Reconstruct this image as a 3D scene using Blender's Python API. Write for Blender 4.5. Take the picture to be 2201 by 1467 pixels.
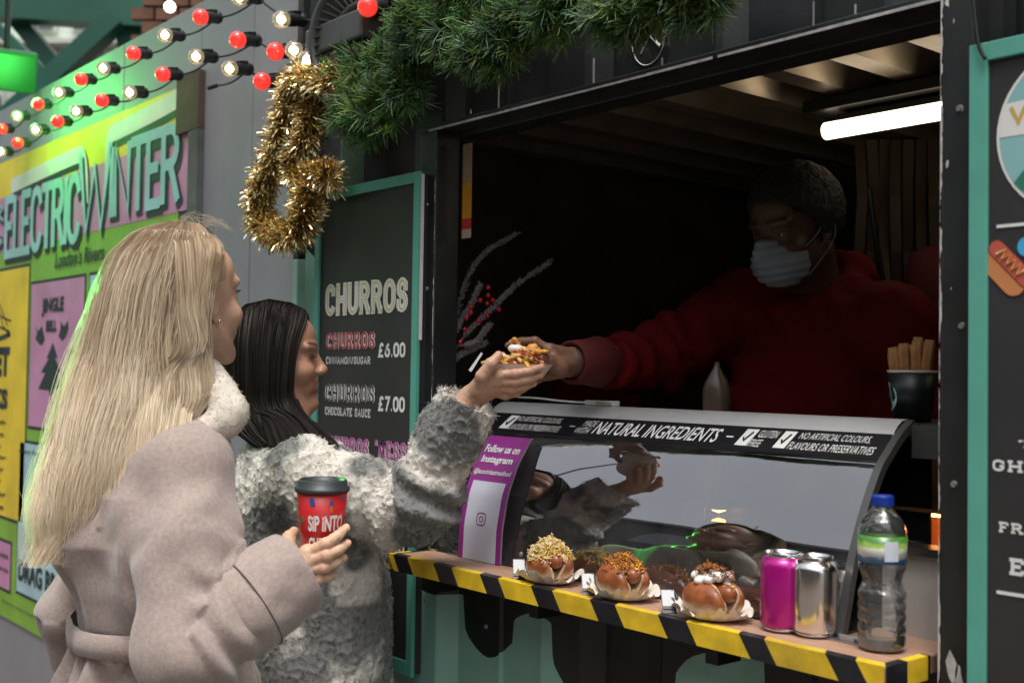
import bpy, math, random
import numpy as np
from mathutils import Vector, Matrix
try:
    import openvdb
except ImportError:
    import pyopenvdb as openvdb
random.seed(7); RNG = np.random.default_rng(7)
for o in list(bpy.data.objects): bpy.data.objects.remove(o)
scene = bpy.context.scene
COL = scene.collection
R = math.radians

# ------------------------------------------------------------------ camera
FPX, CX, CY, CAMH = 2500.0, 1100.5, 733.5, 1.42
th = R(39.8); pitch = math.atan((803-733.5)/FPX); roll = 0.015
_f0 = np.array([-math.cos(th), math.sin(th), 0.]); _r0 = np.array([math.sin(th), math.cos(th), 0.]); _u0 = np.array([0, 0, 1.])
FW = _f0*math.cos(pitch)+_u0*math.sin(pitch); _up = _u0*math.cos(pitch)-_f0*math.sin(pitch)
RT = _r0*math.cos(roll)+_up*math.sin(roll); UP = _up*math.cos(roll)-_r0*math.sin(roll)
CAM = np.array([0, 0, CAMH])
def ray(x, y): return FW+RT*(x-CX)/FPX-UP*(y-CY)/FPX
def P(x, y, Z): return CAM+ray(x, y)*Z                 # a point at a given distance
def W(x, y, Y=1.455):                                  # a point on the plane y = Y
    d = ray(x, y); return CAM+d*(Y/d[1])
def G(x, y, z):                                        # a point on the plane z = const
    d = ray(x, y); return CAM+d*((z-CAMH)/d[2])
cd = bpy.data.cameras.new('camera'); cam = bpy.data.objects.new('camera', cd); COL.objects.link(cam)
cam.matrix_world = Matrix(((RT[0], UP[0], -FW[0], 0), (RT[1], UP[1], -FW[1], 0), (RT[2], UP[2], -FW[2], CAMH), (0, 0, 0, 1)))
cd.sensor_width = 36; cd.lens = 36*FPX/2201; cd.clip_start = .05; cd.clip_end = 500
cd.dof.use_dof = True; cd.dof.focus_distance = 2.15; cd.dof.aperture_fstop = 4.5
scene.camera = cam

# ------------------------------------------------------------------ light
world = bpy.data.worlds.new('World'); scene.world = world; world.use_nodes = True
nt = world.node_tree; nt.nodes.clear()
sky = nt.nodes.new('ShaderNodeTexSky'); sky.sky_type = 'NISHITA'; sky.sun_disc = False
SUN_EL, SUN_AZ = R(70), R(135)
sky.sun_elevation = SUN_EL; sky.sun_rotation = SUN_AZ; sky.air_density = 1.0; sky.dust_density = 4.0; sky.ozone_density = 1.0
hs = nt.nodes.new('ShaderNodeHueSaturation'); hs.inputs['Saturation'].default_value = .28
bg = nt.nodes.new('ShaderNodeBackground'); bg.inputs['Strength'].default_value = .14
wo = nt.nodes.new('ShaderNodeOutputWorld')
nt.links.new(sky.outputs[0], hs.inputs['Color']); nt.links.new(hs.outputs[0], bg.inputs[0]); nt.links.new(bg.outputs[0], wo.inputs[0])
sd = bpy.data.lights.new('sun', 'SUN'); sd.energy = 1.35; sd.angle = R(20); sd.color = (1, .95, .88)
sun = bpy.data.objects.new('sun', sd); COL.objects.link(sun)
sdir = Vector((math.sin(SUN_AZ)*math.cos(SUN_EL), math.cos(SUN_AZ)*math.cos(SUN_EL), math.sin(SUN_EL)))
sun.rotation_euler = sdir.to_track_quat('Z', 'Y').to_euler()
scene.view_settings.view_transform = 'Standard'; scene.view_settings.look = 'None'
scene.view_settings.gamma = 1; scene.view_settings.exposure = .72; scene.view_settings.use_curve_mapping = False
scene.cycles.max_bounces = 8; scene.cycles.transparent_max_bounces = 24
scene.cycles.use_denoising = True
scene.cycles.sample_clamp_indirect = 4

# ------------------------------------------------------------------ materials
MATS = {}
def mat(name, col=(.5, .5, .5), rough=.6, metal=0., var=.12, vscale=12., bump=.0, bscale=60., spec=None, emit=None, estr=0.,
        attr=False, trans=0., sss=0., coat=0., sheen=0., dirt=0., stretch=None, rvar=0.):
    if name in MATS: return MATS[name]
    m = bpy.data.materials.new(name); m.use_nodes = True; n = m.node_tree.nodes; L = m.node_tree.links
    b = n['Principled BSDF']; b.inputs['Roughness'].default_value = rough; b.inputs['Metallic'].default_value = metal
    if spec is not None: b.inputs['Specular IOR Level'].default_value = spec
    if sheen: b.inputs['Sheen Weight'].default_value = sheen; b.inputs['Sheen Roughness'].default_value = .5
    if coat: b.inputs['Coat Weight'].default_value = coat; b.inputs['Coat Roughness'].default_value = .15
    tc = n.new('ShaderNodeTexCoord'); src = tc.outputs['Object']
    if stretch:
        mp = n.new('ShaderNodeMapping'); mp.inputs['Scale'].default_value = stretch; L.new(src, mp.inputs[0]); src = mp.outputs[0]
    base = None
    if attr:
        a = n.new('ShaderNodeAttribute'); a.attribute_name = 'Col'; base = a.outputs['Color']
    else:
        rgb = n.new('ShaderNodeRGB'); rgb.outputs[0].default_value = (*col, 1); base = rgb.outputs[0]
    if var:
        nz = n.new('ShaderNodeTexNoise'); nz.inputs['Scale'].default_value = vscale; nz.inputs['Detail'].default_value = 6; L.new(src, nz.inputs['Vector'])
        mr = n.new('ShaderNodeMapRange'); mr.inputs[1].default_value = .3; mr.inputs[2].default_value = .7
        mr.inputs[3].default_value = 1-var; mr.inputs[4].default_value = 1+var; L.new(nz.outputs[0], mr.inputs[0])
        mx = n.new('ShaderNodeMix'); mx.data_type = 'RGBA'; mx.blend_type = 'MULTIPLY'; mx.inputs[0].default_value = 1
        L.new(base, mx.inputs[6]); L.new(mr.outputs[0], mx.inputs[7]); base = mx.outputs[2]
        if rvar:
            m2 = n.new('ShaderNodeMapRange'); m2.inputs[3].default_value = rough-rvar; m2.inputs[4].default_value = rough+rvar
            L.new(nz.outputs[0], m2.inputs[0]); L.new(m2.outputs[0], b.inputs['Roughness'])
    if dirt:
        n3 = n.new('ShaderNodeTexNoise'); n3.inputs['Scale'].default_value = 3.5; n3.inputs['Detail'].default_value = 9; n3.inputs['Roughness'].default_value = .7
        L.new(src, n3.inputs['Vector'])
        r3 = n.new('ShaderNodeMapRange'); r3.inputs[1].default_value = .52; r3.inputs[2].default_value = .72; r3.inputs[4].default_value = dirt
        L.new(n3.outputs[0], r3.inputs[0])
        m3 = n.new('ShaderNodeMix'); m3.data_type = 'RGBA'; L.new(r3.outputs[0], m3.inputs[0]); L.new(base, m3.inputs[6]); m3.inputs[7].default_value = (.09, .075, .06, 1)
        base = m3.outputs[2]
    L.new(base, b.inputs['Base Color'])
    if sss:
        b.inputs['Subsurface Weight'].default_value = sss; b.inputs['Subsurface Radius'].default_value = (1, .35, .2); b.inputs['Subsurface Scale'].default_value = .008
    if trans: b.inputs['Transmission Weight'].default_value = trans
    if emit: b.inputs['Emission Color'].default_value = (*emit, 1); b.inputs['Emission Strength'].default_value = estr
    if bump:
        n2 = n.new('ShaderNodeTexNoise'); n2.inputs['Scale'].default_value = bscale; n2.inputs['Detail'].default_value = 8; L.new(src, n2.inputs['Vector'])
        bp = n.new('ShaderNodeBump'); bp.inputs['Strength'].default_value = 1; bp.inputs['Distance'].default_value = bump
        L.new(n2.outputs[0], bp.inputs['Height']); L.new(bp.outputs[0], b.inputs['Normal'])
    MATS[name] = m; return m

def glass_mat(name, tint=(.9, .92, .92), rough=.02, ior=1.5, k=1.7, dirt=.04, bump=0., bscale=8.):
    """a thin pane: sees through, reflects by Fresnel from both faces, a little dust and pale haze"""
    if name in MATS: return MATS[name]
    m = bpy.data.materials.new(name); m.use_nodes = True; n = m.node_tree.nodes; L = m.node_tree.links; n.clear()
    out = n.new('ShaderNodeOutputMaterial'); tr = n.new('ShaderNodeBsdfTransparent'); tr.inputs[0].default_value = (*tint, 1)
    gl = n.new('ShaderNodeBsdfGlossy'); gl.inputs['Roughness'].default_value = rough
    fr = n.new('ShaderNodeFresnel'); fr.inputs[0].default_value = ior
    mu = n.new('ShaderNodeMath'); mu.operation = 'MULTIPLY'; mu.inputs[1].default_value = k; mu.use_clamp = True
    mix = n.new('ShaderNodeMixShader'); L.new(fr.outputs[0], mu.inputs[0]); L.new(mu.outputs[0], mix.inputs[0]); L.new(tr.outputs[0], mix.inputs[1]); L.new(gl.outputs[0], mix.inputs[2])
    df = n.new('ShaderNodeBsdfDiffuse'); df.inputs[0].default_value = (.6, .6, .6, 1)
    tc = n.new('ShaderNodeTexCoord'); nz = n.new('ShaderNodeTexNoise'); nz.inputs['Scale'].default_value = 9; nz.inputs['Detail'].default_value = 8; L.new(tc.outputs['Object'], nz.inputs['Vector'])
    mr = n.new('ShaderNodeMapRange'); mr.inputs[1].default_value = .45; mr.inputs[2].default_value = .8; mr.inputs[4].default_value = dirt*3; mr.inputs[3].default_value = dirt*.3; L.new(nz.outputs[0], mr.inputs[0])
    m2 = n.new('ShaderNodeMixShader'); L.new(mr.outputs[0], m2.inputs[0]); L.new(mix.outputs[0], m2.inputs[1]); L.new(df.outputs[0], m2.inputs[2])
    if bump:
        n2 = n.new('ShaderNodeTexNoise'); n2.inputs['Scale'].default_value = bscale; L.new(tc.outputs['Object'], n2.inputs['Vector'])
        bp = n.new('ShaderNodeBump'); bp.inputs['Distance'].default_value = bump; L.new(n2.outputs[0], bp.inputs['Height']); L.new(bp.outputs[0], gl.inputs['Normal']); L.new(bp.outputs[0], fr.inputs['Normal'])
    L.new(m2.outputs[0], out.inputs[0]); MATS[name] = m; return m

# ------------------------------------------------------------------ object helpers
def tag(o, label=None, cat=None, group=None, kind=None):
    if label: o['label'] = label
    if cat: o['category'] = cat
    if group: o['group'] = group
    if kind: o['kind'] = kind
    return o
def empty(name, loc, label, cat, group=None):
    o = bpy.data.objects.new(name, None); COL.objects.link(o); o.location = Vector(loc); o.empty_display_size = .05
    return tag(o, label, cat, group)
def mk(name, verts, faces, m, parent=None, smooth=False, col=None, mats=None, fmat=None):
    """one mesh object from world-space vertices; faces is a list, or an (n,k) array"""
    me = bpy.data.meshes.new(name)
    v = np.asarray(verts, float)
    if parent is not None:
        off = WORLDPOS(parent); v = v-off
    if isinstance(faces, np.ndarray):
        nf, k = faces.shape
        me.vertices.add(len(v)); me.vertices.foreach_set('co', v.astype(np.float32).ravel())
        me.loops.add(nf*k); me.loops.foreach_set('vertex_index', faces.astype(np.int32).ravel())
        me.polygons.add(nf); me.polygons.foreach_set('loop_start', np.arange(nf, dtype=np.int32)*k)
        me.update(calc_edges=True)
    else:
        me.from_pydata([tuple(x) for x in v], [], [tuple(int(i) for i in f) for f in faces]); me.update()
    if col is not None:
        a = me.color_attributes.new('Col', 'FLOAT_COLOR', 'POINT')
        c = np.ones((len(v), 4), np.float32); c[:, :3] = col; a.data.foreach_set('color', c.ravel())
    for mm in (mats or [m]): me.materials.append(mm)
    if fmat is not None: me.polygons.foreach_set('material_index', np.asarray(fmat, dtype=np.int32))
    if smooth: me.polygons.foreach_set('use_smooth', np.ones(len(me.polygons), bool))
    o = bpy.data.objects.new(name, me); COL.objects.link(o)
    if parent is not None: o.parent = parent
    return o
def WORLDPOS(o):
    p = np.zeros(3)
    while o is not None: p = p+np.array(o.location); o = o.parent
    return p
class MB:
    def __init__(s): s.v = []; s.f = []; s.m = []
    def add(s, v, f, mi=0):
        k = len(s.v); s.v += [tuple(x) for x in np.asarray(v, float)]; s.f += [tuple(int(i)+k for i in q) for q in f]; s.m += [mi]*len(f); return s
    def box(s, c, size, mi=0, rot=None):
        c = np.array(c, float); h = np.array(size, float)/2
        v = np.array([(x, y, z) for x in (-1, 1) for y in (-1, 1) for z in (-1, 1)])*h
        if rot is not None: v = v@np.array(rot, float)
        return s.add(v+c, [(0, 1, 3, 2), (4, 6, 7, 5), (0, 4, 5, 1), (2, 3, 7, 6), (0, 2, 6, 4), (1, 5, 7, 3)], mi)
    def bx(s, x0, x1, y0, y1, z0, z1, mi=0): return s.box(((x0+x1)/2, (y0+y1)/2, (z0+z1)/2), (abs(x1-x0), abs(y1-y0), abs(z1-z0)), mi)
    def tube(s, pts, r, n=8, mi=0, cap=True):
        v, f = tube_vf(pts, r, n, cap); return s.add(v, f, mi)
    def lathe(s, prof, n=32, c=(0, 0, 0), axis=(0, 0, 1), mi=0, wob=None):
        v, f = lathe_vf(prof, n, c, axis); return s.add(v, f, mi)
    def obj(s, name, m, parent=None, smooth=False, mats=None, bevel=0.):
        o = mk(name, s.v, s.f, m, parent, smooth, mats=mats, fmat=s.m if mats else None)
        if bevel:
            b = o.modifiers.new('bevel', 'BEVEL'); b.width = bevel; b.segments = 2; b.limit_method = 'ANGLE'; b.angle_limit = R(40)
        return o
def basis(t):
    t = np.asarray(t, float); t = t/np.linalg.norm(t)
    a = np.array([0, 0, 1.]) if abs(t[2]) < .9 else np.array([1., 0, 0])
    u = np.cross(a, t); u /= np.linalg.norm(u); return u, np.cross(t, u), t
def tube_vf(pts, r, n=8, cap=True):
    pts = np.asarray(pts, float); S = len(pts); r = np.broadcast_to(np.asarray(r, float), (S,))
    t = np.gradient(pts, axis=0); t /= np.linalg.norm(t, axis=1)[:, None]+1e-12
    u, w, _ = basis(t[0]); V = []
    for i in range(S):
        u = u-t[i]*(u@t[i]); u /= np.linalg.norm(u)+1e-12; w = np.cross(t[i], u)
        a = np.arange(n)*2*math.pi/n
        V.append(pts[i]+r[i]*(np.cos(a)[:, None]*u+np.sin(a)[:, None]*w))
    V = np.concatenate(V); F = []
    for i in range(S-1):
        for j in range(n):
            F.append((i*n+j, i*n+(j+1) % n, (i+1)*n+(j+1) % n, (i+1)*n+j))
    if cap: F.append(tuple(range(n))[::-1]); F.append(tuple((S-1)*n+j for j in range(n)))
    return V, F
def lathe_vf(prof, n, c=(0, 0, 0), axis=(0, 0, 1)):
    u, w, t = basis(axis); c = np.asarray(c, float); V = []; F = []
    a = np.arange(n)*2*math.pi/n; ring = np.cos(a)[:, None]*u+np.sin(a)[:, None]*w
    for r, h in prof: V.append(c+ring*r+t*h)
    V = np.concatenate(V)
    for i in range(len(prof)-1):
        for j in range(n): F.append((i*n+j, i*n+(j+1) % n, (i+1)*n+(j+1) % n, (i+1)*n+j))
    if prof[0][0] > 1e-5: F.append(tuple(range(n))[::-1])
    if prof[-1][0] > 1e-5: F.append(tuple((len(prof)-1)*n+j for j in range(n)))
    return V, F
def smooth_path(pts, n=40):
    """Catmull-Rom through the points"""
    p = np.asarray(pts, float); p = np.vstack([2*p[0]-p[1], p, 2*p[-1]-p[-2]]); m = len(p)-3
    out = []
    for s in np.linspace(0, m-1e-9, n):
        i = int(s); t = s-i; a, b, c, d = p[i:i+4]
        out.append(.5*((2*b)+(-a+c)*t+(2*a-5*b+4*c-d)*t*t+(-a+3*b-3*c+d)*t**3))
    return np.array(out)
def strands(paths, rad, name, m, parent=None, col=None, sides=3, flat=1.0):
    """many thin strands (N,S,3) as one mesh, a triangular or flat section"""
    Pp = np.asarray(paths, float); N, S, _ = Pp.shape
    t = np.gradient(Pp, axis=1); t /= np.linalg.norm(t, axis=2)[..., None]+1e-12
    rv = RNG.normal(size=(N, 1, 3)); u = np.cross(t, rv); u /= np.linalg.norm(u, axis=2)[..., None]+1e-9; w = np.cross(t, u)
    rad = np.broadcast_to(np.asarray(rad, float), (N, S))
    rings = []
    for k in range(sides):
        a = 2*math.pi*k/sides
        rings.append(Pp+(math.cos(a)*u+math.sin(a)*w*flat)*rad[..., None])
    V = np.stack(rings, 2)                      # N,S,k,3
    idx = np.arange(N*S*sides).reshape(N, S, sides); F = []
    if sides == 2:
        F = np.stack([idx[:, :-1, 0], idx[:, :-1, 1], idx[:, 1:, 1], idx[:, 1:, 0]], -1).reshape(-1, 4)
    else:
        F = np.concatenate([np.stack([idx[:, :-1, k], idx[:, :-1, (k+1) % sides], idx[:, 1:, (k+1) % sides], idx[:, 1:, k]], -1).reshape(-1, 4) for k in range(sides)])
    c = None
    if col is not None:
        cc = np.asarray(col, float)
        if cc.ndim == 1: cc = cc[None, :]
        if cc.ndim == 2: cc = cc[:, None, :]
        c = np.broadcast_to(cc[:, :, None, :], (N, S, sides, 3)).reshape(-1, 3)
    return mk(name, V.reshape(-1, 3), F, m, parent, True, col=c)

# ------------------------------------------------------------------ sculpting: smooth unions on a grid
class Vol:
    def __init__(s, lo, hi, h):
        s.h = h; s.lo = np.asarray(lo, float); s.n = np.ceil((np.asarray(hi)-s.lo)/h).astype(int)+1
        s.d = np.full(s.n, .05, np.float32)
        s.ax = [(s.lo[i]+np.arange(s.n[i])*h).astype(np.float32) for i in range(3)]
    def _sub(s, a, b):
        i0 = np.clip(np.floor((a-s.lo)/s.h).astype(int), 0, s.n); i1 = np.clip(np.ceil((b-s.lo)/s.h).astype(int)+1, 0, s.n)
        sl = tuple(slice(i0[i], i1[i]) for i in range(3))
        return sl, s.ax[0][sl[0]][:, None, None], s.ax[1][sl[1]][None, :, None], s.ax[2][sl[2]][None, None, :]
    def _mix(s, sl, d, k, op):
        A = s.d[sl]
        if op == 'sub':
            d = -d; k = max(k, 1e-4); hh = np.clip(.5+.5*(A-d)/k, 0, 1); s.d[sl] = d*(1-hh)+A*hh+k*hh*(1-hh); return
        k = max(k, 1e-4); hh = np.clip(.5+.5*(A-d)/k, 0, 1); s.d[sl] = A*(1-hh)+d*hh-k*hh*(1-hh)
    def cap(s, a, b, ra, rb=None, k=.01, op='add'):
        rb = ra if rb is None else rb; a = np.asarray(a, float); b = np.asarray(b, float); m = max(ra, rb)+k+4*s.h
        sl, X, Y, Z = s._sub(np.minimum(a, b)-m, np.maximum(a, b)+m)
        ba = b-a; L = ba@ba+1e-12; px, py, pz = X-a[0], Y-a[1], Z-a[2]
        t = np.clip((px*ba[0]+py*ba[1]+pz*ba[2])/L, 0, 1)
        d = np.sqrt((px-t*ba[0])**2+(py-t*ba[1])**2+(pz-t*ba[2])**2)-(ra+(rb-ra)*t)
        s._mix(sl, d.astype(np.float32), k, op); return s
    def ell(s, c, r, M=None, k=.01, op='add'):
        c = np.asarray(c, float); r = np.asarray(r, float); M = np.eye(3) if M is None else np.asarray(M)   # rows = local axes
        m = r.max()+k+4*s.h; sl, X, Y, Z = s._sub(c-m, c+m)
        px, py, pz = X-c[0], Y-c[1], Z-c[2]
        q = [(px*M[i][0]+py*M[i][1]+pz*M[i][2]) for i in range(3)]
        k0 = np.sqrt(sum((q[i]/r[i])**2 for i in range(3))); k1 = np.sqrt(sum((q[i]/r[i]**2)**2 for i in range(3)))+1e-9
        s._mix(sl, (k0*(k0-1)/k1).astype(np.float32), k, op); return s
    def loft(s, secs, ang=0., k=.01, op='add'):
        """stacked elliptical sections (z, cx, cy, a, b), a along direction ang"""
        S = np.array(sorted(secs), float); m = S[:, 3:5].max()+k+4*s.h
        lo = np.array([S[:, 1].min()-m, S[:, 2].min()-m, S[0, 0]-k-3*s.h]); hi = np.array([S[:, 1].max()+m, S[:, 2].max()+m, S[-1, 0]+k+3*s.h])
        sl, X, Y, Z = s._sub(lo, hi); z = Z.ravel()
        f = [np.interp(z, S[:, 0], S[:, i])[None, None, :] for i in range(1, 5)]
        ca, sa = math.cos(ang), math.sin(ang); px, py = X-f[0], Y-f[1]; u = px*ca+py*sa; v = -px*sa+py*ca
        q = np.sqrt((u/f[2])**2+(v/f[3])**2); d = (q-1)*np.minimum(f[2], f[3])
        d = np.maximum(d, np.maximum(S[0, 0]-Z, Z-S[-1, 0])); s._mix(sl, d.astype(np.float32), k, op); return s
    def mesh(s):
        w = 3*s.h; a = np.ascontiguousarray(np.clip(s.d, -w, w).astype(np.float32))
        g = openvdb.FloatGrid(w); g.copyFromArray(a)
        pts, quads = g.convertToQuads(0.0)
        return np.asarray(pts, float)*s.h+s.lo, np.asarray(quads)[:, ::-1].astype(np.int64)
def vnormals(v, q):
    n = np.zeros_like(v); a = v[q[:, 2]]-v[q[:, 0]]; b = v[q[:, 3]]-v[q[:, 1]]; fn = np.cross(a, b)
    for k in range(4): np.add.at(n, q[:, k], fn)
    return n/(np.linalg.norm(n, axis=1)[:, None]+1e-12)
def frame(f, up=(0, 0, 1), pitch=0., rollr=0.):
    """rows: forward, left, up"""
    f = np.asarray(f, float); f /= np.linalg.norm(f); l = np.cross(up, f); l /= np.linalg.norm(l); u = np.cross(f, l)
    f2 = f*math.cos(pitch)+u*math.sin(pitch); u2 = u*math.cos(pitch)-f*math.sin(pitch)
    l2 = l*math.cos(rollr)+u2*math.sin(rollr); u3 = np.cross(f2, l2); return np.array([f2, l2, u3])
def hash3(i, j, k, s):
    h = (i*73856093 ^ j*19349663 ^ k*83492791 ^ (s*2654435761)) & 0x7fffffff
    h = (h*1103515245+12345) & 0x7fffffff; h = ((h >> 13) ^ h)*1274126177 & 0x7fffffff
    return ((h >> 8) & 0xffff)/65535.
def worley(p, scale):
    q = p/scale; b = np.floor(q).astype(np.int64); f1 = np.full(len(p), 9.); f2 = np.full(len(p), 9.); idv = np.zeros(len(p)); cen = np.zeros((len(p), 3))
    for dx in (-1, 0, 1):
        for dy in (-1, 0, 1):
            for dz in (-1, 0, 1):
                i, j, k = b[:, 0]+dx, b[:, 1]+dy, b[:, 2]+dz
                c = np.stack([i+hash3(i, j, k, 1), j+hash3(i, j, k, 2), k+hash3(i, j, k, 3)], 1)
                d = np.linalg.norm(q-c, axis=1); near = d < f1
                f2 = np.where(near, f1, np.minimum(f2, d)); cen = np.where(near[:, None], c, cen); idv = np.where(near, hash3(i, j, k, 5), idv); f1 = np.where(near, d, f1)
    return f1, f2, idv, (cen-q)*scale
def vnoise(p, scale, seed=0):
    q = p/scale; b = np.floor(q).astype(np.int64); f = q-b; f = f*f*(3-2*f); r = 0
    for dx in (0, 1):
        for dy in (0, 1):
            for dz in (0, 1):
                w = (f[:, 0] if dx else 1-f[:, 0])*(f[:, 1] if dy else 1-f[:, 1])*(f[:, 2] if dz else 1-f[:, 2])
                r = r+w*hash3(b[:, 0]+dx, b[:, 1]+dy, b[:, 2]+dz, 11+seed)
    return r
def segparam(p, path):
    """nearest point on a polyline: (distance along it, offset vector)"""
    path = np.asarray(path, float); best = np.full(len(p), 1e9); sp = np.zeros(len(p)); off = np.zeros_like(p); acc = 0.
    for a, b in zip(path[:-1], path[1:]):
        ba = b-a; L = np.linalg.norm(ba); t = np.clip(((p-a)@ba)/(L*L), 0, 1); o = p-a-t[:, None]*ba; d = np.linalg.norm(o, axis=1)
        m = d < best; best = np.where(m, d, best); sp = np.where(m, acc+t*L, sp); off = np.where(m[:, None], o, off); acc += L
    return sp, off, best

# ------------------------------------------------------------------ lettering
def arc(cx, cy, rx, ry, a0, a1, n=9):
    return [(cx+rx*math.cos(R(a)), cy+ry*math.sin(R(a))) for a in np.linspace(a0, a1, n)]
def _g():
    g = {}
    g['A'] = (.72, [[(0, 0), (.36, 1), (.72, 0)], [(.13, .33), (.59, .33)]])
    g['B'] = (.6, [[(0, 0), (0, 1)], [(0, 1)]+arc(.33, .76, .25, .24, 90, -90)+[(0, .52)], [(.3, .52)]+arc(.35, .26, .27, .26, 90, -90)+[(0, 0)]])
    g['C'] = (.62, [arc(.33, .7, .31, .3, 15, 180, 8)+arc(.33, .3, .31, .3, 180, 345, 8)])
    g['D'] = (.64, [[(0, 0), (0, 1)], [(0, 1), (.25, 1)]+arc(.28, .65, .36, .35, 80, 0, 6)+arc(.28, .35, .36, .35, 0, -80, 6)+[(.25, 0), (0, 0)]])
    g['E'] = (.52, [[(.52, 1), (0, 1), (0, 0), (.52, 0)], [(0, .52), (.4, .52)]])
    g['F'] = (.5, [[(.5, 1), (0, 1), (0, 0)], [(0, .5), (.38, .5)]])
    g['G'] = (.66, [arc(.33, .7, .31, .3, 20, 180, 8)+arc(.33, .3, .31, .3, 180, 350, 8)+[(.64, .42), (.4, .42)]])
    g['H'] = (.64, [[(0, 0), (0, 1)], [(.64, 0), (.64, 1)], [(0, .5), (.64, .5)]])
    g['I'] = (.06, [[(.03, 0), (.03, 1)]])
    g['J'] = (.45, [[(.45, 1), (.45, .28)]+arc(.22, .26, .22, .26, -5, -160, 7)])
    g['K'] = (.62, [[(0, 0), (0, 1)], [(.58, 1), (.02, .42)], [(.2, .6), (.62, 0)]])
    g['L'] = (.48, [[(0, 1), (0, 0), (.48, 0)]])
    g['M'] = (.82, [[(0, 0), (0, 1), (.41, .25), (.82, 1), (.82, 0)]])
    g['N'] = (.66, [[(0, 0), (0, 1), (.66, 0), (.66, 1)]])
    g['O'] = (.66, [arc(.33, .68, .33, .32, 0, 180, 9)+arc(.33, .32, .33, .32, 180, 360, 9)+[(.66, .68)]])
    g['P'] = (.56, [[(0, 0), (0, 1)], [(0, 1)]+arc(.3, .74, .27, .26, 90, -90)+[(0, .48)]])
    g['R'] = (.62, [[(0, 0), (0, 1)], [(0, 1)]+arc(.3, .75, .27, .25, 90, -90)+[(0, .5)], [(.3, .5), (.62, 0)]])
    g['S'] = (.56, [arc(.28, .75, .27, .25, 20, 270, 10)+arc(.28, .25, .28, .25, 90, -160, 10)])
    g['T'] = (.6, [[(0, 1), (.6, 1)], [(.3, 1), (.3, 0)]])
    g['U'] = (.62, [[(0, 1), (0, .3)]+arc(.31, .3, .31, .3, 190, 350, 9)+[(.62, .3), (.62, 1)]])
    g['V'] = (.66, [[(0, 1), (.33, 0), (.66, 1)]])
    g['W'] = (.95, [[(0, 1), (.24, 0), (.475, .8), (.71, 0), (.95, 1)]])
    g['Y'] = (.62, [[(0, 1), (.31, .48), (.31, 0)], [(.62, 1), (.31, .48)]])
    g['0'] = (.5, g['O'][1]); g['0'] = (.5, [[(x*.76, y) for x, y in g['O'][1][0]]])
    g['5'] = (.52, [[(.48, 1), (.06, 1), (.04, .56), (.25, .62)]+arc(.25, .31, .27, .31, 80, -150, 9)])
    g['6'] = (.54, [[(.45, 1), (.18, .75), (.03, .4)]+arc(.27, .3, .25, .3, 160, 520, 14)])
    g['7'] = (.5, [[(0, 1), (.5, 1), (.16, 0)]])
    g['8'] = (.54, [arc(.27, .76, .22, .24, -90, 270, 13), arc(.27, .27, .27, .27, -90, 270, 13)])
    g['9'] = (.54, [[(.1, 0), (.36, .25), (.51, .6)]+arc(.27, .7, .25, .3, -20, 340, 14)])
    g['£'] = (.54, [arc(.34, .74, .18, .26, 20, 180, 8)+[(.16, .4), (.02, .0), (.54, 0)], [(0, .44), (.4, .44)]])
    g['.'] = (.08, [[(.0, .03), (.08, .03)]]); g[' '] = (.3, [])
    g["'"] = (.08, [[(.06, 1), (.02, .78)]]); g['/'] = (.4, [[(0, -.05), (.4, 1.05)]])
    return g
GL = _g()
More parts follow.
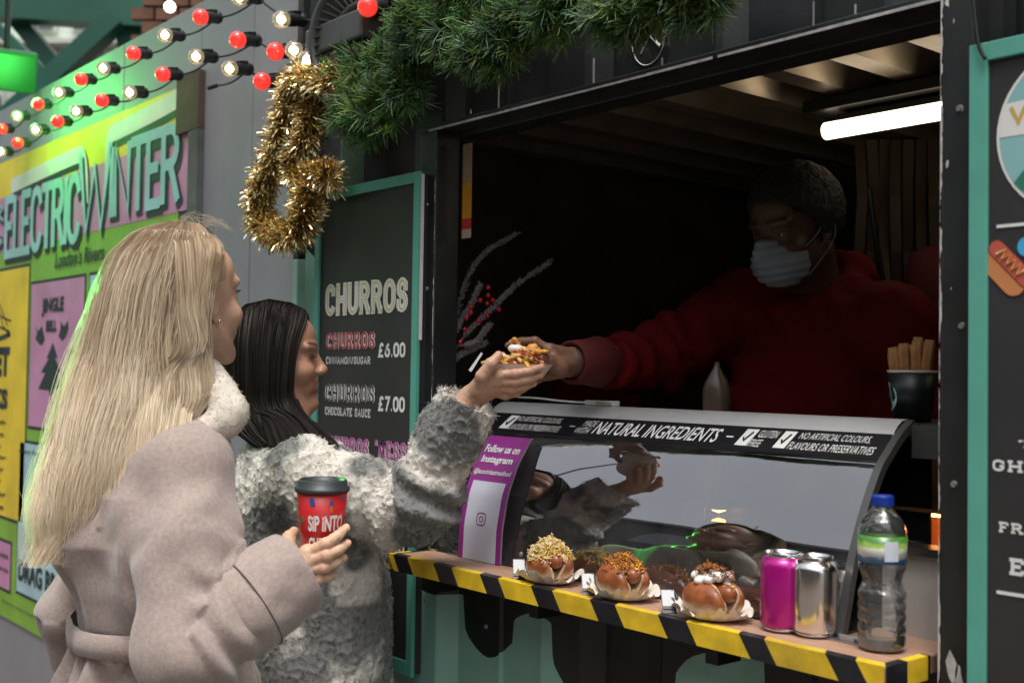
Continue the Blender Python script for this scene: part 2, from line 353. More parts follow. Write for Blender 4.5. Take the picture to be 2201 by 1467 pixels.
def letters(name, text, o, ru, uv, m, parent, hw=.08, serif=0., lift=.0006, gap=.28, shear=0., sq=1.):
    """stroke lettering fitted to the box o, o+ru (full width), o+uv (cap height). hw in cap heights."""
    o = np.asarray(o, float); ru = np.asarray(ru, float); uv = np.asarray(uv, float)
    pen = 0.; items = []
    for ch in text:
        w, st = GL.get(ch, GL[' '])
        for s in st: items.append([(x+pen, y) for x, y in s])
        if serif:
            for s in st:
                for (a, b) in ((s[0], s[1]), (s[-1], s[-2])):
                    if a[1] in (0, 1) and abs(a[0]-b[0]) < abs(a[1]-b[1])*.9 and ch not in 'CGSOJ':
                        items.append([(a[0]+pen-serif, a[1]), (a[0]+pen+serif, a[1])])
                if ch in 'BDPR': pass
            if ch in 'BDPRLE': items += [[(pen-serif, 1), (pen, 1)], [(pen-serif, 0), (pen+.02, 0)]]
            if ch == 'F': items += [[(pen-serif, 1), (pen, 1)]]
            if ch in 'CGS': items.append([(pen+w-.03, .66), (pen+w-.03, .98)])
            if ch == 'S': items.append([(pen+.02, .02), (pen+.02, .34)])
            if ch in 'TEF': items.append([(pen+w, .74), (pen+w, 1)])
            if ch in 'T': items.append([(pen, .74), (pen, 1)])
            if ch in 'LE': items.append([(pen+w, 0), (pen+w, .26)])
        pen += w+gap
    total = pen-gap; uw = ru/np.linalg.norm(ru); H = np.linalg.norm(uv); nrm = np.cross(uw, uv/H)
    sx = np.linalg.norm(ru)/total; V = []; F = []; zz = 0
    for s in items:
        p = np.array([[x*sx+shear*y*H, y*(H-2*hw*H)+hw*H] for x, y in s]); keep = [0]+[i for i in range(1, len(p)) if np.linalg.norm(p[i]-p[i-1]) > 1e-6]; p = p[keep]
        if len(p) < 2: continue
        h = hw*H; closed = np.linalg.norm(p[0]-p[-1]) < 1e-5; tt = np.diff(p, axis=0); tt /= np.linalg.norm(tt, axis=1)[:, None]; L = []; Rr = []
        n = len(p)
        for i in range(n):
            if closed and i in (0, n-1): t0, t1 = tt[-1], tt[0]
            else: t0, t1 = tt[max(i-1, 0)], tt[min(i, n-2)]
            n0 = np.array([-t0[1], t0[0]]); n1 = np.array([-t1[1], t1[0]]); mm = n0+n1; ml = mm@mm
            mv = n0*1. if ml < .15 else mm*min(2/ml, 2.2)
            q = p[i].copy()
            if not closed and i == 0: q = q-t1*h*.55*(1 if not serif else .2)
            if not closed and i == n-1: q = q+t0*h*.55*(1 if not serif else .2)
            L.append(q+mv*h*sq); Rr.append(q-mv*h*sq)
        z = lift+zz*2.5e-5; zz = (zz+1) % 7; k = len(V)
        for a, b in zip(L, Rr):
            V.append(o+uw*a[0]+uv/H*a[1]+nrm*z); V.append(o+uw*b[0]+uv/H*b[1]+nrm*z)
        F += [(k+2*i+1, k+2*i+3, k+2*i+2, k+2*i) for i in range(n-1)]
    return mk(name, V, F, m, parent)
def text(name, body, o, ru, uv, m, parent, bold=.0, shear=0., lift=.0006, wrap=None):
    """plain lettering from the built-in font, fitted to a box"""
    c = bpy.data.curves.new('t', 'FONT'); c.body = body; c.size = 1; c.offset = bold; c.shear = shear; c.resolution_u = 3
    ob = bpy.data.objects.new('t', c); COL.objects.link(ob); dg = bpy.context.evaluated_depsgraph_get(); dg.update()
    me = bpy.data.meshes.new_from_object(ob.evaluated_get(dg)); n = len(me.vertices); v = np.zeros(n*3); me.vertices.foreach_get('co', v); v = v.reshape(-1, 3)
    bpy.data.objects.remove(ob); fs = [tuple(p.vertices) for p in me.polygons]; bpy.data.meshes.remove(me)
    lo, hi = v.min(0), v.max(0); q = (v-lo)/np.maximum(hi-lo, 1e-9)
    ru = np.asarray(ru, float); uv = np.asarray(uv, float); nr = np.cross(ru, uv); nr /= np.linalg.norm(nr)
    if wrap: pts = np.array([wrap(a, b) for a, b, _ in q])
    else: pts = np.asarray(o, float)+q[:, :1]*ru+q[:, 1:2]*uv+nr*lift
    return mk(name, pts, fs, m, parent)
def poly(name, pts, m, parent, lift=0., nrm=(0, -1, 0)):
    p = np.asarray(pts, float)+np.array(nrm)*lift
    return mk(name, p, [tuple(range(len(p)))], m, parent)
# ------------------------------------------------------------------ shared materials
M_black = mat('black_paint', (.016, .018, .019), .42, var=.3, vscale=9, bump=.0006, bscale=45, dirt=.12, rvar=.12)
M_mint = mat('mint_paint', (.27, .52, .44), .45, var=.1, vscale=7, bump=.0005, bscale=40, dirt=.25)
M_mintframe = mat('mint_frame', (.10, .38, .30), .5, var=.08, vscale=14, dirt=.1)
M_board = mat('chalk_black', (.026, .026, .027), .55, var=.25, vscale=6, dirt=.05)
M_white = mat('white_print', (.75, .75, .73), .6, var=.05)
M_chip = mat('bare_primer', (.5, .5, .48), .8, var=.2, vscale=80)
M_edge = mat('worn_edge_metal', (.42, .42, .42), .5, .2, var=.3, vscale=60)
M_steel = mat('brushed_steel', (.5, .5, .5), .28, .9, var=.1, vscale=30, stretch=(1, 8, 8))
M_dark = mat('dark_plastic', (.012, .012, .013), .4, var=.15)
M_rail = mat('pale_rail', (.6, .6, .6), .32, .35, var=.08, vscale=9)
M_wood = mat('birch_top', (.42, .25, .17), .42, var=.22, vscale=7, stretch=(2, 30, 2), bump=.0002)
M_yel = mat('yellow_tape', (.74, .50, .02), .42, var=.2, vscale=22, bump=.0007, bscale=50, dirt=.5)
M_blk = mat('black_tape', (.014, .014, .018), .3, var=.3, vscale=30, bump=.0005, bscale=60)
M_grey = mat('grey_cladding', (.235, .25, .275), .6, var=.1, vscale=2.5, dirt=.12, bump=.0004, bscale=30)
M_int = mat('container_inside', (.10, .085, .07), .5, var=.25, vscale=8, dirt=.3)

# ------------------------------------------------------------------ ground and surroundings
def build_ground():
    m = mat('paving', (.13, .10, .085), .8, var=.35, vscale=3, bump=.004, bscale=30, dirt=.4)
    mk('ground', [(-60, -60, 0), (60, -60, 0), (60, 60, 0), (-60, 60, 0)], [(0, 1, 2, 3)], m)['kind'] = 'structure'
    # paving setts by the foot of the painted wall
    b = MB(); rr = random.Random(3)
    for i in range(46):
        for j in range(5):
            x = -9+i*.14; y = .85+j*.12
            b.bx(x+.004, x+.136, y+.004, y+.116, -.03, .006+rr.random()*.006)
    o = b.obj('paving_setts', mat('sett_brick', (.16, .07, .045), .8, var=.4, vscale=9, bump=.002, bscale=60)); o['kind'] = 'structure'
build_ground()

def build_far():
    # a pale building, its windows, behind the steel frame at the upper left
    e = empty('building', P(60, 790, 16)*[1, 1, 0], 'pale building with tall windows behind the green steel frame', 'building')
    n = -np.array([_f0[0], _f0[1], 0]); u = _r0
    fac = mat('pale_render', (.62, .70, .62), .8, var=.2, vscale=.6)
    def panel(name, x0, y0, x1, y1, Z, m, thick=.1, parent=e):
        a, b_, c, d = P(x0, y1, Z), P(x1, y1, Z), P(x1, y0, Z), P(x0, y0, Z); back = -n*thick
        V = [a, b_, c, d, a+back, b_+back, c+back, d+back]
        return mk(name, V, [(0, 1, 2, 3), (5, 4, 7, 6), (4, 0, 3, 7), (1, 5, 6, 2), (3, 2, 6, 7), (4, 5, 1, 0)], m, parent)
    panel('wall', -900, -500, 520, 860, 16, fac, .4)
    gl = mat('dim_window', (.10, .13, .12), .2, var=.3, vscale=1)
    fr = mat('pale_window_frame', (.62, .66, .6), .5)
    for i in range(3):
        for (xa, ya, wd, hh) in ((-70+i*110, 5, 78, 62), (-70+i*110, 96, 78, 70), (-70+i*110, 200, 78, 80)):
            w = panel('window', xa, ya, xa+wd, ya+hh, 15.9, fr, .06)
            panel('pane', xa+6, ya+6, xa+wd*.5-2, ya+hh-6, 15.86, gl, .02, w); panel('pane', xa+wd*.5+2, ya+6, xa+wd-6, ya+hh-6, 15.86, gl, .02, w)
    panel('ledge', -200, 82, 320, 92, 15.7, mat('ledge_stone', (.5, .52, .46), .8), .3)
    # green steel frame
    t = empty('steel_frame', P(270, 790, 9)*[1, 1, 0], 'dark green cross-braced steel canopy frame at upper left', 'frame')
    g = mat('green_steel', (.012, .085, .055), .45, var=.2, vscale=2)
    def beam(name, p, q, w, Z=9., Z2=None, dp=.18):
        a, b_ = P(*p, Z), P(*q, Z2 or Z); d = (b_-a)/np.linalg.norm(b_-a); s = np.cross(d, n); s /= np.linalg.norm(s)
        V = [a-s*w/2, a+s*w/2, b_+s*w/2, b_-s*w/2]; V += [v-n*dp for v in V]
        mk(name, V, [(0, 1, 2, 3), (7, 6, 5, 4), (0, 4, 5, 1), (1, 5, 6, 2), (2, 6, 7, 3), (3, 7, 4, 0)], g, t)
    beam('beam', (-120, -18), (330, 22), .26); beam('flange', (-120, 22), (330, 50), .05, 8.95)
    beam('post', (277, -60), (277, 800), .19, 9.05); beam('brace', (5, 8), (205, 250), .12, 9.1); beam('brace', (245, 32), (-30, 285), .14, 8.9)
    beam('rafter', (-80, -10), (95, 160), .09, 10.5); beam('tie', (-120, 120), (40, 140), .10, 10.2); beam('post', (-160, -60), (-160, 800), .2, 9.05)
    # brown brick pier
    pz = empty('brick_pier', P(350, 790, 7)*[1, 1, 0], 'brown brick pier above the grey cladding behind the string lights', 'wall')
    bm = mat('brown_brick', (.13, .06, .035), .85, var=.35, vscale=5, bump=.003, bscale=20); mm = mat('mortar', (.2, .17, .14), .9)
    Z = 7.5; o = P(304, 240, Z); rr = random.Random(4)
    mk('mortar', [o-n*.03, o+u*.6-n*.03, o+u*.6-n*.03+_u0*1.6, o-n*.03+_u0*1.6], [(0, 1, 2, 3)], mm, pz)
    base = None
    for r in range(17):
        for c in range(4):
            a = o+u*(c*.155-(.07 if r % 2 else 0))+_u0*(r*.09)
            if base is None:
                bb = MB(); bb.box((0, 0, 0), (.14, .05, .075), rot=[u, -n, _u0]); base = mk('brick', bb.v, bb.f, bm, None); base.parent = pz; q = base
            else: q = base.copy(); COL.objects.link(q); q.parent = pz
            q.location = Vector(a+u*.07-WORLDPOS(pz)+n*rr.uniform(0, .008))
    # what faces the stall across the lane: seen only as reflections in the curved glass
    f = empty('lane_building', (-1, -9, 0), 'dark row of market sheds across the lane, mirrored in the counter glass', 'building')
    dk = mat('dark_shed', (.05, .05, .05), .7, var=.3, vscale=.8)
    b = MB(); b.bx(-24, 20, -14, -9, 0, 7.6); b.obj('wall', dk, f)
    b = MB(); b.bx(-24, 20, -14.3, -8.7, 7.6, 7.85); b.obj('roof', mat('shed_roof', (.16, .16, .17), .5), f)
    wp = None
    for j in range(2):
        for i in range(13):
            b = MB(); b.bx(-.5, .5, -.03, .03, -.7, .7)
            if wp is None: wp = mk('window', b.v, b.f, mat('lane_window', (.16, .18, .2), .15, .2), None); wp.parent = f; q = wp
            else: q = wp.copy(); COL.objects.link(q); q.parent = f
            q.location = Vector((-21+i*3.1, -8.99, 3.9+j*1.95))-f.location
    for i, x in enumerate((-11, -7.5, -4, -.5, 3, 6.5)):
        b = MB(); b.bx(x, x+2.6, -9.02, -8.96, .9, 2.4); b.obj('hatch', mat('shed_hatch', (.2, .17, .13), .6), f)
build_far()

# ------------------------------------------------------------------ the neighbouring grey wall with the big poster
YP = 1.50
def build_poster_wall():
    e = empty('clad_wall', (-4.5, YP, 0), 'plain grey metal clad wall between the poster and the black food stall', 'wall')
    b = MB(); xr = -2.615; b.bx(-9.5, xr, YP+.012, YP+.2, 0, 2.53)
    b.obj('backing', M_grey, e)
    xs = [xr, -2.95, -3.29, -3.9, -4.6, -5.3, -6.0, -6.7, -7.4, -8.1, -9.5]
    for x1, x0 in zip(xs[:-1], xs[1:]):
        b = MB(); b.bx(x0+.003, x1-.003, YP+.002, YP+.0118, .02, 2.53); b.obj('panel', M_grey, e, bevel=.002)
    p = empty('poster', (W(392, 186, YP)[0], YP, .39), 'huge green ELECTRIC WINTER festival poster on the grey wall', 'poster')
    gm = mat('poster_green', (.20, .42, .045), .55, var=.14, vscale=5, dirt=.22); ym = mat('poster_yellow', (.74, .60, .04), .55, var=.14, vscale=5, dirt=.22)
    pk = mat('poster_pink', (.52, .24, .42), .55, var=.14, vscale=5, dirt=.22); tl = mat('poster_teal', (.28, .55, .55), .55, var=.14, vscale=5, dirt=.22); bk = mat('poster_ink', (.012, .03, .03), .6)
    wt = mat('poster_white', (.62, .66, .58), .55, var=.14, vscale=5, dirt=.22); bl = mat('poster_blue', (.36, .56, .62), .55, var=.14, vscale=5, dirt=.22); yb = mat('poster_gold', (.76, .56, .03), .55, var=.14, vscale=5, dirt=.22)
    y = [YP]
    def rect(name, xa, za, xb, zb, m, lift, par=p):
        Y = YP-lift; return mk(name, [(xa, Y, za), (xb, Y, za), (xb, Y, zb), (xa, Y, zb)], [(0, 1, 2, 3)], m, par)
    def X(px, py): return W(px, py, YP)[0]
    def Zz(px, py): return W(px, py, YP)[2]
    xR, zT, zB = X(392, 186), Zz(392, 186), Zz(60, 1352)
    b = MB(); b.bx(-7.2, xR, YP-.004, YP, zB, zT); b.obj('sheet', gm, p)
    zp1, zp0 = Zz(392, 292), Zz(401, 452)
    rect('yellow_band', -7.2, zp1-.06, xR-.001, zT-.001, ym, .0045)
    rect('pink_band', -7.2, zp0, X(415, 400), zp1, pk, .005)
    b = MB(); b.bx(xR+.002, X(438, 300), YP-.02, YP, zp1+.0, zT+.02); b.obj('dark_edge_board', mat('brown_board', (.07, .05, .035), .7, var=.3), p)
    b = MB(); b.bx(X(415, 400)+.002, X(438, 300), YP-.02, YP, .3, zp1-.002); b.obj('dark_edge_board', mat('grey_board', (.09, .095, .1), .7, var=.3), p)
    # swashes of the W
    def band(name, pts, wd, m, lift):
        pts = np.array(pts); t = np.gradient(pts, axis=0); t /= np.linalg.norm(t, axis=1)[:, None]; nn = np.stack([-t[:, 1], t[:, 0]], 1)
        L, Rr = pts+nn*wd/2, pts-nn*wd/2; V = [(a[0], YP-lift, a[1]) for a in L]+[(a[0], YP-lift, a[1]) for a in Rr]; n = len(pts)
        mk(name, V, [(n+i, n+i+1, i+1, i) for i in range(n-1)], m, p)
    def zx(px, py): w = W(px, py, YP); return (w[0], w[2])
    s1 = smooth_path([(*zx(28, 401), 0), (*zx(100, 366), 0), (*zx(168, 335), 0), (*zx(181, 340), 0), (*zx(186, 380), 0), (*zx(187, 440), 0)], 40)[:, :2]
    s2 = smooth_path([(*zx(392, 210), 0), (*zx(330, 245), 0), (*zx(262, 280), 0), (*zx(243, 292), 0), (*zx(238, 330), 0), (*zx(236, 420), 0)], 40)[:, :2]
    for s in (s1, s2): band('swash_shadow', s+[.012, -.016], .075, bk, .006); band('swash', s, .062, wt, .007)
    def word(t, x0, x1, yt, yb, xm, hw=.062, gap=.16):
        o = np.array([X(x0, yb), YP, Zz(xm, yb)]); ru = np.array([X(x1, yb)-X(x0, yb), 0, 0]); uv = np.array([0, 0, Zz(xm, yt)-Zz(xm, yb)])
        letters('lettering_shadow', t, o+[.014, 0, -.02], ru, uv, bk, p, hw=hw+.024, gap=gap, lift=.0075)
        letters('lettering', t, o, ru, uv, tl, p, hw=hw, gap=gap, lift=.0095)
    word('ELECTRIC', 16, 171, 420, 556, 24, .07)
    word('W', 174, 238, 315, 505, 205, .06); word('INTER', 243, 386, 262, 440, 380, .07)
    word('AR', -40, 10, 440, 480, 0, .1); word('DS', -40, 8, 500, 530, 0, .1)
    def t(body, x0, x1, yt, yb, xm, m=bk, bold=.02, par=p, shear=0):
        o = np.array([X(x0, yb), YP, Zz(xm, yb)]); text('print', body, o, [X(x1, yb)-X(x0, yb), 0, 0], [0, 0, Zz(xm, yt)-Zz(xm, yb)], m, par, bold, lift=.0085, shear=shear)
    t("London's Rivers", 122, 228, 543, 577, 124, shear=.2)
    # printed boxes
    def box(x0, x1, yt, yb, xm, m):
        a, b_, c, d = X(x0, yb), X(x1, yb), Zz(xm, yb), Zz(xm, yt)
        rect('box_border', a-.012, c-.012, b_+.012, d+.012, bk, .0052); return rect('printed_box', a, c, b_, d, m, .0062)
    box(-200, 52, 577, 1118, 40, yb); box(64, 178, 612, 915, 70, pk); box(190, 300, 592, 900, 200, bl)
    box(38, 200, 952, 1278, 60, bl); box(-200, 24, 1163, 1262, 10, pk)
    t('JINGLE', 94, 141, 641, 680, 100, bold=.05); t('BELL', 103, 126, 688, 712, 110, bold=.05)
    t('MARKET', -70, 24, 745, 808, 10, bold=.06); t('DRINKS', -66, 20, 835, 878, 10, bold=.06)
    for i, yy in enumerate((900, 925, 950, 975, 1000, 1025, 1052, 1080)): t(['every week', 'from noon', 'food & music', 'by the river', 'free entry', 'open late', 'all winter', 'welcome'][i], -60, 18-i % 3*6, yy, yy+12, 0, bold=.02)
    t('DRAG BRUNCH', 43, 190, 1205, 1252, 60, bold=.04); t('every Sunday at noon', 45, 150, 965, 976, 60)
    t('cocktails', 2, 22, 1185, 1196, 10); t('book online', 0, 22, 1215, 1226, 10)
    t('All events are subject to change and weather. Please check before you travel.', 8, 190, 1290, 1300, 20, bold=0)
    def blob(name, pts, m=bk): mk(name, [(W(a, b_, YP)[0], YP-.0075, W(a, b_, YP)[2]) for a, b_ in pts], [tuple(range(len(pts)))], m, p)
    blob('leaf_motif', [(80, 700), (86, 712), (94, 700), (98, 716), (100, 730), (94, 742), (88, 738), (80, 728), (84, 716)][::-1])
    blob('leaf_motif', [(135, 690), (142, 702), (150, 688), (151, 706), (146, 722), (138, 732), (130, 722), (134, 706)][::-1])
    blob('tree_motif', [(118, 735), (104, 770), (110, 768), (92, 800), (102, 800), (86, 835), (110, 838), (110, 850), (120, 850), (120, 836), (140, 832), (126, 800), (134, 798), (122, 768), (128, 768)])
    # a tall ship in line work
    def line(pts, w=.008): band('ship_line', np.array([zx(a, b_) for a, b_ in pts]), w, bk, .0075)
    line([(-8, 640), (6, 680), (28, 690)]); line([(0, 660), (10, 700), (25, 722)]); line([(-30, 730), (0, 728), (26, 718)], .02); line([(0, 630), (0, 728)], .01); line([(-24, 690), (24, 712)]); line([(2, 650), (20, 700)])
    sh = [zx(62, 576), zx(75, 600)]
build_poster_wall()

# ------------------------------------------------------------------ the black container stall
YF = 1.455; XL, XR_, ZT, ZS = -2.003, -.838, 1.938, 1.02
def corr(x):
    """trapezoid sheet profile: 0 proud .. .034 recessed"""
    t = (x+2.052) % .31
    if x > -1.8: t = (x+1.77+.155) % .31
    if t < .07: return 0.
    if t < .105: return .034*(t-.07)/.035
    if t < .24: return .034
    if t < .275: return .034*(1-(t-.24)/.035)
    return 0.
BND = [(640, 520), (655, 560), (657, 640), (668, 652), (688, 664), (760, 900), (860, 1230), (896, 1259), (915, 1272), (932, 1277), (969, 1281), (970, 1350), (980, 1375), (995, 1397), (1010, 1412), (1022, 1418),
       (1036, 1416), (1050, 1407), (1073, 1385), (1075, 1340), (1080, 1333), (1090, 1327), (1106, 1322), (1124, 1320), (1145, 1321), (1165, 1326), (1178, 1332), (1186, 1341),
       (1188, 1421), (1200, 1447), (1213, 1470), (1240, 1520), (1450, 1520), (1452, 1447), (1462, 1432), (1475, 1418), (1490, 1409), (1510, 1403), (1535, 1400), (1560, 1400), (1590, 1404), (1608, 1412), (1612, 1416), (1614, 1520), (1950, 1560)]
_bx = np.array([W(*p)[0] for p in BND]); _bz = np.array([W(*p)[2] for p in BND])
def bnd(x): return float(np.interp(x, _bx, _bz))
def build_container():
    e = empty('food_stall', (-1.4, YF, 0), 'black corrugated container food stall with dripping mint green base', 'food stall')
    V = []; F = []; FM = []
    def quad(x0, x1, za, zb, mi):
        k = len(V); y0, y1 = YF+corr(x0), YF+corr(x1)
        V.extend([(x0, y0, za), (x1, y1, za), (x1, y1, zb), (x0, y0, zb)]); F.append((k, k+1, k+2, k+3)); FM.append(mi)
    def wall(name, xa, xb, z0, z1, step=.0045):
        nonlocal V, F, FM
        V, F, FM = [], [], []
        n = int(round((xb-xa)/step)); xs = np.linspace(xa, xb, n+1)
        for a, b_ in zip(xs[:-1], xs[1:]):
            cz = lambda q: min(max(bnd(q), z0), z1)
            zA, zB = cz(a+1e-5), cz(b_-1e-5); k = len(V); y0, y1 = YF+corr(a), YF+corr(b_)
            V.extend([(a, y0, z0), (b_, y1, z0), (b_, y1, zB), (a, y0, zA), (b_, y1, z1), (a, y0, z1)])
            if max(zA, zB) > z0+1e-4: F.append((k, k+1, k+2, k+3)); FM.append(1)
            if min(zA, zB) < z1-1e-4: F.append((k+3, k+2, k+4, k+5)); FM.append(0)
        mk(name, V, F, M_black, e, mats=[M_black, M_mint], fmat=FM)
    wall('front_wall', -2.60, -2.06, .12, 2.75)
    wall('front_wall', -2.06, XR_, .12, ZS); wall('front_wall', -2.06, XR_, ZT+.012, 2.75, .01)
    wall('front_wall', -.79, 1.6, .12, 2.75, .02)
    b = MB(); b.bx(-2.06, XL, YF-.004, YF+.06, ZS, ZT+.0); b.obj('door_jamb', M_black, e, bevel=.003)
    b = MB(); b.bx(XR_, -.79, YF-.004, YF+.05, .12, 2.75); b.obj('door_jamb', M_black, e, bevel=.004)
    b = MB(); b.bx(-2.61, -2.585, YF-.006, YF+.05, .12, 1.70); b.obj('corner_post', mat('mint_edge', (.36, .62, .54), .5), e, bevel=.003)
    b = MB(); b.bx(-2.61, -2.585, YF-.006, YF+.05, 1.70, 2.75); b.obj('corner_post', M_black, e, bevel=.003)
    # lintel: soffit beam under the corrugated header and its worn bright edge
    b = MB(); b.bx(-2.06, XR_, YF-.004, YF+.05, ZT-.0, ZT+.012); b.bx(XL, XR_, YF+.05, YF+.11, ZT-.01, ZT+.06); b.obj('lintel', M_black, e, bevel=.002)
    pts = [(x, YF-.0045, ZT+.001+.0012*math.sin(x*37)) for x in np.linspace(-2.03, XR_, 40)]
    b = MB(); rr = random.Random(2); x = -2.03
    while x < XR_-.02:
        L = rr.uniform(.05, .2); x1 = min(x+L, XR_); b.bx(x, x1, YF-.0055, YF-.003, ZT-.001, ZT+.0025+rr.random()*.0012); x = x1+rr.choice([0, 0, .012])
    b.obj('worn_edge', M_edge, e)['kind'] = 'stuff'
    b = MB()  # thin pale bars painting the highlights on the corrugation ridges
    for x, z0, z1 in ((-1.535, ZT+.012, 2.0), (-1.387, ZT+.012, 1.975), (-1.387, 2.0, 2.1), (-1.072, ZT+.012, 2.0), (-1.84, ZT+.012, 2.1), (-.975, ZT+.012, 1.965)): b.bx(x-.0012, x+.0012, YF+corr(x)-.002, YF+corr(x)+.001, z0, z1)
    b.obj('ridge_highlights', mat('highlight_grey', (.3, .3, .3), .6), e)['kind'] = 'stuff'
    # chipped paint along the jamb edges
    b = MB(); rr = random.Random(5)
    def chip(x, z, r, y=YF-.0048, dirx=0):
        n = 8; a0 = rr.random()*6; pr = [(x+(r*rr.uniform(.4, 1)*math.cos(a0+i*2*math.pi/n))*(.5), y, z+r*rr.uniform(.6, 1.3)*math.sin(a0+i*2*math.pi/n)) for i in range(n)]
        b.add(pr, [tuple(range(n))])
    def ragged(xe, z0, z1, wmax, s, seed):
        r2 = np.random.default_rng(seed); zs = np.arange(z0, z1, .0045); w = np.zeros(len(zs)); c_ = 0
        for i in range(len(zs)): c_ = np.clip(c_+r2.normal(0, wmax*.28)-.06*wmax+(r2.random() < .03)*wmax, 0, wmax); w[i] = c_ if c_ > wmax*.16 else .0006*(r2.random() < .7)
        for i in range(len(zs)-1):
            if w[i]+w[i+1] > 0: b.add([(xe, YF-.0049, zs[i]), (xe+s*w[i], YF-.0049, zs[i]), (xe+s*w[i+1], YF-.0049, zs[i+1]), (xe, YF-.0049, zs[i+1])], [(0, 1, 2, 3) if s > 0 else (3, 2, 1, 0)])
    ragged(XR_, .7, 2.0, .0036, 1, 3); ragged(XL, ZS, ZT, .0028, -1, 4)
    z = ZS
    while False:
        L = rr.uniform(.02, .09); w = rr.uniform(.0004, .0014); b.bx(XL-w, XL+.0005, YF-.0052, YF-.003, z, min(z+L, ZT)); z += L+rr.choice([0, .004, .02])
        if rr.random() < .3: chip(XL-rr.uniform(.0, .004), z, rr.uniform(.003, .008))
    for px, py, r in ((1993, 240, .006), (905, 470, .005), (912, 590, .004), (897, 555, .002)): pass
    z = .7
    while False:
        L = rr.uniform(.01, .05)
        if rr.random() < .75: b.bx(XR_-.0005, XR_+rr.uniform(.0006, .003), YF-.0052, YF-.003, z, z+L)
        if rr.random() < .45: chip(XR_+.002, z, rr.uniform(.003, .010))
        z += L+.006
    for px, py, r in ((2036, 352, .006), (2068, 233, .004), (2060, 700, .002), (2044, 620, .002), (2045, 1435, .02), (2060, 1455, .016), (2036, 5, .009), (2050, 45, .003), (1012, 240, .006)): chip(*W(px, py, YF-.005)[[0, 2]], r)
    b.obj('paint_chips', M_chip, e)['kind'] = 'stuff'
    b = MB()
    for px, py in ((2063, 233), (2068, 700), (2051, 1040), (918, 440), (918, 620), (1120, 1190), (915, 1290), (1045, 1345)):
        w = W(px, py, YF-.004); b.lathe([(.0001, -.003), (.004, -.003), (.005, 0)], 10, (w[0], YF-.004, w[2]), (0, 1, 0))
    b.obj('rivets', mat('rivet_metal', (.35, .35, .35), .4, .6), e)['kind'] = 'stuff'
    # inside: ceiling ribs, floor, back and end walls
    zc = 2.03
    b = MB(); b.bx(-2.6, 1.6, 1.57, 3.75, zc+.05, zc+.07); b.obj('ceiling', mat('ceiling_metal', (.42, .36, .28), .32, .5, var=.2, vscale=5, dirt=.2), e)
    ribm = mat('rib_metal', (.36, .30, .22), .3, .55, var=.2, vscale=6, dirt=.15)
    proto = None
    for i in range(16):
        x = -2.5+i*.165
        if proto is None:
            v = [(0, 1.58, .05), (.03, 1.58, 0), (.085, 1.58, 0), (.115, 1.58, .05)]; v += [(a, 3.7, c) for a, _, c in v]
            proto = mk('ceiling_rib', v, [(0, 1, 5, 4), (1, 2, 6, 5), (2, 3, 7, 6)], ribm, None); proto.parent = e; q = proto
        else: q = proto.copy(); COL.objects.link(q); q.parent = e
        q.location = Vector((x, 0, zc))-e.location
    b = MB(); b.bx(-2.6, 1.6, 3.75, 3.8, .2, zc+.05); b.obj('back_wall', M_int, e)
    b = MB(); b.bx(-2.62, -2.585, YF+.05, 3.8, .2, 2.75); b.obj('end_wall', M_int, e)
    b = MB(); b.bx(1.6, 1.64, YF, 3.8, .2, 2.75); b.obj('end_wall', M_int, e)
    b = MB(); b.bx(-2.6, 1.6, YF+.05, 3.8, .12, .2); b.obj('floor', M_int, e)
    b = MB(); b.bx(-2.62, 1.64, YF+.04, 3.8, 2.75, 2.78); b.obj('roof', M_black, e)
    for x in (-2.25, -1.1, -.6, -.2, .3, .8):
        b = MB(); b.bx(x, x+.05, 3.70, 3.75, .2, zc); b.obj('wall_stud', M_int, e)
    # top teal strip showing behind the garland
    b = MB(); a = W(905, 40, YF-.02); c = W(1040, 0, YF-.02); b.bx(a[0], a[0]+.62, YF-.03, YF-.006, a[2]-.01, a[2]+.012); b.obj('header_strip', M_mintframe, e)
    # circled knife and fork emblem
    cx, cz = W(1366, 72)[[0, 2]]; r = .040; cx0 = cx; yy = YF+.034-.0015
    ring = [(cx0+r*math.cos(a), yy, cz+r*1.25*math.sin(a)) for a in np.linspace(0, 2*math.pi, 33)]
    b = MB(); b.tube(ring, .0012, 4, cap=False)
    b.tube([(cx0-.024, yy, cz+.03), (cx0+.028, yy, cz-.022)], .0032, 4); b.tube([(cx0+.022, yy, cz+.03), (cx0-.018, yy, cz-.026)], .0022, 4)
    for d in (-.004, 0, .004): b.tube([(cx0+.020+d, yy, cz+.026), (cx0+.026+d, yy, cz+.036)], .0009, 4)
    b.obj('emblem', mat('emblem_white', (.55, .55, .55), .6), e)
    return e
STALL = build_container()

YT = 2.14
def build_tube_light():
    e = empty('tube_light', W(1790, 280, YT), 'glowing tube light hanging from the dark bar under the stall ceiling', 'light')
    a = W(1772, 283, YT); L = 1.25; z = a[2]
    b = MB(); b.tube([(a[0]+.0, YT, z)]+[(a[0]+t, YT, z) for t in (.004, L-.004)]+[(a[0]+L, YT, z)], [.009, .0190, .0190, .009], 16)
    b.obj('tube', mat('tube_glow', (1, .95, .85), .3, var=0, emit=(1, .83, .60), estr=2.1), e, True)
    b = MB(); b.bx(a[0]+.04, a[0]+L, YT-.01, YT+.03, z+.017, z+.03); b.obj('holder', M_dark, e)
    b = MB(); b.bx(a[0]-.03, a[0]+L, YT-.04, YT+.06, z+.038, z+.065); b.obj('mounting_bar', M_dark, e, bevel=.003)
    for t in (.08, .6, 1.1): b = MB(); b.bx(a[0]+t, a[0]+t+.02, YT, YT+.02, z+.028, z+.04); b.obj('bracket', M_dark, e)
build_tube_light()

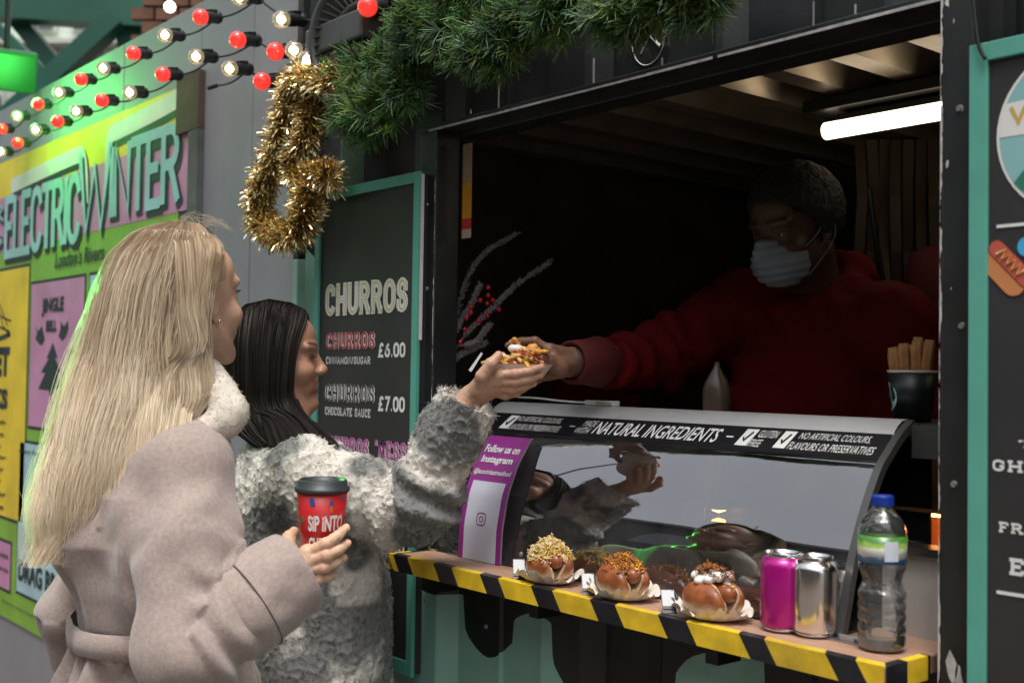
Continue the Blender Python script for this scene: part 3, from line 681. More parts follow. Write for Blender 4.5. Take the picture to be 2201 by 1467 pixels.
# ------------------------------------------------------------------ menu boards
def build_board():
    e = empty('menu_board', (-2.28, YF-.02, .77), 'tall black CHURROS price board with mint green frame left of the hatch', 'menu board')
    x0, x1, z0, z1 = W(683, 430, 1.43)[0], W(906, 370, 1.43)[0], W(880, 1452, 1.43)[2], W(905, 368, 1.43)[2]; yb = 1.43
    b = MB(); b.bx(x0+.004, x1-.004, yb, YF-.003, z0+.004, z1-.004); b.obj('panel', M_board, e)
    fw = .020
    for (a, c, d, f) in ((x0, x0+fw, z0, z1), (x1-fw, x1, z0, z1), (x0+fw, x1-fw, z1-fw*1.15, z1), (x0+fw, x1-fw, z0, z0+fw*1.5)):
        b = MB(); b.bx(a, c, yb-.006, yb+.004, d, f); b.obj('frame', M_mintframe, e, bevel=.0012)
    b = MB(); b.bx(x1+.001, x1+.0035, yb-.001, yb+.006, z1-.36, z1-.006); b.obj('edge_strip', mat('white_edge', (.7, .66, .68), .6), e)
    gold = mat('gold_line', (.55, .45, .08), .5); red = mat('red_ink', (.42, .03, .05), .5); mag = mat('magenta_ink', (.50, .09, .35), .5); blk = M_board
    def T(s, xa, xb, ya, yb_, xm, m, hw=.08, serif=.14, lift=.001, gap=.3, fn=letters):
        o = np.array([W(xa, yb_, yb)[0], yb, W(xm, yb_, yb)[2]]); ru = np.array([W(xb, yb_, yb)[0]-o[0], 0, 0]); uv = np.array([0, 0, W(xm, ya, yb)[2]-o[2]])
        return letters('lettering', s, o, ru, uv, m, e, hw=hw, serif=serif, lift=lift, gap=gap)
    def T2(s, **k):
        pass
    T('CHURROS', 703, 872, 611, 680, 702, M_white, .115, .16, gap=.42); T('CHURROS', 703, 872, 611, 680, 702, gold, .055, .12, .0014, gap=.42); T('CHURROS', 703, 872, 611, 680, 702, M_white, .028, .1, .0018, gap=.42)
    T('CHURROS', 704, 804, 715, 751, 703, M_white, .135, .17, gap=.55); T('CHURROS', 704, 804, 715, 751, 703, red, .08, .13, .0016, gap=.55)
    T('£6.00', 815, 870, 736, 768, 815, M_white, .1, .05, gap=.25)
    T('CINNAMON/SUGAR', 702, 796, 766, 782, 703, M_white, .075, .07, gap=.42)
    T('CHURROS', 702, 803, 824, 862, 703, M_white, .15, .16, gap=.62); T('CHURROS', 702, 803, 824, 862, 703, blk, .068, .10, .0016, gap=.62)
    T('£7.00', 815, 869, 850, 883, 815, M_white, .1, .05, gap=.25)
    T('CHOCOLATE SAUCE', 700, 796, 873, 891, 701, M_white, .075, .07, gap=.42)
    T("CHURROS 'MESS'", 700, 880, 934, 972, 701, M_white, .135, .17, gap=.55); T("CHURROS 'MESS'", 700, 880, 934, 972, 701, mag, .085, .13, .0016, gap=.55)
    T('£9.50', 822, 881, 1000, 1034, 822, M_white, .1, .05, gap=.25)
    T('ICE CREAM', 701, 790, 1010, 1028, 702, M_white, .085, .1, gap=.3)
    T('£9.00', 815, 868, 1146, 1180, 815, M_white, .1, .05, gap=.25)
    T('HOT CHOCOLATE', 715, 833, 1200, 1226, 715, M_white, .1, .1, gap=.3)
build_board()
def build_board2():
    y = 1.425; e = empty('menu_board', (-.2, y, .7), 'black menu board with round mountain logo and hot dog at the right edge', 'menu board')
    x0 = W(2086, 600, y)[0]; z1 = W(2100, 98, y)[2]; z0 = .72; x1 = x0+.55
    b = MB(); b.bx(x0+.003, x1, y, YF-.001, z0, z1-.003); b.obj('panel', M_board, e)
    fw = .0245
    b = MB(); b.bx(x0, x0+fw, y-.006, y+.004, z0, z1); b.obj('frame', M_mintframe, e, bevel=.0012)
    b = MB(); b.bx(x0+fw, x1, y-.006, y+.004, z1-.024, z1); b.obj('frame', M_mintframe, e, bevel=.0012)
    b = MB(); b.bx(x1-.02, x1, y-.006, y+.004, z0, z1-.024); b.obj('frame', M_mintframe, e)
    b = MB(); b.tube(smooth_path([W(2086, -70, y-.012), W(2096, 40, y-.012), W(2104, 98, y-.012), W(2118, 128, y-.010)], 20), .0025, 6); b.obj('cable', M_dark, e, True)
    zc = W(2143, 298, y)[2]; xa = W(2143, 298, y)[0]; r = .108; xc = xa+r
    def disc(name, pts, m, lift): mk(name, [(a, y-lift, c) for a, c in pts], [tuple(range(len(pts)))], m, e)
    def circ(rr, n=48, a0=0, a1=360): return [(xc+rr*math.cos(R(a)), zc+rr*math.sin(R(a))) for a in np.linspace(a0, a1, n, endpoint=a1-a0 < 360)]
    disc('logo_rim', circ(r), M_white, .001); tealm = mat('logo_teal', (.25, .50, .50), .5, var=.05)
    disc('logo_field', circ(r-.004), tealm, .0014)
    za, zb = zc+.004, zc+.045
    def chord(z): return math.sqrt((r-.004)**2-(z-zc)**2)
    nband = [(xc-chord(zc+t), zc+t) for t in np.linspace(.0, .042, 6)]; disc('logo_band', [(xc+.09, zc+.0), (xc+.09, zc+.055)]+nband[::-1], M_white, .0018)
    letters('logo_letter', 'V', (xc-.088, y, zc+.014), (.018, 0, 0), (0, 0, .024), mat('gold_ink', (.6, .42, .1), .5), e, hw=.11, lift=.0022)
    disc('logo_mountain', [(xc-.085, zc-.06), (xc-.075, zc-.07), (xc-.04, zc-.09), (xc+.05, zc-.09), (xc+.02, zc+.0), (xc-.035, zc-.0), (xc-.05, zc-.02)], mat('logo_green', (.03, .2, .14), .5), .0018)
    disc('logo_slope', [(xc-.06, zc-.055), (xc-.045, zc-.08), (xc-.02, zc-.06), (xc-.03, zc-.012), (xc-.045, zc-.03)], mat('logo_green_light', (.12, .38, .28), .5), .0022)
    def rule(py): a = W(2143, py, y); b = MB(); b.bx(a[0], x1-.03, y-.0012, y-.0002, a[2]-.002, a[2]+.002); b.obj('rule', M_white, e)
    rule(487); rule(1271)
    def T(s, xa, ya, yb_, wpc, m=M_white): o = np.array([W(xa, yb_, y)[0], y, W(xa, yb_, y)[2]]); h = W(xa, ya, y)[2]-o[2]; letters('lettering', s, o, (wpc*h*len(s), 0, 0), (0, 0, h), m, e, hw=.11, serif=.16, gap=.45)
    T('GHERKINS', 2136, 986, 1011, 1.25); T('FRANKFURTER', 2152, 1120, 1143, 1.25); T('EXTRA', 2177, 1198, 1235, 1.05); T("'BIG DOG'", 2192, 945, 962, 1.2)
    # the hot dog icon: bun, sausage, mustard
    c0, c1 = W(2140, 545, y), W(2192, 598, y); bun = mat('icon_bun', (.55, .22, .08), .5); saus = mat('icon_sausage', (.5, .10, .07), .5); mus = mat('icon_mustard', (.75, .55, .2), .5); out = mat('icon_outline', (.12, .03, .02), .5)
    d = (c1-c0); L = np.linalg.norm(d); d /= L; nn = np.array([-d[2], 0, d[0]])
    def pill(name, a, b_, r_, m, lift):
        an = math.atan2((b_-a)[2], (b_-a)[0]); pts = [(b_[0]+r_*math.cos(t), b_[2]+r_*math.sin(t)) for t in np.linspace(an-math.pi/2, an+math.pi/2, 9)]+[(a[0]+r_*math.cos(t), a[2]+r_*math.sin(t)) for t in np.linspace(an+math.pi/2, an+1.5*math.pi, 9)]
        disc(name, pts, m, lift)
    a, b2 = c0-nn*.010+d*.006, c1-nn*.010; pill('icon', a, b2, .0165, out, .0008); pill('icon', a, b2, .015, bun, .0012)
    a, b2 = c0+nn*.006-d*.003, c1+nn*.006+d*.008; pill('icon', a, b2, .0115, out, .0015); pill('icon', a, b2, .0102, saus, .0018)
    zz = [c0+nn*.007+d*L*t+nn*(.006 if i % 2 else -.006) for i, t in enumerate(np.linspace(.05, .98, 10))]
    b = MB(); b.tube([(q[0], y-.0022, q[2]) for q in zz], .0018, 4); b.obj('icon', mus, e)
    q = W(2201, 530, y); disc('icon', [(q[0]+.002+.010*math.cos(t), q[2]+.012*math.sin(t)) for t in np.linspace(0, 6.28, 20, endpoint=False)], mat('icon_blue', (.05, .4, .7), .5), .0012)
build_board2()

# ------------------------------------------------------------------ serving shelf with hazard tape
ZSH = 1.047; SX0, SX1, SY0 = -2.004, -.853, 1.348
def build_shelf():
    e = empty('serving_shelf', (-1.4, YF, ZSH-.03), 'wooden serving shelf edged with yellow and black hazard tape', 'shelf')
    b = MB(); b.bx(SX0+.001, SX1-.001, SY0+.001, 1.56, ZSH-.026, ZSH); b.obj('board', M_wood, e, bevel=.002)
    w = .058; x = SX0; sh = .018; i = 0
    # tape pieces wrap the top lip and the front edge, slanted like a parallelogram
    ys = SY0-.0015; zt = ZSH+.0012; zb = ZSH-.031; lip = .018
    EN = [-2.004+.018, -1.935, -1.846, -1.787, -1.700, -1.646, -1.555, -1.498, -1.405, -1.346, -1.252, -1.193, -1.092, -1.046, -.944, -.896, SX1]
    while x < SX1-.001:
        x1 = EN[i]; m = M_yel if i % 2 == 0 else M_blk
        def cl(v): return min(max(v, SX0), SX1)
        s1, s2, s3 = .010, 0., -.022 if False else .022
        v = [(cl(x-s1), SY0+lip, zt), (cl(x1-s1), SY0+lip, zt), (cl(x1), ys, zt), (cl(x), ys, zt), (cl(x1+s3), ys, zb), (cl(x+s3), ys, zb), (cl(x1+s3), SY0+.02, zb), (cl(x+s3), SY0+.02, zb)]
        mk('tape_stripe', v, [(3, 2, 1, 0), (5, 4, 2, 3), (7, 6, 4, 5)], m, e)
        x = x1; i += 1
    for xx, s in ((SX0, -1), (SX1, 1)):
        j = 0; yy = SY0+.001
        while yy < 1.45:
            y2 = min(yy+.05, 1.455); xo = xx+s*.0015
            v = [(xo, yy, zb), (xo, y2, zb), (xo, y2, zt), (xo, yy, zt), (xx-s*.012, y2, zt+.0004), (xx-s*.012, max(yy, SY0+.018), zt+.0004)]
            f = [(0, 1, 2, 3), (3, 2, 4, 5)] if s > 0 else [(3, 2, 1, 0), (5, 4, 2, 3)]
            mk('tape_stripe', v, f, (M_blk if (j+(s < 0)) % 2 == 0 else M_yel), e); yy = y2; j += 1
    b = MB()
    for x in (-1.93, -1.62, -1.2, -.95): b = MB(); b.bx(x, x+.025, 1.40, YF, ZSH-.07, ZSH-.032); b.obj('bracket', M_dark, e)
    # metal latch plates let into the wood
    for px, py, s in ((985, 1192, 1.), (1825, 1379, 1.15)):
        g = G(px, py, ZSH); b = MB(); b.bx(g[0]-.026*s, g[0]+.026*s, g[1]-.012, g[1]+.012, ZSH+.0005, ZSH+.0025)
        o = b.obj('latch_plate', M_steel, e, bevel=.0008)
        b = MB(); b.bx(g[0]-.012, g[0]+.012, g[1]-.006, g[1]+.006, ZSH+.0025, ZSH+.008); b.tube([(g[0]-.016, g[1], ZSH+.007), (g[0]+.016, g[1], ZSH+.007)], .003, 8); b.obj('catch', M_steel, o, bevel=.0006)
build_shelf()

# ------------------------------------------------------------------ curved glass display case
PROF = [(1.633, 1.355), (1.601, 1.335), (1.572, 1.310), (1.545, 1.283), (1.509, 1.223), (1.480, 1.157), (1.461, 1.091), (1.449, 1.050)]
def build_case():
    XC0, XC1 = -1.985, -.997
    e = empty('display_case', (-1.5, 1.6, ZSH), 'curved glass food display case with black NATURAL INGREDIENTS strip', 'display case')
    pr = smooth_path([(0, a, b) for a, b in PROF], 36)[:, 1:]
    V = [(x, a, b) for x in (XC0, XC1) for a, b in pr]; n = len(pr)
    g = glass_mat('case_glass', (.60, .62, .63), .012, 1.6, 6.0, .02, bump=.0012, bscale=3.)
    mk('front_glass', V, [(i, i+1, n+i+1, n+i) for i in range(n-1)], g, e, True)
    def off(a, b, d):     # outward normal offset in the y-z plane
        i = np.argmin([(q[0]-a)**2+(q[1]-b)**2 for q in pr]); i = min(max(i, 1), n-2); t = pr[i+1]-pr[i-1]; t /= np.linalg.norm(t); nn = np.array([t[1], -t[0]]); return np.array([a, b])+nn*(d if nn[0] < 0 else -d)
    # trim down the right end
    V = []; F = []
    for j, (a, b) in enumerate(pr):
        o = off(a, b, .003); i_ = off(a, b, -.010)
        V += [(XC1-.001, *o), (XC1+.012, *o), (XC1+.012, *i_), (XC1-.001, *i_)]
    for j in range(n-1):
        k = 4*j; F += [(k+a, k+(a+1) % 4, k+4+(a+1) % 4, k+4+a) for a in range(4)]
    mk('end_trim', V, F+[(3, 2, 1, 0), (4*n-4, 4*n-3, 4*n-2, 4*n-1)], mat('trim_grey', (.10, .10, .10), .35, .4), e)
    b = MB(); b.lathe([(.0001, -.004), (.014, -.004), (.016, .0), (.016, .018)], 18, (XC1+.012, 1.640, 1.338), (-1, 0, 0)); b.obj('end_cap', M_dark, e, True)
    # top rail (rounded) and deck
    rp = [(1.66, 1.340), (1.66, 1.357), (1.64, 1.3585), (1.625, 1.357), (1.612, 1.350), (1.602, 1.341), (1.5975, 1.334)]
    m = len(rp); V = [(x, a, b) for x in (XC0, XC1-.002) for a, b in rp]
    mk('top_rail', V, [(i, i+1, m+i+1, m+i) for i in range(m-1)], M_rail, e, True)
    b = MB(); b.bx(XC0, -1.10, 1.66, 1.715, 1.335, 1.352); b.bx(-1.10, -.84, 1.66, 1.95, 1.335, 1.352); b.obj('deck', mat('deck_steel', (.12, .12, .12), .35, .7), e)
    b = MB(); b.bx(XC1+.013, -.84, 1.655, 1.66, 1.325, 1.352); b.bx(XC1+.013, -.84, 1.625, 1.655, 1.30, 1.35); b.obj('end_rail', mat('end_rail_grey', (.05, .05, .05), .5), e)  # end rail in an even dark grey
    # black strip
    A, B = np.array([1.5990, 1.3335]), np.array([1.5585, 1.2965]); oo = np.array([-.0022, .0024])
    a, b_ = A+oo, B+oo
    V = [(XC0, *b_), (XC1-.002, *b_), (XC1-.002, *a), (XC0, *a)]
    mk('text_strip', V, [(0, 1, 2, 3)], mat('strip_black', (.010, .010, .012), .35, var=.1), e)
    b = MB(); b.add([(XC0, *(B+oo*1.0)), (XC1-.002, *(B+oo)), (XC1-.002, *(B-oo*.2+[0, -.002])), (XC0, *(B-oo*.2+[0, -.002]))], [(0, 3, 2, 1)]); b.obj('strip_lip', M_dark, e)
    up = a-b_; upv = np.array([0, up[0], up[1]])
    def sx(px, py): return W(px, py, 1.577)[0]
    def T(s, x0, x1, v0, v1, py, bold=.015, shear=.28):
        xa, xb = sx(x0, py), sx(x1, py); o = np.array([xa, b_[0], b_[1]])+upv*v0
        text('lettering', s, o, (xb-xa, 0, 0), upv*(v1-v0), M_white, e, bold, shear, .0006)
    T('NATURAL INGREDIENTS', 1280, 1548, .20, .82, 932, .012); T('MADE', 1250, 1279, .54, .84, 920, 0); T('WITH', 1243, 1273, .18, .48, 925, 0)
    for x0, x1, py in ((1225, 1237, 919), (1562, 1577, 942)):
        T('-', x0, x1, .47, .53, py, .02, 0)
    def chk(x0, x1, py):
        xa, xb = sx(x0, py), sx(x1, py); w = xb-xa; s = .22*w; q = [(xa, .16), (xb-s, .16), (xb, .88), (xa+s, .88)]
        mk('tick_box', [(x, *(b_+up*v+[-.0004, .0004])) for x, v in q], [(0, 1, 2, 3)], M_white, e)
        k = MB(); k.tube([(xa+w*.32, *(b_+up*.5+[-.001, .001])), (xa+w*.44, *(b_+up*.34+[-.001, .001])), (xa+w*.74, *(b_+up*.74+[-.001, .001]))], .0016, 4); k.obj('tick', M_dark, e)
    chk(1589, 1622, 944); chk(1671, 1704, 950); chk(1083, 1107, 910)
    T('GLUTEN', 1627, 1668, .55, .86, 946, .0); T('FREE', 1617, 1644, .14, .45, 946, .0)
    T('NO ARTIFICIAL COLOURS,', 1713, 1866, .55, .86, 953, .0); T('FLAVOURS OR PRESERVATIVES', 1702, 1887, .14, .45, 955, .0)
    T('NO ARTIFICIAL COLOURS,', 1107, 1201, .55, .86, 910, .0); T('FLAVOURS OR PRESERVATIVES', 1099, 1210, .14, .45, 913, .0)
    # inside the case
    b = MB(); b.bx(XC0, XC1, 1.46, 1.70, ZSH-.02, ZSH+.004); b.obj('case_floor', mat('case_floor', (.03, .03, .03), .3, .3), e)
    b = MB(); b.bx(XC0, -1.0, 1.705, 1.71, .9, 1.335); b.obj('case_back', M_dark, e)
    b = MB(); b.bx(XC0, XC1, 1.60, 1.70, 1.16, 1.165); b.obj('inner_shelf', glass_mat('shelf_glass', (.5, .52, .5), .05, 1.45, 1., .1), e)
    b = MB(); b.bx(XC1+.014, -.84, 1.545, 1.57, ZSH-.02, 1.165); b.obj('side_panel', mat('side_steel', (.44, .42, .40), .5, .1, var=.15), e)
    b = MB(); b.bx(XC1+.014, -.84, 1.535, 1.58, 1.166, 1.178); b.obj('side_rim', mat('rim_dark', (.03, .028, .025), .3, .3), e)
    b = MB(); b.bx(-1.985, -1.975, 1.52, 1.70, ZSH, 1.335); b.obj('end_panel', M_dark, e)
build_case()

def build_warmer():
    # food warmer behind the case end with its lit heat lamps
    e = empty('food_warmer', (-.93, 1.75, 1.1), 'orange-lit food warmer glowing behind the end of the glass case', 'food warmer')
    cop = mat('copper_tray', (.55, .26, .11), .45, .3, var=.2); glow = mat('heat_lamp_glow', (1, .6, .3), .4, var=0, emit=(1, .42, .10), estr=9)
    a = P(1932, 1078, 1.95)
    b = MB(); b.bx(a[0]-.05, a[0]+.14, a[1]+.10, a[1]+.105, a[2]-.12, a[2]+.10); b.obj('added_back_panel', cop, e)  # plate added to brighten the warmer by catching the lamp's orange light
    b = MB(); b.bx(a[0]-.05, a[0]+.12, a[1]-.06, a[1]+.10, a[2]-.006, a[2]); b.obj('shelf', cop, e, bevel=.002)
    b = MB(); b.bx(a[0]-.05, a[0]+.12, a[1]-.06, a[1]+.10, a[2]-.10, a[2]-.095); b.obj('shelf', cop, e, bevel=.002)
    b = MB(); b.bx(a[0]-.03, a[0]+.10, a[1]+.03, a[1]+.05, a[2]-.022, a[2]-.008); b.obj('heat_lamp', glow, e)
    b = MB(); b.bx(a[0]-.06, a[0]-.05, a[1]-.07, a[1]+.1, a[2]-.14, a[2]+.1); b.obj('side_frame', M_dark, e)
    b = MB(); b.lathe([(.0001, 0), (.02, 0), (.024, .02), (.010, .03), (.0001, .03)], 14, P(1965, 1120, 1.98)); b.obj('roll', mat('toasted_bread', (.5, .25, .1), .6), e, True)
    e = empty('heat_lamp', P(1540, 1085, 2.15), 'small glowing heat lamp over the trays inside the glass case', 'heat lamp')  # lamp added where a warm reflection shows in the glass
    c = P(1545, 1092, 2.15)
    b = MB(); b.lathe([(.010, .02), (.022, 0.006), (.026, 0)], 18, c); b.lathe([(.009, .02), (.009, .10)], 10, c); b.obj('lamp_shade', cop, e, True)
    b = MB(); b.lathe([(.0001, -.008), (.012, -.004), (.016, .004), (.010, .014)], 14, c); b.obj('bulb', glow, e, True)
    for (px, py, Z, r, h, lab) in ((1440, 1130, 2.05, .038, .07, 'black upright sauce pot standing inside the glass case'), (1600, 1160, 2.0, .055, .03, 'low dark pan inside the glass case behind the third hot dog'), (1330, 1180, 2.3, .05, .025, 'shallow dark pan inside the glass case behind the second hot dog')):
        q = P(px, py, Z); q[2] = max(q[2]-h/2, ZSH+.005); q[1] = min(max(q[1], 1.57), 1.64)
        e = MB(); e.lathe([(.0001, 0), (r*.9, 0), (r, .004), (r, h), (r*1.06, h+.003), (r*.95, h+.002), (r*.94, .008), (.0001, .008)], 24, q)
        tag(e.obj('pan', mat('pan_metal', (.05, .045, .04), .35, .7), None, True), lab, 'pan')
build_warmer()
# ------------------------------------------------------------------ festoon lights
def build_festoon():
    red = mat('red_bulb', (.60, .02, .02), .12, var=0, emit=(1, .05, .035), estr=.55, coat=.6)
    warm = glass_mat('warm_bulb', (1, .94, .8), .06, 1.5, 1.6, .16)
    hot = mat('filament', (1, .8, .5), .3, var=0, emit=(1, .82, .5), estr=7)
    rub = mat('black_rubber', (.012, .014, .015), .5, var=.2)
    YB, YW = 1.33, 1.425
    strings = {
     'upper': [(790, 15, 'r'), (605, 42, 'w'), (515, -5, 'w'), (431, 37, 'r'), (355, 76, 'w'), (287, 115, 'r'), (222, 147, 'w'), (174, 171, 'r'), (127, 199, 'w'), (82, 224, 'r'), (37, 249, 'w'), (4, 277, 'r')],
     'middle': [(632, 108, 'w'), (592, 111, 'r'), (511, 86, 'r'), (422, 122, 'w'), (350, 160, 'r'), (279, 199, 'w'), (219, 216, 'r'), (164, 239, 'w'), (124, 261, 'r'), (77, 279, 'w'), (38, 307, 'r'), (2, 326, 'w')],
     'lower': [(661, 129, 'w'), (563, 175, 'r'), (494, 148, 'w')]}
    near = {'upper': 'upper string', 'middle': 'middle string', 'lower': 'short lower string'}
    where = ['nearest the fan', 'second from the near end', 'third from the near end', 'fourth from the near end', 'fifth from the near end', 'sixth from the near end', 'seventh from the near end', 'eighth from the near end', 'ninth from the near end', 'tenth from the near end', 'second from the left edge', 'at the left edge']
    protos = {}
    for sname, L in strings.items():
        wires = []
        for i, (px, py, c) in enumerate(L):
            p = W(px, py, YB); Z = (p-CAM)@FW; dia = .0435
            end = W(px+56*2.7/Z, py+2*2.7/Z, YW) if not (px, py) == (661, 129) else W(px+40, py+14, YW)
            ax = end-p; ax /= np.linalg.norm(ax); L0 = .088
            lab = ('glowing red' if c == 'r' else 'glowing warm white')+' party bulb on the '+near[sname]+', '+(where[i] if not (sname == 'lower') else ['touching the gold tinsel', 'below the wire end', 'furthest left'][i])
            key = c
            e = bpy.data.objects.new('party_light', None); COL.objects.link(e); e.location = Vector(p); e.empty_display_size = .02
            tag(e, lab, 'party light', 'festoon bulbs strung along the wall')
            e.rotation_mode = 'QUATERNION'; e.rotation_quaternion = Vector(ax).to_track_quat('Z', 'Y')
            if key not in protos:
                b = MB(); rr = dia/2
                b.lathe([(.0001, -rr)]+[(rr*math.sin(a), -rr*math.cos(a)) for a in np.linspace(.15, 2.55, 14)]+[(.0115, rr*1.02)], 24)
                bo = b.obj('bulb', red if c == 'r' else warm, None, True)
                b = MB(); b.lathe([(.0145, .016), (.0165, .020), (.0165, .055), (.0145, .058), (.0145, .074), (.017, .078), (.017, .090), (.0001, .090)], 18)
                b.box((0, .012, .062), (.018, .018, .03))
                so = b.obj('socket', rub, None); fo = None
                if c == 'w':
                    b = MB(); b.lathe([(.0001, -.013), (.008, -.010), (.0115, -.002), (.0085, .006), (.0001, .011)], 12); fo = b.obj('filament', hot, None, True)
                protos[key] = (bo, so, fo)
                for q in (bo, so, fo):
                    if q: q.parent = e
            else:
                for q in protos[key]:
                    if q: c2 = q.copy(); COL.objects.link(c2); c2.parent = e
            wires.append(p+ax*.088)
        if sname == 'upper':
            w = wires[:]; w = [W(960, -60, YW)]+w+[W(-120, 340, YW)]
        elif sname == 'middle':
            w = [W(740, 60, YW)]+wires+[W(-120, 385, YW)]
        else: w = [W(730, 120, YW)]+wires+[W(466, 184, YW-.02)]
        pts = []
        for a, c_ in zip(w[:-1], w[1:]):
            for t in np.linspace(0, 1, 7)[:-1]: pts.append(a*(1-t)+c_*t-np.array([0, 0, .012*math.sin(math.pi*t)]))
        pts.append(w[-1]); b = MB(); b.tube(pts, .0028, 6)
        if sname == 'lower': b.tube([w[-1], w[-1]+(w[-1]-w[-2])*.0+np.array([-.03, -.01, -.004])], .006, 8)
        tag(b.obj('string_light_cable', rub, None, True), 'black rubber cable carrying the '+{'upper': 'upper', 'middle': 'middle', 'lower': 'short lower'}[sname]+' row of party bulbs', 'cable')
    p = P(365, 15, 6.5); e = empty('hanging_bulb', p, 'lone bright bulb hanging in front of the brown brick pier', 'light')
    b = MB(); b.lathe([(.0001, -.03)]+[(.03*math.sin(a), -.03*math.cos(a)) for a in np.linspace(.2, 3, 12)], 18, p); b.obj('bulb', mat('bright_bulb', (1, .9, .7), .2, var=0, emit=(1, .85, .6), estr=5), e, True)
    b = MB(); b.lathe([(.016, .028), (.018, .07), (.0001, .07)], 12, p); b.tube([p+[0, 0, .07], p+[0, 0, .8]], .005, 6); b.obj('socket', rub, e)
build_festoon()

# ------------------------------------------------------------------ green flood light
def build_flood():
    def lampbody(p, tgt, sc, lab, em):
        e = empty('flood_light', p, lab, 'flood light'); d = tgt-p; d /= np.linalg.norm(d); u, w, _ = basis(d); rot = [u, w, d]
        b = MB(); b.box(p, np.array([.22, .16, .07])*sc, rot=rot); b.obj('housing', mat('green_housing', (.01, .09, .03), .5), e, bevel=.008*sc)
        b = MB(); b.box(p+d*.038*sc, np.array([.19, .13, .006])*sc, rot=rot); b.obj('lens', em, e)
        b = MB(); b.tube([p-d*.03*sc, p+[0, 0, .12*sc], p+[0, 0, .9]], .012*sc, 6); b.obj('bracket', M_dark, e)
        return e, d
    g = mat('green_lens', (.004, .05, .012), .3, var=0, emit=(.02, .5, .05), estr=.03)
    e0, d0 = lampbody(P(14, 150, 4.6), P(330, 640, 2.1), 1., 'dark green flood light hanging from the frame at the left edge', g)
    pl_ = bpy.data.lights.new('green_lamp', 'POINT'); pl_.energy = 10; pl_.color = (.08, 1, .13); pl_.shadow_soft_size = .1; po = bpy.data.objects.new('green_lamp', pl_); COL.objects.link(po); po.location = Vector(d0*.5); po.parent = e0
    p = P(-120, 520, 2.75); e, d = lampbody(p, P(210, 830, 1.95), .6, 'green flood light just past the left edge that rims the blonde hair', mat('green_glow', (.1, .9, .2), .3, var=0, emit=(.05, 1, .12), estr=4))
    ld = bpy.data.lights.new('flood_lamp', 'SPOT'); ld.energy = 130; ld.color = (.08, 1, .13); ld.spot_size = R(30); ld.spot_blend = .7; ld.shadow_soft_size = .05
    lo = bpy.data.objects.new('flood_lamp', ld); COL.objects.link(lo); lo.location = Vector(d*.05); lo.rotation_euler = (-Vector(d)).to_track_quat('Z', 'Y').to_euler(); lo.parent = e
build_flood()

# ------------------------------------------------------------------ extractor fan drum above the grey wall
def build_fan():
    c = W(775, 78, 1.37); Z = (c-CAM)@FW; e = empty('extractor_fan', c, 'dark round louvred extractor fan above the wall behind the bulbs', 'fan')
    n = np.array([.28, -.93, -.05]); n /= np.linalg.norm(n); u = np.cross([0, 0, 1.], n); u /= np.linalg.norm(u); w = np.cross(n, u)
    m = mat('fan_plastic', (.055, .06, .058), .45, var=.2)
    def ring(r, d): return [c+u*r*math.cos(a)+w*r*math.sin(a)+n*d for a in np.linspace(0, 2*math.pi, 49)]
    b = MB(); b.lathe([(.132, -.10), (.148, -.10), (.150, .0), (.146, .012), (.134, .012), (.132, 0)], 48, c, n); b.obj('outer_ring', m, e, True)
    b = MB(); b.lathe([(.062, -.05), (.062, .006), (.072, .010), (.078, .004), (.078, -.05)], 40, c, n); b.obj('hub_ring', m, e, True)
    b = MB(); b.lathe([(.0001, -.06), (.134, -.06)], 40, c, n); b.obj('drum', M_dark, e)
    proto = None
    for i in range(40):
        a = i*2*math.pi/40; dirv = u*math.cos(a)+w*math.sin(a); tv = -u*math.sin(a)+w*math.cos(a)
        sl = dirv*.02+0
        V = []
        for t, rr in ((0, .076), (1, .136)):
            q = c+dirv*rr+tv*.012*(t-.5)
            for s in (-.0016, .0016): V += [q+tv*s-n*.03+tv*.006, q+tv*s+n*.008]
        mk('fin', V, [(0, 1, 3, 2), (4, 6, 7, 5), (0, 4, 5, 1), (2, 3, 7, 6), (1, 5, 7, 3)], m, e)
    a = W(655, 66, 1.33)
    b = MB(); b.bx(a[0], a[0]+.24, 1.33, 1.45, a[2]-.065, a[2]-.0); b.obj('base', m, e, bevel=.006)
    b = MB(); b.bx(a[0]+.01, a[0]+.23, 1.34, 1.45, a[2]-.12, a[2]-.067); b.obj('base_tray', mat('brown_plastic', (.06, .045, .04), .5), e, bevel=.004)
build_fan()

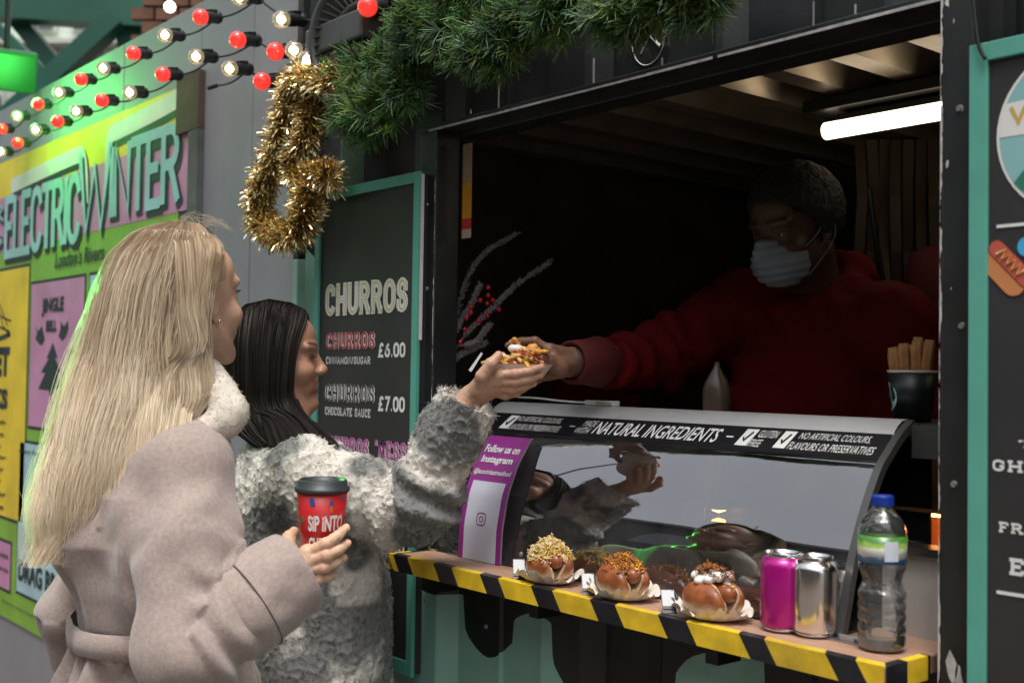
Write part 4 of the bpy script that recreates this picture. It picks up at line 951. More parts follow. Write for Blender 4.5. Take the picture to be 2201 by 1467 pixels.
# ------------------------------------------------------------------ pine garland
def garland_needles(path, nb, blen, nlen, nper, seed, droop=.35):
    rng = np.random.default_rng(seed); P_ = []; C = []
    S = len(path); T = np.gradient(path, axis=0); T /= np.linalg.norm(T, axis=1)[:, None]
    stems = []
    for k in range(nb):
        i = rng.integers(0, S); o = path[i]+rng.normal(0, .008, 3); d = rng.normal(size=3); d[1] = -abs(d[1])*.7; d -= T[i]*(d@T[i])*.6; d /= np.linalg.norm(d); d = d+np.array([0, 0, -droop])*rng.random(); d /= np.linalg.norm(d)
        L = blen*rng.uniform(.6, 1.25); bend = rng.normal(0, .25, 3)
        ts = np.linspace(0, 1, 6); st = o+ts[:, None]*d*L+(ts**2)[:, None]*bend*L*.5; stems.append(st)
        col = np.array([.065, .140, .030])*rng.uniform(.5, 1.9)*np.array([rng.uniform(.7, 1.5), 1, rng.uniform(.6, 1.3)])
        if rng.random() < .2: col = np.array([.09, .17, .10])*rng.uniform(.8, 1.4)
        for j in range(nper):
            t = rng.random()**.8; b = o+t*d*L+t*t*bend*L*.5; dd = d+2*t*bend*.5; dd /= np.linalg.norm(dd)
            r = rng.normal(size=3); r -= dd*(r@dd); r /= np.linalg.norm(r); nd = dd*rng.uniform(.55, 1.0)+r*rng.uniform(.5, 1.0); nd /= np.linalg.norm(nd)
            l = nlen*rng.uniform(.7, 1.2); cu = rng.normal(0, .18, 3)
            P_.append([b, b+nd*l*.5+cu*l*.1, b+nd*l+cu*l*.4]); C.append(col*rng.uniform(.75, 1.3))
    return np.array(P_), np.array(C), stems
def build_garlands():
    pm = mat('pine_needles', attr=True, rough=.38, var=.25, vscale=40); wire = mat('twig_brown', (.05, .035, .02), .8)
    def make(pxs, nb, lab, seed, y0=1.385):
        path = smooth_path([W(a, b, y) for a, b, y in pxs], 80)
        q, c, st = garland_needles(path, int(nb*1.25), .048, .036, 34, seed)
        e = empty('garland', path[0], lab, 'garland')
        o = strands(q, np.array([.0011, .0011, .0006]), 'needles', pm, e, c, 3); o['kind'] = 'stuff'
        b = MB(); b.tube(path, .004, 6)
        for s in st[:160]: b.tube(s, .0011, 4)
        b.obj('stem', wire, e)
    make([(770, 140, 1.39), (790, 165, 1.37), (825, 150, 1.36), (850, 125, 1.37)], 90, 'green pine garland end bunched beside the gold tinsel', 11)
    make([(765, 240, 1.35), (810, 245, 1.34), (855, 215, 1.35), (890, 160, 1.37), (900, 110, 1.38)], 130, 'green pine garland loop drooping lowest under the header', 12)
    make([(890, 90, 1.37), (915, 45, 1.36), (960, 60, 1.35), (1010, 85, 1.35), (1060, 105, 1.34), (1100, 60, 1.35), (1150, 25, 1.36), (1200, 20, 1.36), (1250, -10, 1.37)], 330, 'thick green pine garland draped along the black header', 13)
    make([(915, 45, 1.4), (950, 5, 1.36), (990, -5, 1.35), (1060, -40, 1.36)], 120, 'green pine garland sprays rising behind the fan', 14)
    make([(1310, 0, 1.36), (1350, 20, 1.35), (1410, 5, 1.35), (1480, -25, 1.35), (1560, -60, 1.36)], 170, 'green pine garland above the knife and fork emblem', 15)
    # gold tinsel
    gm = mat('gold_foil', attr=True, rough=.22, metal=1., var=.15, vscale=60)
    def tins(pxs, n, lab, seed, L=.036, rr=.017):
        rng = np.random.default_rng(seed); path = smooth_path([W(a, b, y) for a, b, y in pxs], 200); S = len(path)
        i = rng.integers(0, S, n); o = path[i]+rng.normal(0, .003, (n, 3)); d = rng.normal(size=(n, 3)); T = np.gradient(path, axis=0); T /= np.linalg.norm(T, axis=1)[:, None]
        d -= T[i]*np.sum(d*T[i], 1)[:, None]*.8; d /= np.linalg.norm(d, axis=1)[:, None]; l = L*rng.uniform(.6, 1.3, (n, 1)); cu = rng.normal(0, .35, (n, 3))+T[i]*.35+np.array([0, 0, -.25])
        q = np.stack([o, o+d*l*.5+cu*l*.08, o+d*l*.85+cu*l*.22, o+d*l*1.0+cu*l*.42], 1)
        col = np.array([.97, .76, .40])*rng.uniform(.6, 1.1, (n, 1)); k = rng.random(n) < .3; col[k] = np.array([.98, .88, .66])
        e = empty('tinsel', path[0], lab, 'tinsel')
        strands(q, np.array([.0015, .0015, .0014, .0010]), 'foil_strips', gm, e, col, 2)['kind'] = 'stuff'
        b = MB(); b.tube(path, .003, 6); b.obj('core', mat('tinsel_core', (.25, .16, .05), .4, .8), e)
    tins([(735, 165, 1.35), (690, 172, 1.34), (650, 165, 1.34), (640, 185, 1.34)], 2600, 'bright gold tinsel tuft hanging below the white bulbs', 21)
    tins([(632, 180, 1.35), (615, 250, 1.34), (597, 320, 1.34), (572, 380, 1.34), (556, 430, 1.34), (566, 480, 1.34), (605, 505, 1.34), (645, 490, 1.34), (662, 440, 1.34), (660, 400, 1.34)], 8200, 'gold tinsel looped down over the edge of the grey wall', 22)
    tins([(655, 190, 1.37), (668, 240, 1.36), (658, 300, 1.36), (632, 340, 1.36), (650, 375, 1.36), (690, 370, 1.36), (712, 385, 1.36)], 5200, 'inner gold tinsel strand crossing to the corner of the price board', 23)
build_garlands()

# ------------------------------------------------------------------ things inside the hatch opening
def build_twigs():
    e = empty('frosted_twigs', P(940, 858, 2.5), 'frosted twig spray with red berries standing inside the hatch corner', 'decoration')
    fm = mat('frosted_bark', (.30, .27, .28), .8, var=.3, vscale=200); sm = mat('twig_stem', (.16, .12, .07), .8); bm = mat('berry_red', (.35, .01, .015), .25, var=.1)
    Z = 2.52; rng = np.random.default_rng(4); S = []; mb = MB(); fr = []
    lines = [[(938, 862), (962, 780), (975, 700), (1005, 600), (1040, 545), (1108, 503)], [(965, 780), (1000, 720), (1060, 660), (1110, 612), (1178, 566)], [(972, 750), (985, 700), (1010, 660), (1030, 615)], [(975, 745), (1020, 735), (1050, 700)], [(960, 790), (990, 762), (1040, 738)]]
    for L in lines:
        p = smooth_path([P(a, b, Z+.02*i) for i, (a, b) in enumerate(L)], 60); mb.tube(p, np.linspace(.0030, .0012, 60), 6)
        T = np.gradient(p, axis=0); T /= np.linalg.norm(T, axis=1)[:, None]
        for k in range(620):
            i = rng.integers(14, 60); d = rng.normal(size=3); d = d/np.linalg.norm(d)+T[i]*.8; fr.append([p[i], p[i]+d*.004, p[i]+d*rng.uniform(.006, .010)])
    mb.obj('stem', sm, e, True)
    strands(np.array(fr), np.array([.0012, .0013, .0006]), 'frosting', fm, e, None, 3)['kind'] = 'stuff'
    for k, (a, b) in enumerate([(1050, 618), (1050, 635), (1033, 645), (1013, 660), (1048, 652), (1073, 665), (1048, 678), (1003, 683), (1030, 690), (1000, 708), (990, 735), (1012, 672), (1060, 645)]):
        q = P(a, b, Z-.01+.003*(k % 5)); m = MB(); m.lathe([(.0001, -.0058), (.004, -.0042), (.0058, 0), (.004, .0042), (.0001, .0058)], 12, q); m.obj('berry', bm, e, True)
build_twigs()
def build_tag():
    Z0 = 1.50; a, b = W(995, 345, Z0), W(1014, 512, Z0)
    e = empty('hanging_strip', (a[0], Z0, a[2]), 'narrow hanging paper strip with orange and red bands inside the hatch', 'paper strip')
    x0, x1 = a[0], W(1014, 345, Z0)[0]
    for nm, ya, yb_, m in (('strip', 310, 395, mat('strip_tan', (.32, .22, .15), .7)), ('band', 395, 470, mat('strip_orange', (.5, .22, .01), .6)), ('band', 470, 493, mat('strip_red', (.35, .02, .02), .6)), ('band', 493, 512, mat('strip_beige', (.36, .26, .2), .7))):
        zt, zb = W(1000, ya, Z0)[2], W(1000, yb_, Z0)[2]
        v = MB(); v.bx(x0, x1, Z0, Z0+.0015, zb, zt); v.obj(nm, m, e)
build_tag()
def build_interior():
    m = mat('dull_bar', (.22, .22, .22), .4, .6)
    for pts, lab in (([(1175, 365), (1300, 358)], 'short thin metal rail high on the dark back wall'), ([(1325, 465), (1440, 400), (1540, 425)], 'bent metal bar glinting in the dark stall interior'), ([(1340, 372), (1440, 395)], 'slim metal strut beside the bent bar in the dark interior')):
        b = MB(); b.tube([P(x, y, 4.6) for x, y in pts], .012, 8); tag(b.obj('metal_bar', m, None), lab, 'bar')
    # hanging curtain strips behind the server
    e = empty('strip_curtain', P(1920, 620, 2.9), 'brown hanging plastic curtain strips behind the server', 'curtain')
    cm = mat('curtain_strip', (.075, .05, .034), .5, var=.2); rr = random.Random(8)
    for i in range(7):
        x = 1850+i*26; pts = [P(x+rr.uniform(-4, 4), y, 2.9+.03*math.sin(i*2.1+y*.01)) for y in (300, 420, 540, 660, 880)]; u = np.array([.64, .77, 0])*.013
        V = [p-u for p in pts]+[p+u for p in pts]; V += [v+np.array([-.002, .003, 0]) for v in V]
        mk('strip', V, [(j, j+5, j+6, j+1) for j in range(4)]+[(j+10, j+11, j+16, j+15) for j in range(4)], cm, e)
    b = MB(); b.tube([P(1868, 405, 2.8), P(1880, 500, 2.8), P(1905, 640, 2.8)], .006, 6); b.obj('cord', M_dark, e)
    # a sauce bottle beside the server
    q = P(1540, 870, 2.15); b = MB(); b.lathe([(.0001, 0), (.024, 0), (.026, .01), (.026, .05), (.020, .066), (.006, .09), (.004, .10), (.0001, .10)], 18, q-[0, 0, .02])
    tag(b.obj('squeeze_bottle', mat('amber_plastic', (.06, .04, .028), .3), None, True), 'small dark squeeze bottle standing on the counter by the server', 'bottle')
    # red jacket hanging at the right
    q = P(2005, 640, 2.6); b = MB(); b.lathe([(.0001, .12), (.05, .10), (.07, .0), (.09, -.2), (.10, -.3), (.0001, -.3)], 20, q)
    tag(b.obj('hanging_jacket', mat('dark_red_cloth', (.07, .003, .008), .8, bump=.004, bscale=12), None, True), 'dark red jacket hanging at the right side of the stall', 'jacket')
build_interior()
def build_charger():
    a = P(1297, 871, 2.22); z = 1.3585; a = G(1297, 873, z); a[1] = 1.66
    a = W(1297, 868, 1.645); a[2] = 1.359
    e = empty('power_adapter', a, 'small white power adapter on the display case rail', 'adapter')
    wm = mat('white_plastic', (.7, .68, .66), .35, var=.03)
    b = MB(); b.bx(a[0]-.042, a[0]+.040, 1.632, 1.652, z+.0005, z+.0105); b.obj('body', wm, e, bevel=.0015)
    b = MB(); b.bx(a[0]-.008, a[0]+.036, 1.6305, 1.6315, z+.003, z+.008); b.obj('slot', mat('adapter_grey', (.35, .33, .32), .4), e)
    pts = smooth_path([(a[0]-.042, 1.642, z+.005), W(1215, 862, 1.65), W(1150, 855, 1.66), W(1110, 852, 1.67), W(1085, 838, 1.70), W(1075, 820, 1.74)], 40); pts[:, 2] = np.maximum(pts[:, 2], z+.003)
    b = MB(); b.tube(pts, .0022, 8); tag(b.obj('charging_cable', wm, None, True), 'thin white cable running left from the adapter on the rail', 'cable')
build_charger()

# ------------------------------------------------------------------ sign card on the shelf
def build_sign():
    e = empty('sign_card', G(1030, 1192, ZSH+.001), 'purple Instagram sign card leaning on the case at the shelf end', 'sign')
    TRp, BRp, BLp = (1146, 942), (1078, 1198), (985, 1188)
    br = G(*BRp, ZSH+.001); bl = G(*BLp, ZSH+.001); 
    br[1] = min(br[1], 1.44); tr = W(1146, 942, 1.575)
    # the card bends back as it rises, following the glass
    purple = mat('sign_purple', (.29, .028, .25), .35, var=.06); pap = mat('sign_paper', (.66, .66, .78), .45, var=.03)
    H = [(0, 0., 0.), (.25, .006, .066), (.5, .022, .130), (.75, .050, .190), (1, .090, .243)]
    yb = 1.440; xr, xl = -1.753, -1.890
    def S(u, v, l=0.):
        s = np.interp(v, [h[0] for h in H], [h[1] for h in H]); z = np.interp(v, [h[0] for h in H], [h[2] for h in H])
        return np.array([xl+(xr-xl)*u-.016*v, yb+s-l, ZSH+.001+z+l*.4])
    def patch(name, u0, u1, v0, v1, m, l, n=16, par=e):
        vs = np.linspace(v0, v1, n); V = [S(u0, v, l) for v in vs]+[S(u1, v, l) for v in vs]; return mk(name, V, [(i, n+i, n+i+1, i+1) for i in range(n-1)], m, par, True)
    patch('card', 0, 1, 0, 1, purple, 0); patch('card_back', 0, 1, 0, 1, mat('card_edge', (.5, .45, .5), .5), -.0018)
    patch('card_edge', .992, 1, 0, 1, mat('card_edge', (.5, .45, .5), .5), .0006)
    patch('paper_panel', .12, .88, .0, .60, pap, .0009)
    def tx(body, u0, u1, v0, v1, m=M_white, bold=.03, shear=0):
        o = S(u0, v0, .0012); text('lettering', body, o, S(u1, v0, .0012)-o, S(u0, v1, .0012)-o, m, e, bold, shear, 0, wrap=lambda a, b: S(u0+(u1-u0)*a, v0+(v1-v0)*b, .0014))
    tx('Follow us on', .10, .90, .845, .915); tx('Instagram', .14, .86, .735, .815); tx('@lacocinitastreetfood', .07, .93, .645, .70, bold=.02, shear=.2)
    # rounded camera glyph
    glyph = mat('glyph_purple', (.25, .05, .15), .5)
    def rr(uc, vc, w, h, k):
        pts = []
        for t in np.linspace(0, 2*math.pi, 33): c, s = math.cos(t), math.sin(t); pts.append(S(uc+w*np.sign(c)*abs(c)**.5, vc+h*np.sign(s)*abs(s)**.5, .0014))
        b = MB(); b.tube(pts, k, 4, cap=False)
        pts = [S(uc+w*.45*math.cos(t), vc+h*.45*math.sin(t), .0014) for t in np.linspace(0, 2*math.pi, 20)]; b.tube(pts, k, 4, cap=False); b.obj('camera_glyph', glyph, e)
    rr(.5, .31, .10, .045, .0011)
build_sign()

# ------------------------------------------------------------------ hot dogs
paper = mat('paper_boat', (.70, .64, .57), .75, var=.06, vscale=30, bump=.0003); bread = mat('glazed_bun', attr=True, rough=.42, coat=.14, var=.3, vscale=40, bump=.0010, bscale=110)
sausm = mat('sausage_skin', (.27, .075, .025), .38, coat=.12, var=.2, vscale=30, bump=.0004, bscale=60)
def hotdog(px, py, r, lab, seed, kind, ang):
    c = W(px, py, 1.402); c[2] = ZSH+.001; e = empty('hot_dog', c, lab, 'hot dog', 'hot dogs in paper boats on the shelf'); rng = np.random.default_rng(seed)
    # fluted paper tray
    V = []; F = []; n = 96; rings = [(0.0001, .001), (.55, .001), (.68, .003), (.84, .009), (1.0, .0175), (1.02, .018), (.99, .0172), (.66, .005)]
    for q, h in rings:
        for j in range(n):
            a = 2*math.pi*j/n; f = max(0, (q-.55)/.45); wob = (.055*math.cos(15*a+seed+math.sin(2*a))+.03*math.sin(5*a+seed))*f; hh = h+(.0045*math.sin(15*a+seed+math.sin(2*a))+.004*math.sin(3*a+seed*2))*f*f
            V.append(c+np.array([math.cos(a)*r*q*(1+wob), math.sin(a)*r*q*(1+wob)*.82, hh]))
    for i in range(len(rings)-1):
        for j in range(n): F.append((i*n+j, i*n+(j+1) % n, (i+1)*n+(j+1) % n, (i+1)*n+j))
    mk('paper_boat', V, F, paper, e, True)
    # bun: two lobes with a cleft, long axis pointing towards us
    f = np.array([math.cos(ang), math.sin(ang), 0]); l = np.array([-f[1], f[0], 0]); M = np.array([f, l, [0, 0, 1.]]); k = r/.066
    b0 = c+np.array([0, 0, .029*k]); vol = Vol(b0-[.08, .08, .05], b0+[.08, .08, .06], .0016)
    vol.ell(b0-f*.004*k, np.array([.050, .041, .028])*k, M, .003)
    for s in (-1, 1): vol.ell(b0+l*s*.020*k+f*.004*k+[0, 0, .004*k], np.array([.045, .019, .026])*k, M, .014)
    vol.cap(b0+f*.070*k+[0, 0, .014*k], b0-f*.05*k+[0, 0, .020*k], .0150*k, .0140*k, .003, 'sub')
    for zz_ in np.linspace(-.020, .022, 9): rz_ = .002+.013*((zz_+.020)/.042)**1.2; vol.cap(b0+f*.062*k+[0, 0, zz_*k], b0+f*(.030-.06*(zz_ > 0))*k+[0, 0, zz_*k], rz_*k, rz_*.8*k, .0015, 'sub')
    v, q = vol.mesh(); rel = v-b0; z = rel[:, 2]/(.03*k); nz = vnoise(v, .01)
    t = np.clip((z+.55)*1.6+(nz-.5)*.5, 0, 1)[:, None]; colr = np.array([.52, .36, .20])*(1-t)+np.array([.27, .075, .018])*t
    dl_ = np.abs(rel@l)/k; wv_ = .0045+.013*np.clip((rel[:, 2]/k+.020)/.042, 0, 1)**1.2; crumb = (np.clip((wv_+.003-dl_)/.003, 0, 1)*np.clip((rel@f)/(.01*k)+2.5, 0, 1))[:, None]; colr = colr*(1-crumb*.9)+np.array([.66, .50, .32])*crumb*.9
    colr = colr*(.75+.5*vnoise(v, .006, 9))[:, None]
    mk('bun', v, q, bread, e, True, col=colr)
    b = MB(); p0, p1 = b0+f*.041*k+[0, 0, .0155*k], b0-f*.03*k+[0, 0, .0175*k]; ts = np.linspace(0, 1, 14); rad = .0142*k
    b.tube([p0+f*rad*.98]+[p0+f*rad*.9]+[p0+f*rad*.6]+[p0+(p1-p0)*t for t in ts], [rad*.05, rad*.42, rad*.8]+[rad]*14, 16); b.obj('sausage', sausm, e, True)
    # toppings
    top = b0+np.array([0, 0, .026*k]); N = {'cheese': 1500, 'onion': 1100, 'cream': 300}[kind]; u = rng.uniform(-1, 1, (N, 2)); u = u[(u**2).sum(1) < 1]; N = len(u)
    sp = .043*k if kind != 'cream' else .034*k; o = top+u[:, :1]*f*sp+f*.004*k+u[:, 1:]*l*{'cheese': .040, 'onion': .032, 'cream': .026}[kind]*k; hgt = {'cheese': .019, 'onion': .013, 'cream': .004}[kind]*(1-(u**2).sum(1))*k*rng.uniform(.2, 1.3, N); o[:, 2] += (.019*k if kind == 'cream' else .003*k)+hgt-{'cheese': .016, 'onion': .012, 'cream': .008}[kind]*k*(u[:, 1]**2)-.012*k*np.clip(u[:, 0], 0, 1)**3
    d = rng.normal(size=(N, 3))*[1, 1, .55]; d /= np.linalg.norm(d, axis=1)[:, None]; L = rng.uniform(.006, .014, (N, 1))*k; cu = rng.normal(0, .004, (N, 3))
    qd = np.stack([o-d*L*.5, o-d*L*.15+cu*.5, o+d*L*.2+cu, o+d*L*.5], 1)
    if kind == 'cheese': cols = np.where((rng.random(N) < .25)[:, None], [.75, .45, .03], [.80, .62, .32])*rng.uniform(.8, 1.1, (N, 1)); rd = .0011
    elif kind == 'onion': cols = np.where((rng.random(N) < .25)[:, None], [.8, .35, .01], [.40, .15, .04])*rng.uniform(.7, 1.2, (N, 1)); rd = .0011
    else: cols = np.where((rng.random(N) < .4)[:, None], [.02, .012, .008], [.45, .16, .03])*rng.uniform(.7, 1.2, (N, 1)); rd = .0007; qd = qd+np.array([0, 0, .004*k])
    strands(qd, rd*k, {'cheese': 'grated_cheese', 'onion': 'crispy_onions', 'cream': 'sprinkles'}[kind], mat('topping', attr=True, rough=.4, var=.1), e, cols, 4)['kind'] = 'stuff'
    if kind == 'cream':
        vol = Vol(top-[.06, .06, .03], top+[.06, .06, .03], .0015)
        for _ in range(46):
            a_, q_ = rng.uniform(0, 6.28), math.sqrt(rng.random()); vol.ell(top-f*.004*k+f*math.cos(a_)*q_*.033*k+l*math.sin(a_)*q_*.026*k+[0, 0, (.0150-.010*(math.sin(a_)*q_)**2)*k], rng.uniform(.006, .010, 3)*k*[1, 1, .75], None, .004)
        pth = [top+f*(.036-.072*t)*k+l*math.sin(t*26)*.016*k+np.array([0, 0, .001-.008*abs(math.sin(t*26))*k*0]) for t in np.linspace(.1, 1, 60)]
        for a, b_ in zip(pth[:1], pth[1:2]): vol.cap(a, b_, .0048*k, .0048*k, .003)
        for s in (): vol.cap(top+l*s*.014*k+f*.02*k, top+l*s*.024*k+f*.03*k-[0, 0, .012*k], .0045*k, .004*k, .004)
        v, q = vol.mesh(); mk('cream_topping', v, q, mat('white_cream', (.82, .80, .74), .3, var=.03, sss=.2), e, True)
    ms = MB(); zz = [p0+f*(rad*.75-(.055*k)*t)+l*math.sin(t*17)*.007*k+np.array([0, 0, rad*.86]) for t in np.linspace(0, 1, 40)]; ms.tube(zz, .0014*k, 6); ms.obj('mustard', mat('mustard', (.75, .42, .01), .3, coat=.4), e, True)
    return e
hotdog(1182, 1222, .064, 'hot dog piled with grated cheese, leftmost on the shelf', 3, 'cheese', R(-26))
hotdog(1338, 1264, .064, 'hot dog under brown crispy onions, middle one on the shelf', 5, 'onion', R(-20))
hotdog(1532, 1302, .064, 'hot dog with white sauce and dark sprinkles beside the cans', 8, 'cream', R(-14))
def price_tag(px, py, w, h, lab, ang):
    c = W(px, py, 1.372); c[2] = ZSH+.001; e = empty('price_tag', c, lab, 'tag', 'small white tags in front of the hot dogs')
    f = np.array([math.cos(ang), math.sin(ang), 0]); n = np.array([f[1], -f[0], 0]); blk = mat('tag_black', (.02, .02, .022), .4)
    def S(u, v, d=0): return c+f*(u-.5)*w-n*(v*h*.85)+np.array([0, 0, v*h*.9+.001])+n*d+np.array([0, 0, d])
    def q(name, u0, u1, v0, v1, m, d): mk(name, [S(u0, v0, d), S(u1, v0, d), S(u1, v1, d), S(u0, v1, d)], [(0, 1, 2, 3)], m, e)
    q('holder', -.05, 1.05, -.02, 1.15, blk, 0); q('holder_back', -.05, 1.05, -.02, 1.15, blk, -.0012); q('label', 0, 1, .16, 1.1, mat('tag_white', (.52, .53, .56), .5, var=.06), .0008)
    q('stripe', 0, 1, .16, .30, blk, .0014)
    b = MB(); b.tube([S(.85, 1.1), S(1.15, 1.0)-[0, 0, .004], S(1.3, .4)-[0, 0, .002]], .002, 5); b.obj('strap', blk, e)
price_tag(1116, 1240, .020, .030, 'white tag in a black holder by the cheese hot dog', R(52))
price_tag(1266, 1276, .020, .030, 'white tag in a black holder by the crispy onion hot dog', R(52))
price_tag(1440, 1314, .020, .030, 'white tag in a black holder by the white sauce hot dog', R(52))

# ------------------------------------------------------------------ cans and water bottle
def can(px, py, lab, m, H=.115, rr=.033):
    c = G(px, py, ZSH+.001); e = empty('drinks_can', c, lab, 'can', 'drinks cans on the shelf'); k = rr/.033
    prof = [(.0001, .004), (.020, .0045), (.024, .0005), (.026, .0005), (.0305, .006), (.033, .012), (.033, H-.021), (.0325, H-.018), (.0275, H-.0065)]
    b = MB(); b.lathe([(a*k, h) for a, h in prof[4:]], 40, c); b.obj('body', m, e, True)
    al = mat('can_aluminium', (.72, .72, .72), .22, 1., var=.05)
    b = MB(); b.lathe([(a*k, h) for a, h in prof[:5]], 40, c); b.obj('base', al, e, True)
    b = MB(); b.lathe([(.0275*k, H-.0065), (.0262*k, H-.004), (.0268*k, H-.0008), (.0262*k, H), (.0254*k, H-.0008), (.0245*k, H-.005), (.021*k, H-.0055), (.0001, H-.005)], 40, c); b.obj('lid', al, e, True)
    b = MB(); b.box(c+[0, -.004, H-.0035], (.012, .022, .0012)); b.lathe([(.0001, 0), (.003, 0), (.003, .0012), (.0001, .0014)], 10, c+[0, 0, H-.0045]); o = b.obj('ring_pull', al, e, bevel=.0004)
    return e
can(1682, 1352, 'bright magenta drinks can with plain sides behind the silver can', mat('magenta_can', (.42, .005, .21), .3, .35, var=.03, coat=.3))
can(1750, 1363, 'plain unlabelled silver drinks can beside the magenta can', mat('silver_can', (.72, .70, .67), .2, 1., var=.04, vscale=30, stretch=(1, 1, .1)))
def bottle():
    c = G(1895, 1394, ZSH+.001); e = empty('water_bottle', c, 'clear plastic water bottle with blue cap and green label', 'bottle'); k = .0325
    prof = [(.0001, .004), (.018, .003), (.025, .001), (.030, .004), (.0322, .010), (.0322, .018)]
    z = .018
    for i in range(4): prof += [(.0322, z+.001), (.0300, z+.0045), (.0322, z+.008), (.0327, z+.012), (.0322, z+.0155)]; z += .0155
    prof += [(.0290, z+.004), (.0262, z+.014), (.0262, z+.018), (.0290, z+.026), (.0325, z+.034), (.0325, .118), (.0322, .120), (.0322, .150), (.0325, .152), (.0325, .160), (.0300, .172), (.0235, .184), (.0165, .191), (.0128, .195), (.0128, .200)]
    m = glass_mat('pet_plastic', (.99, .99, 1.), .05, 1.5, 2.6, .12, bump=.004, bscale=70.)  # whitish film paints in the bright surroundings that clear plastic would refract
    b = MB(); b.lathe(prof, 48, c); b.obj('bottle_body', m, e, True)
    lm = bpy.data.materials.new('label_print'); lm.use_nodes = True; n = lm.node_tree.nodes; L = lm.node_tree.links; bs = n['Principled BSDF']; bs.inputs['Roughness'].default_value = .3
    tc = n.new('ShaderNodeTexCoord'); sp = n.new('ShaderNodeSeparateXYZ'); L.new(tc.outputs['Object'], sp.inputs[0])
    nz = n.new('ShaderNodeTexNoise'); nz.inputs['Scale'].default_value = 45; L.new(tc.outputs['Object'], nz.inputs['Vector'])
    ad = n.new('ShaderNodeMath'); ad.operation = 'MULTIPLY_ADD'; ad.inputs[1].default_value = .016; L.new(nz.outputs[0], ad.inputs[0]); L.new(sp.outputs[2], ad.inputs[2])
    mr = n.new('ShaderNodeMapRange'); mr.inputs[1].default_value = .126; mr.inputs[2].default_value = .168; L.new(ad.outputs[0], mr.inputs[0])
    cr = n.new('ShaderNodeValToRGB'); cr.color_ramp.interpolation = 'EASE'; els = cr.color_ramp.elements
    els[0].position = 0; els[0].color = (.03, .15, .42, 1); els[1].position = 1; els[1].color = (.10, .26, .05, 1)
    for p_, c_ in ((.24, (.05, .22, .5, 1)), (.32, (.7, .75, .7, 1)), (.52, (.72, .76, .62, 1)), (.64, (.30, .45, .08, 1)), (.82, (.05, .2, .03, 1))): x = els.new(p_); x.color = c_
    L.new(mr.outputs[0], cr.inputs[0]); L.new(cr.outputs[0], bs.inputs['Base Color'])
    b = MB(); b.lathe([(.0329, .121), (.0329, .160-.002)], 48, c); lab = b.obj('label', lm, e, True)
    # barcode patch wrapped round the label
    def wrapq(name, a0, a1, z0, z1, m, r=.0332):
        aa = np.linspace(a0, a1, 6); V = [c+np.array([r*math.cos(a), r*math.sin(a), z]) for z in (z0, z1) for a in aa]; mk(name, V, [(i, i+1, i+7, i+6) for i in range(5)], m, lab)
    wrapq('barcode_patch', R(-52), R(-18), .125, .152, mat('patch_white', (.62, .65, .72), .4))
    b = MB(); b.lathe([(.0001, .212), (.0138, .212), (.0148, .210), (.0148, .198), (.0001, .198)], 30, c)
    for i in range(30): a = i*2*math.pi/30; b.box(c+[.0149*math.cos(a), .0149*math.sin(a), .204], (.0008, .0008, .010))
    b.obj('cap', mat('blue_cap', (.01, .04, .30), .35), e)
    b = MB(); b.lathe([(.0001, .006), (.0295, .008), (.0300, .07), (.0245, .09), (.0245, .10), (.0300, .114), (.0305, .155), (.0285, .168), (.020, .182), (.0001, .183)], 30, c); b.obj('water', glass_mat('water', (.97, .98, .98), .02, 1.33, 1.2, .02, bump=.004, bscale=60.), e, True)
bottle()

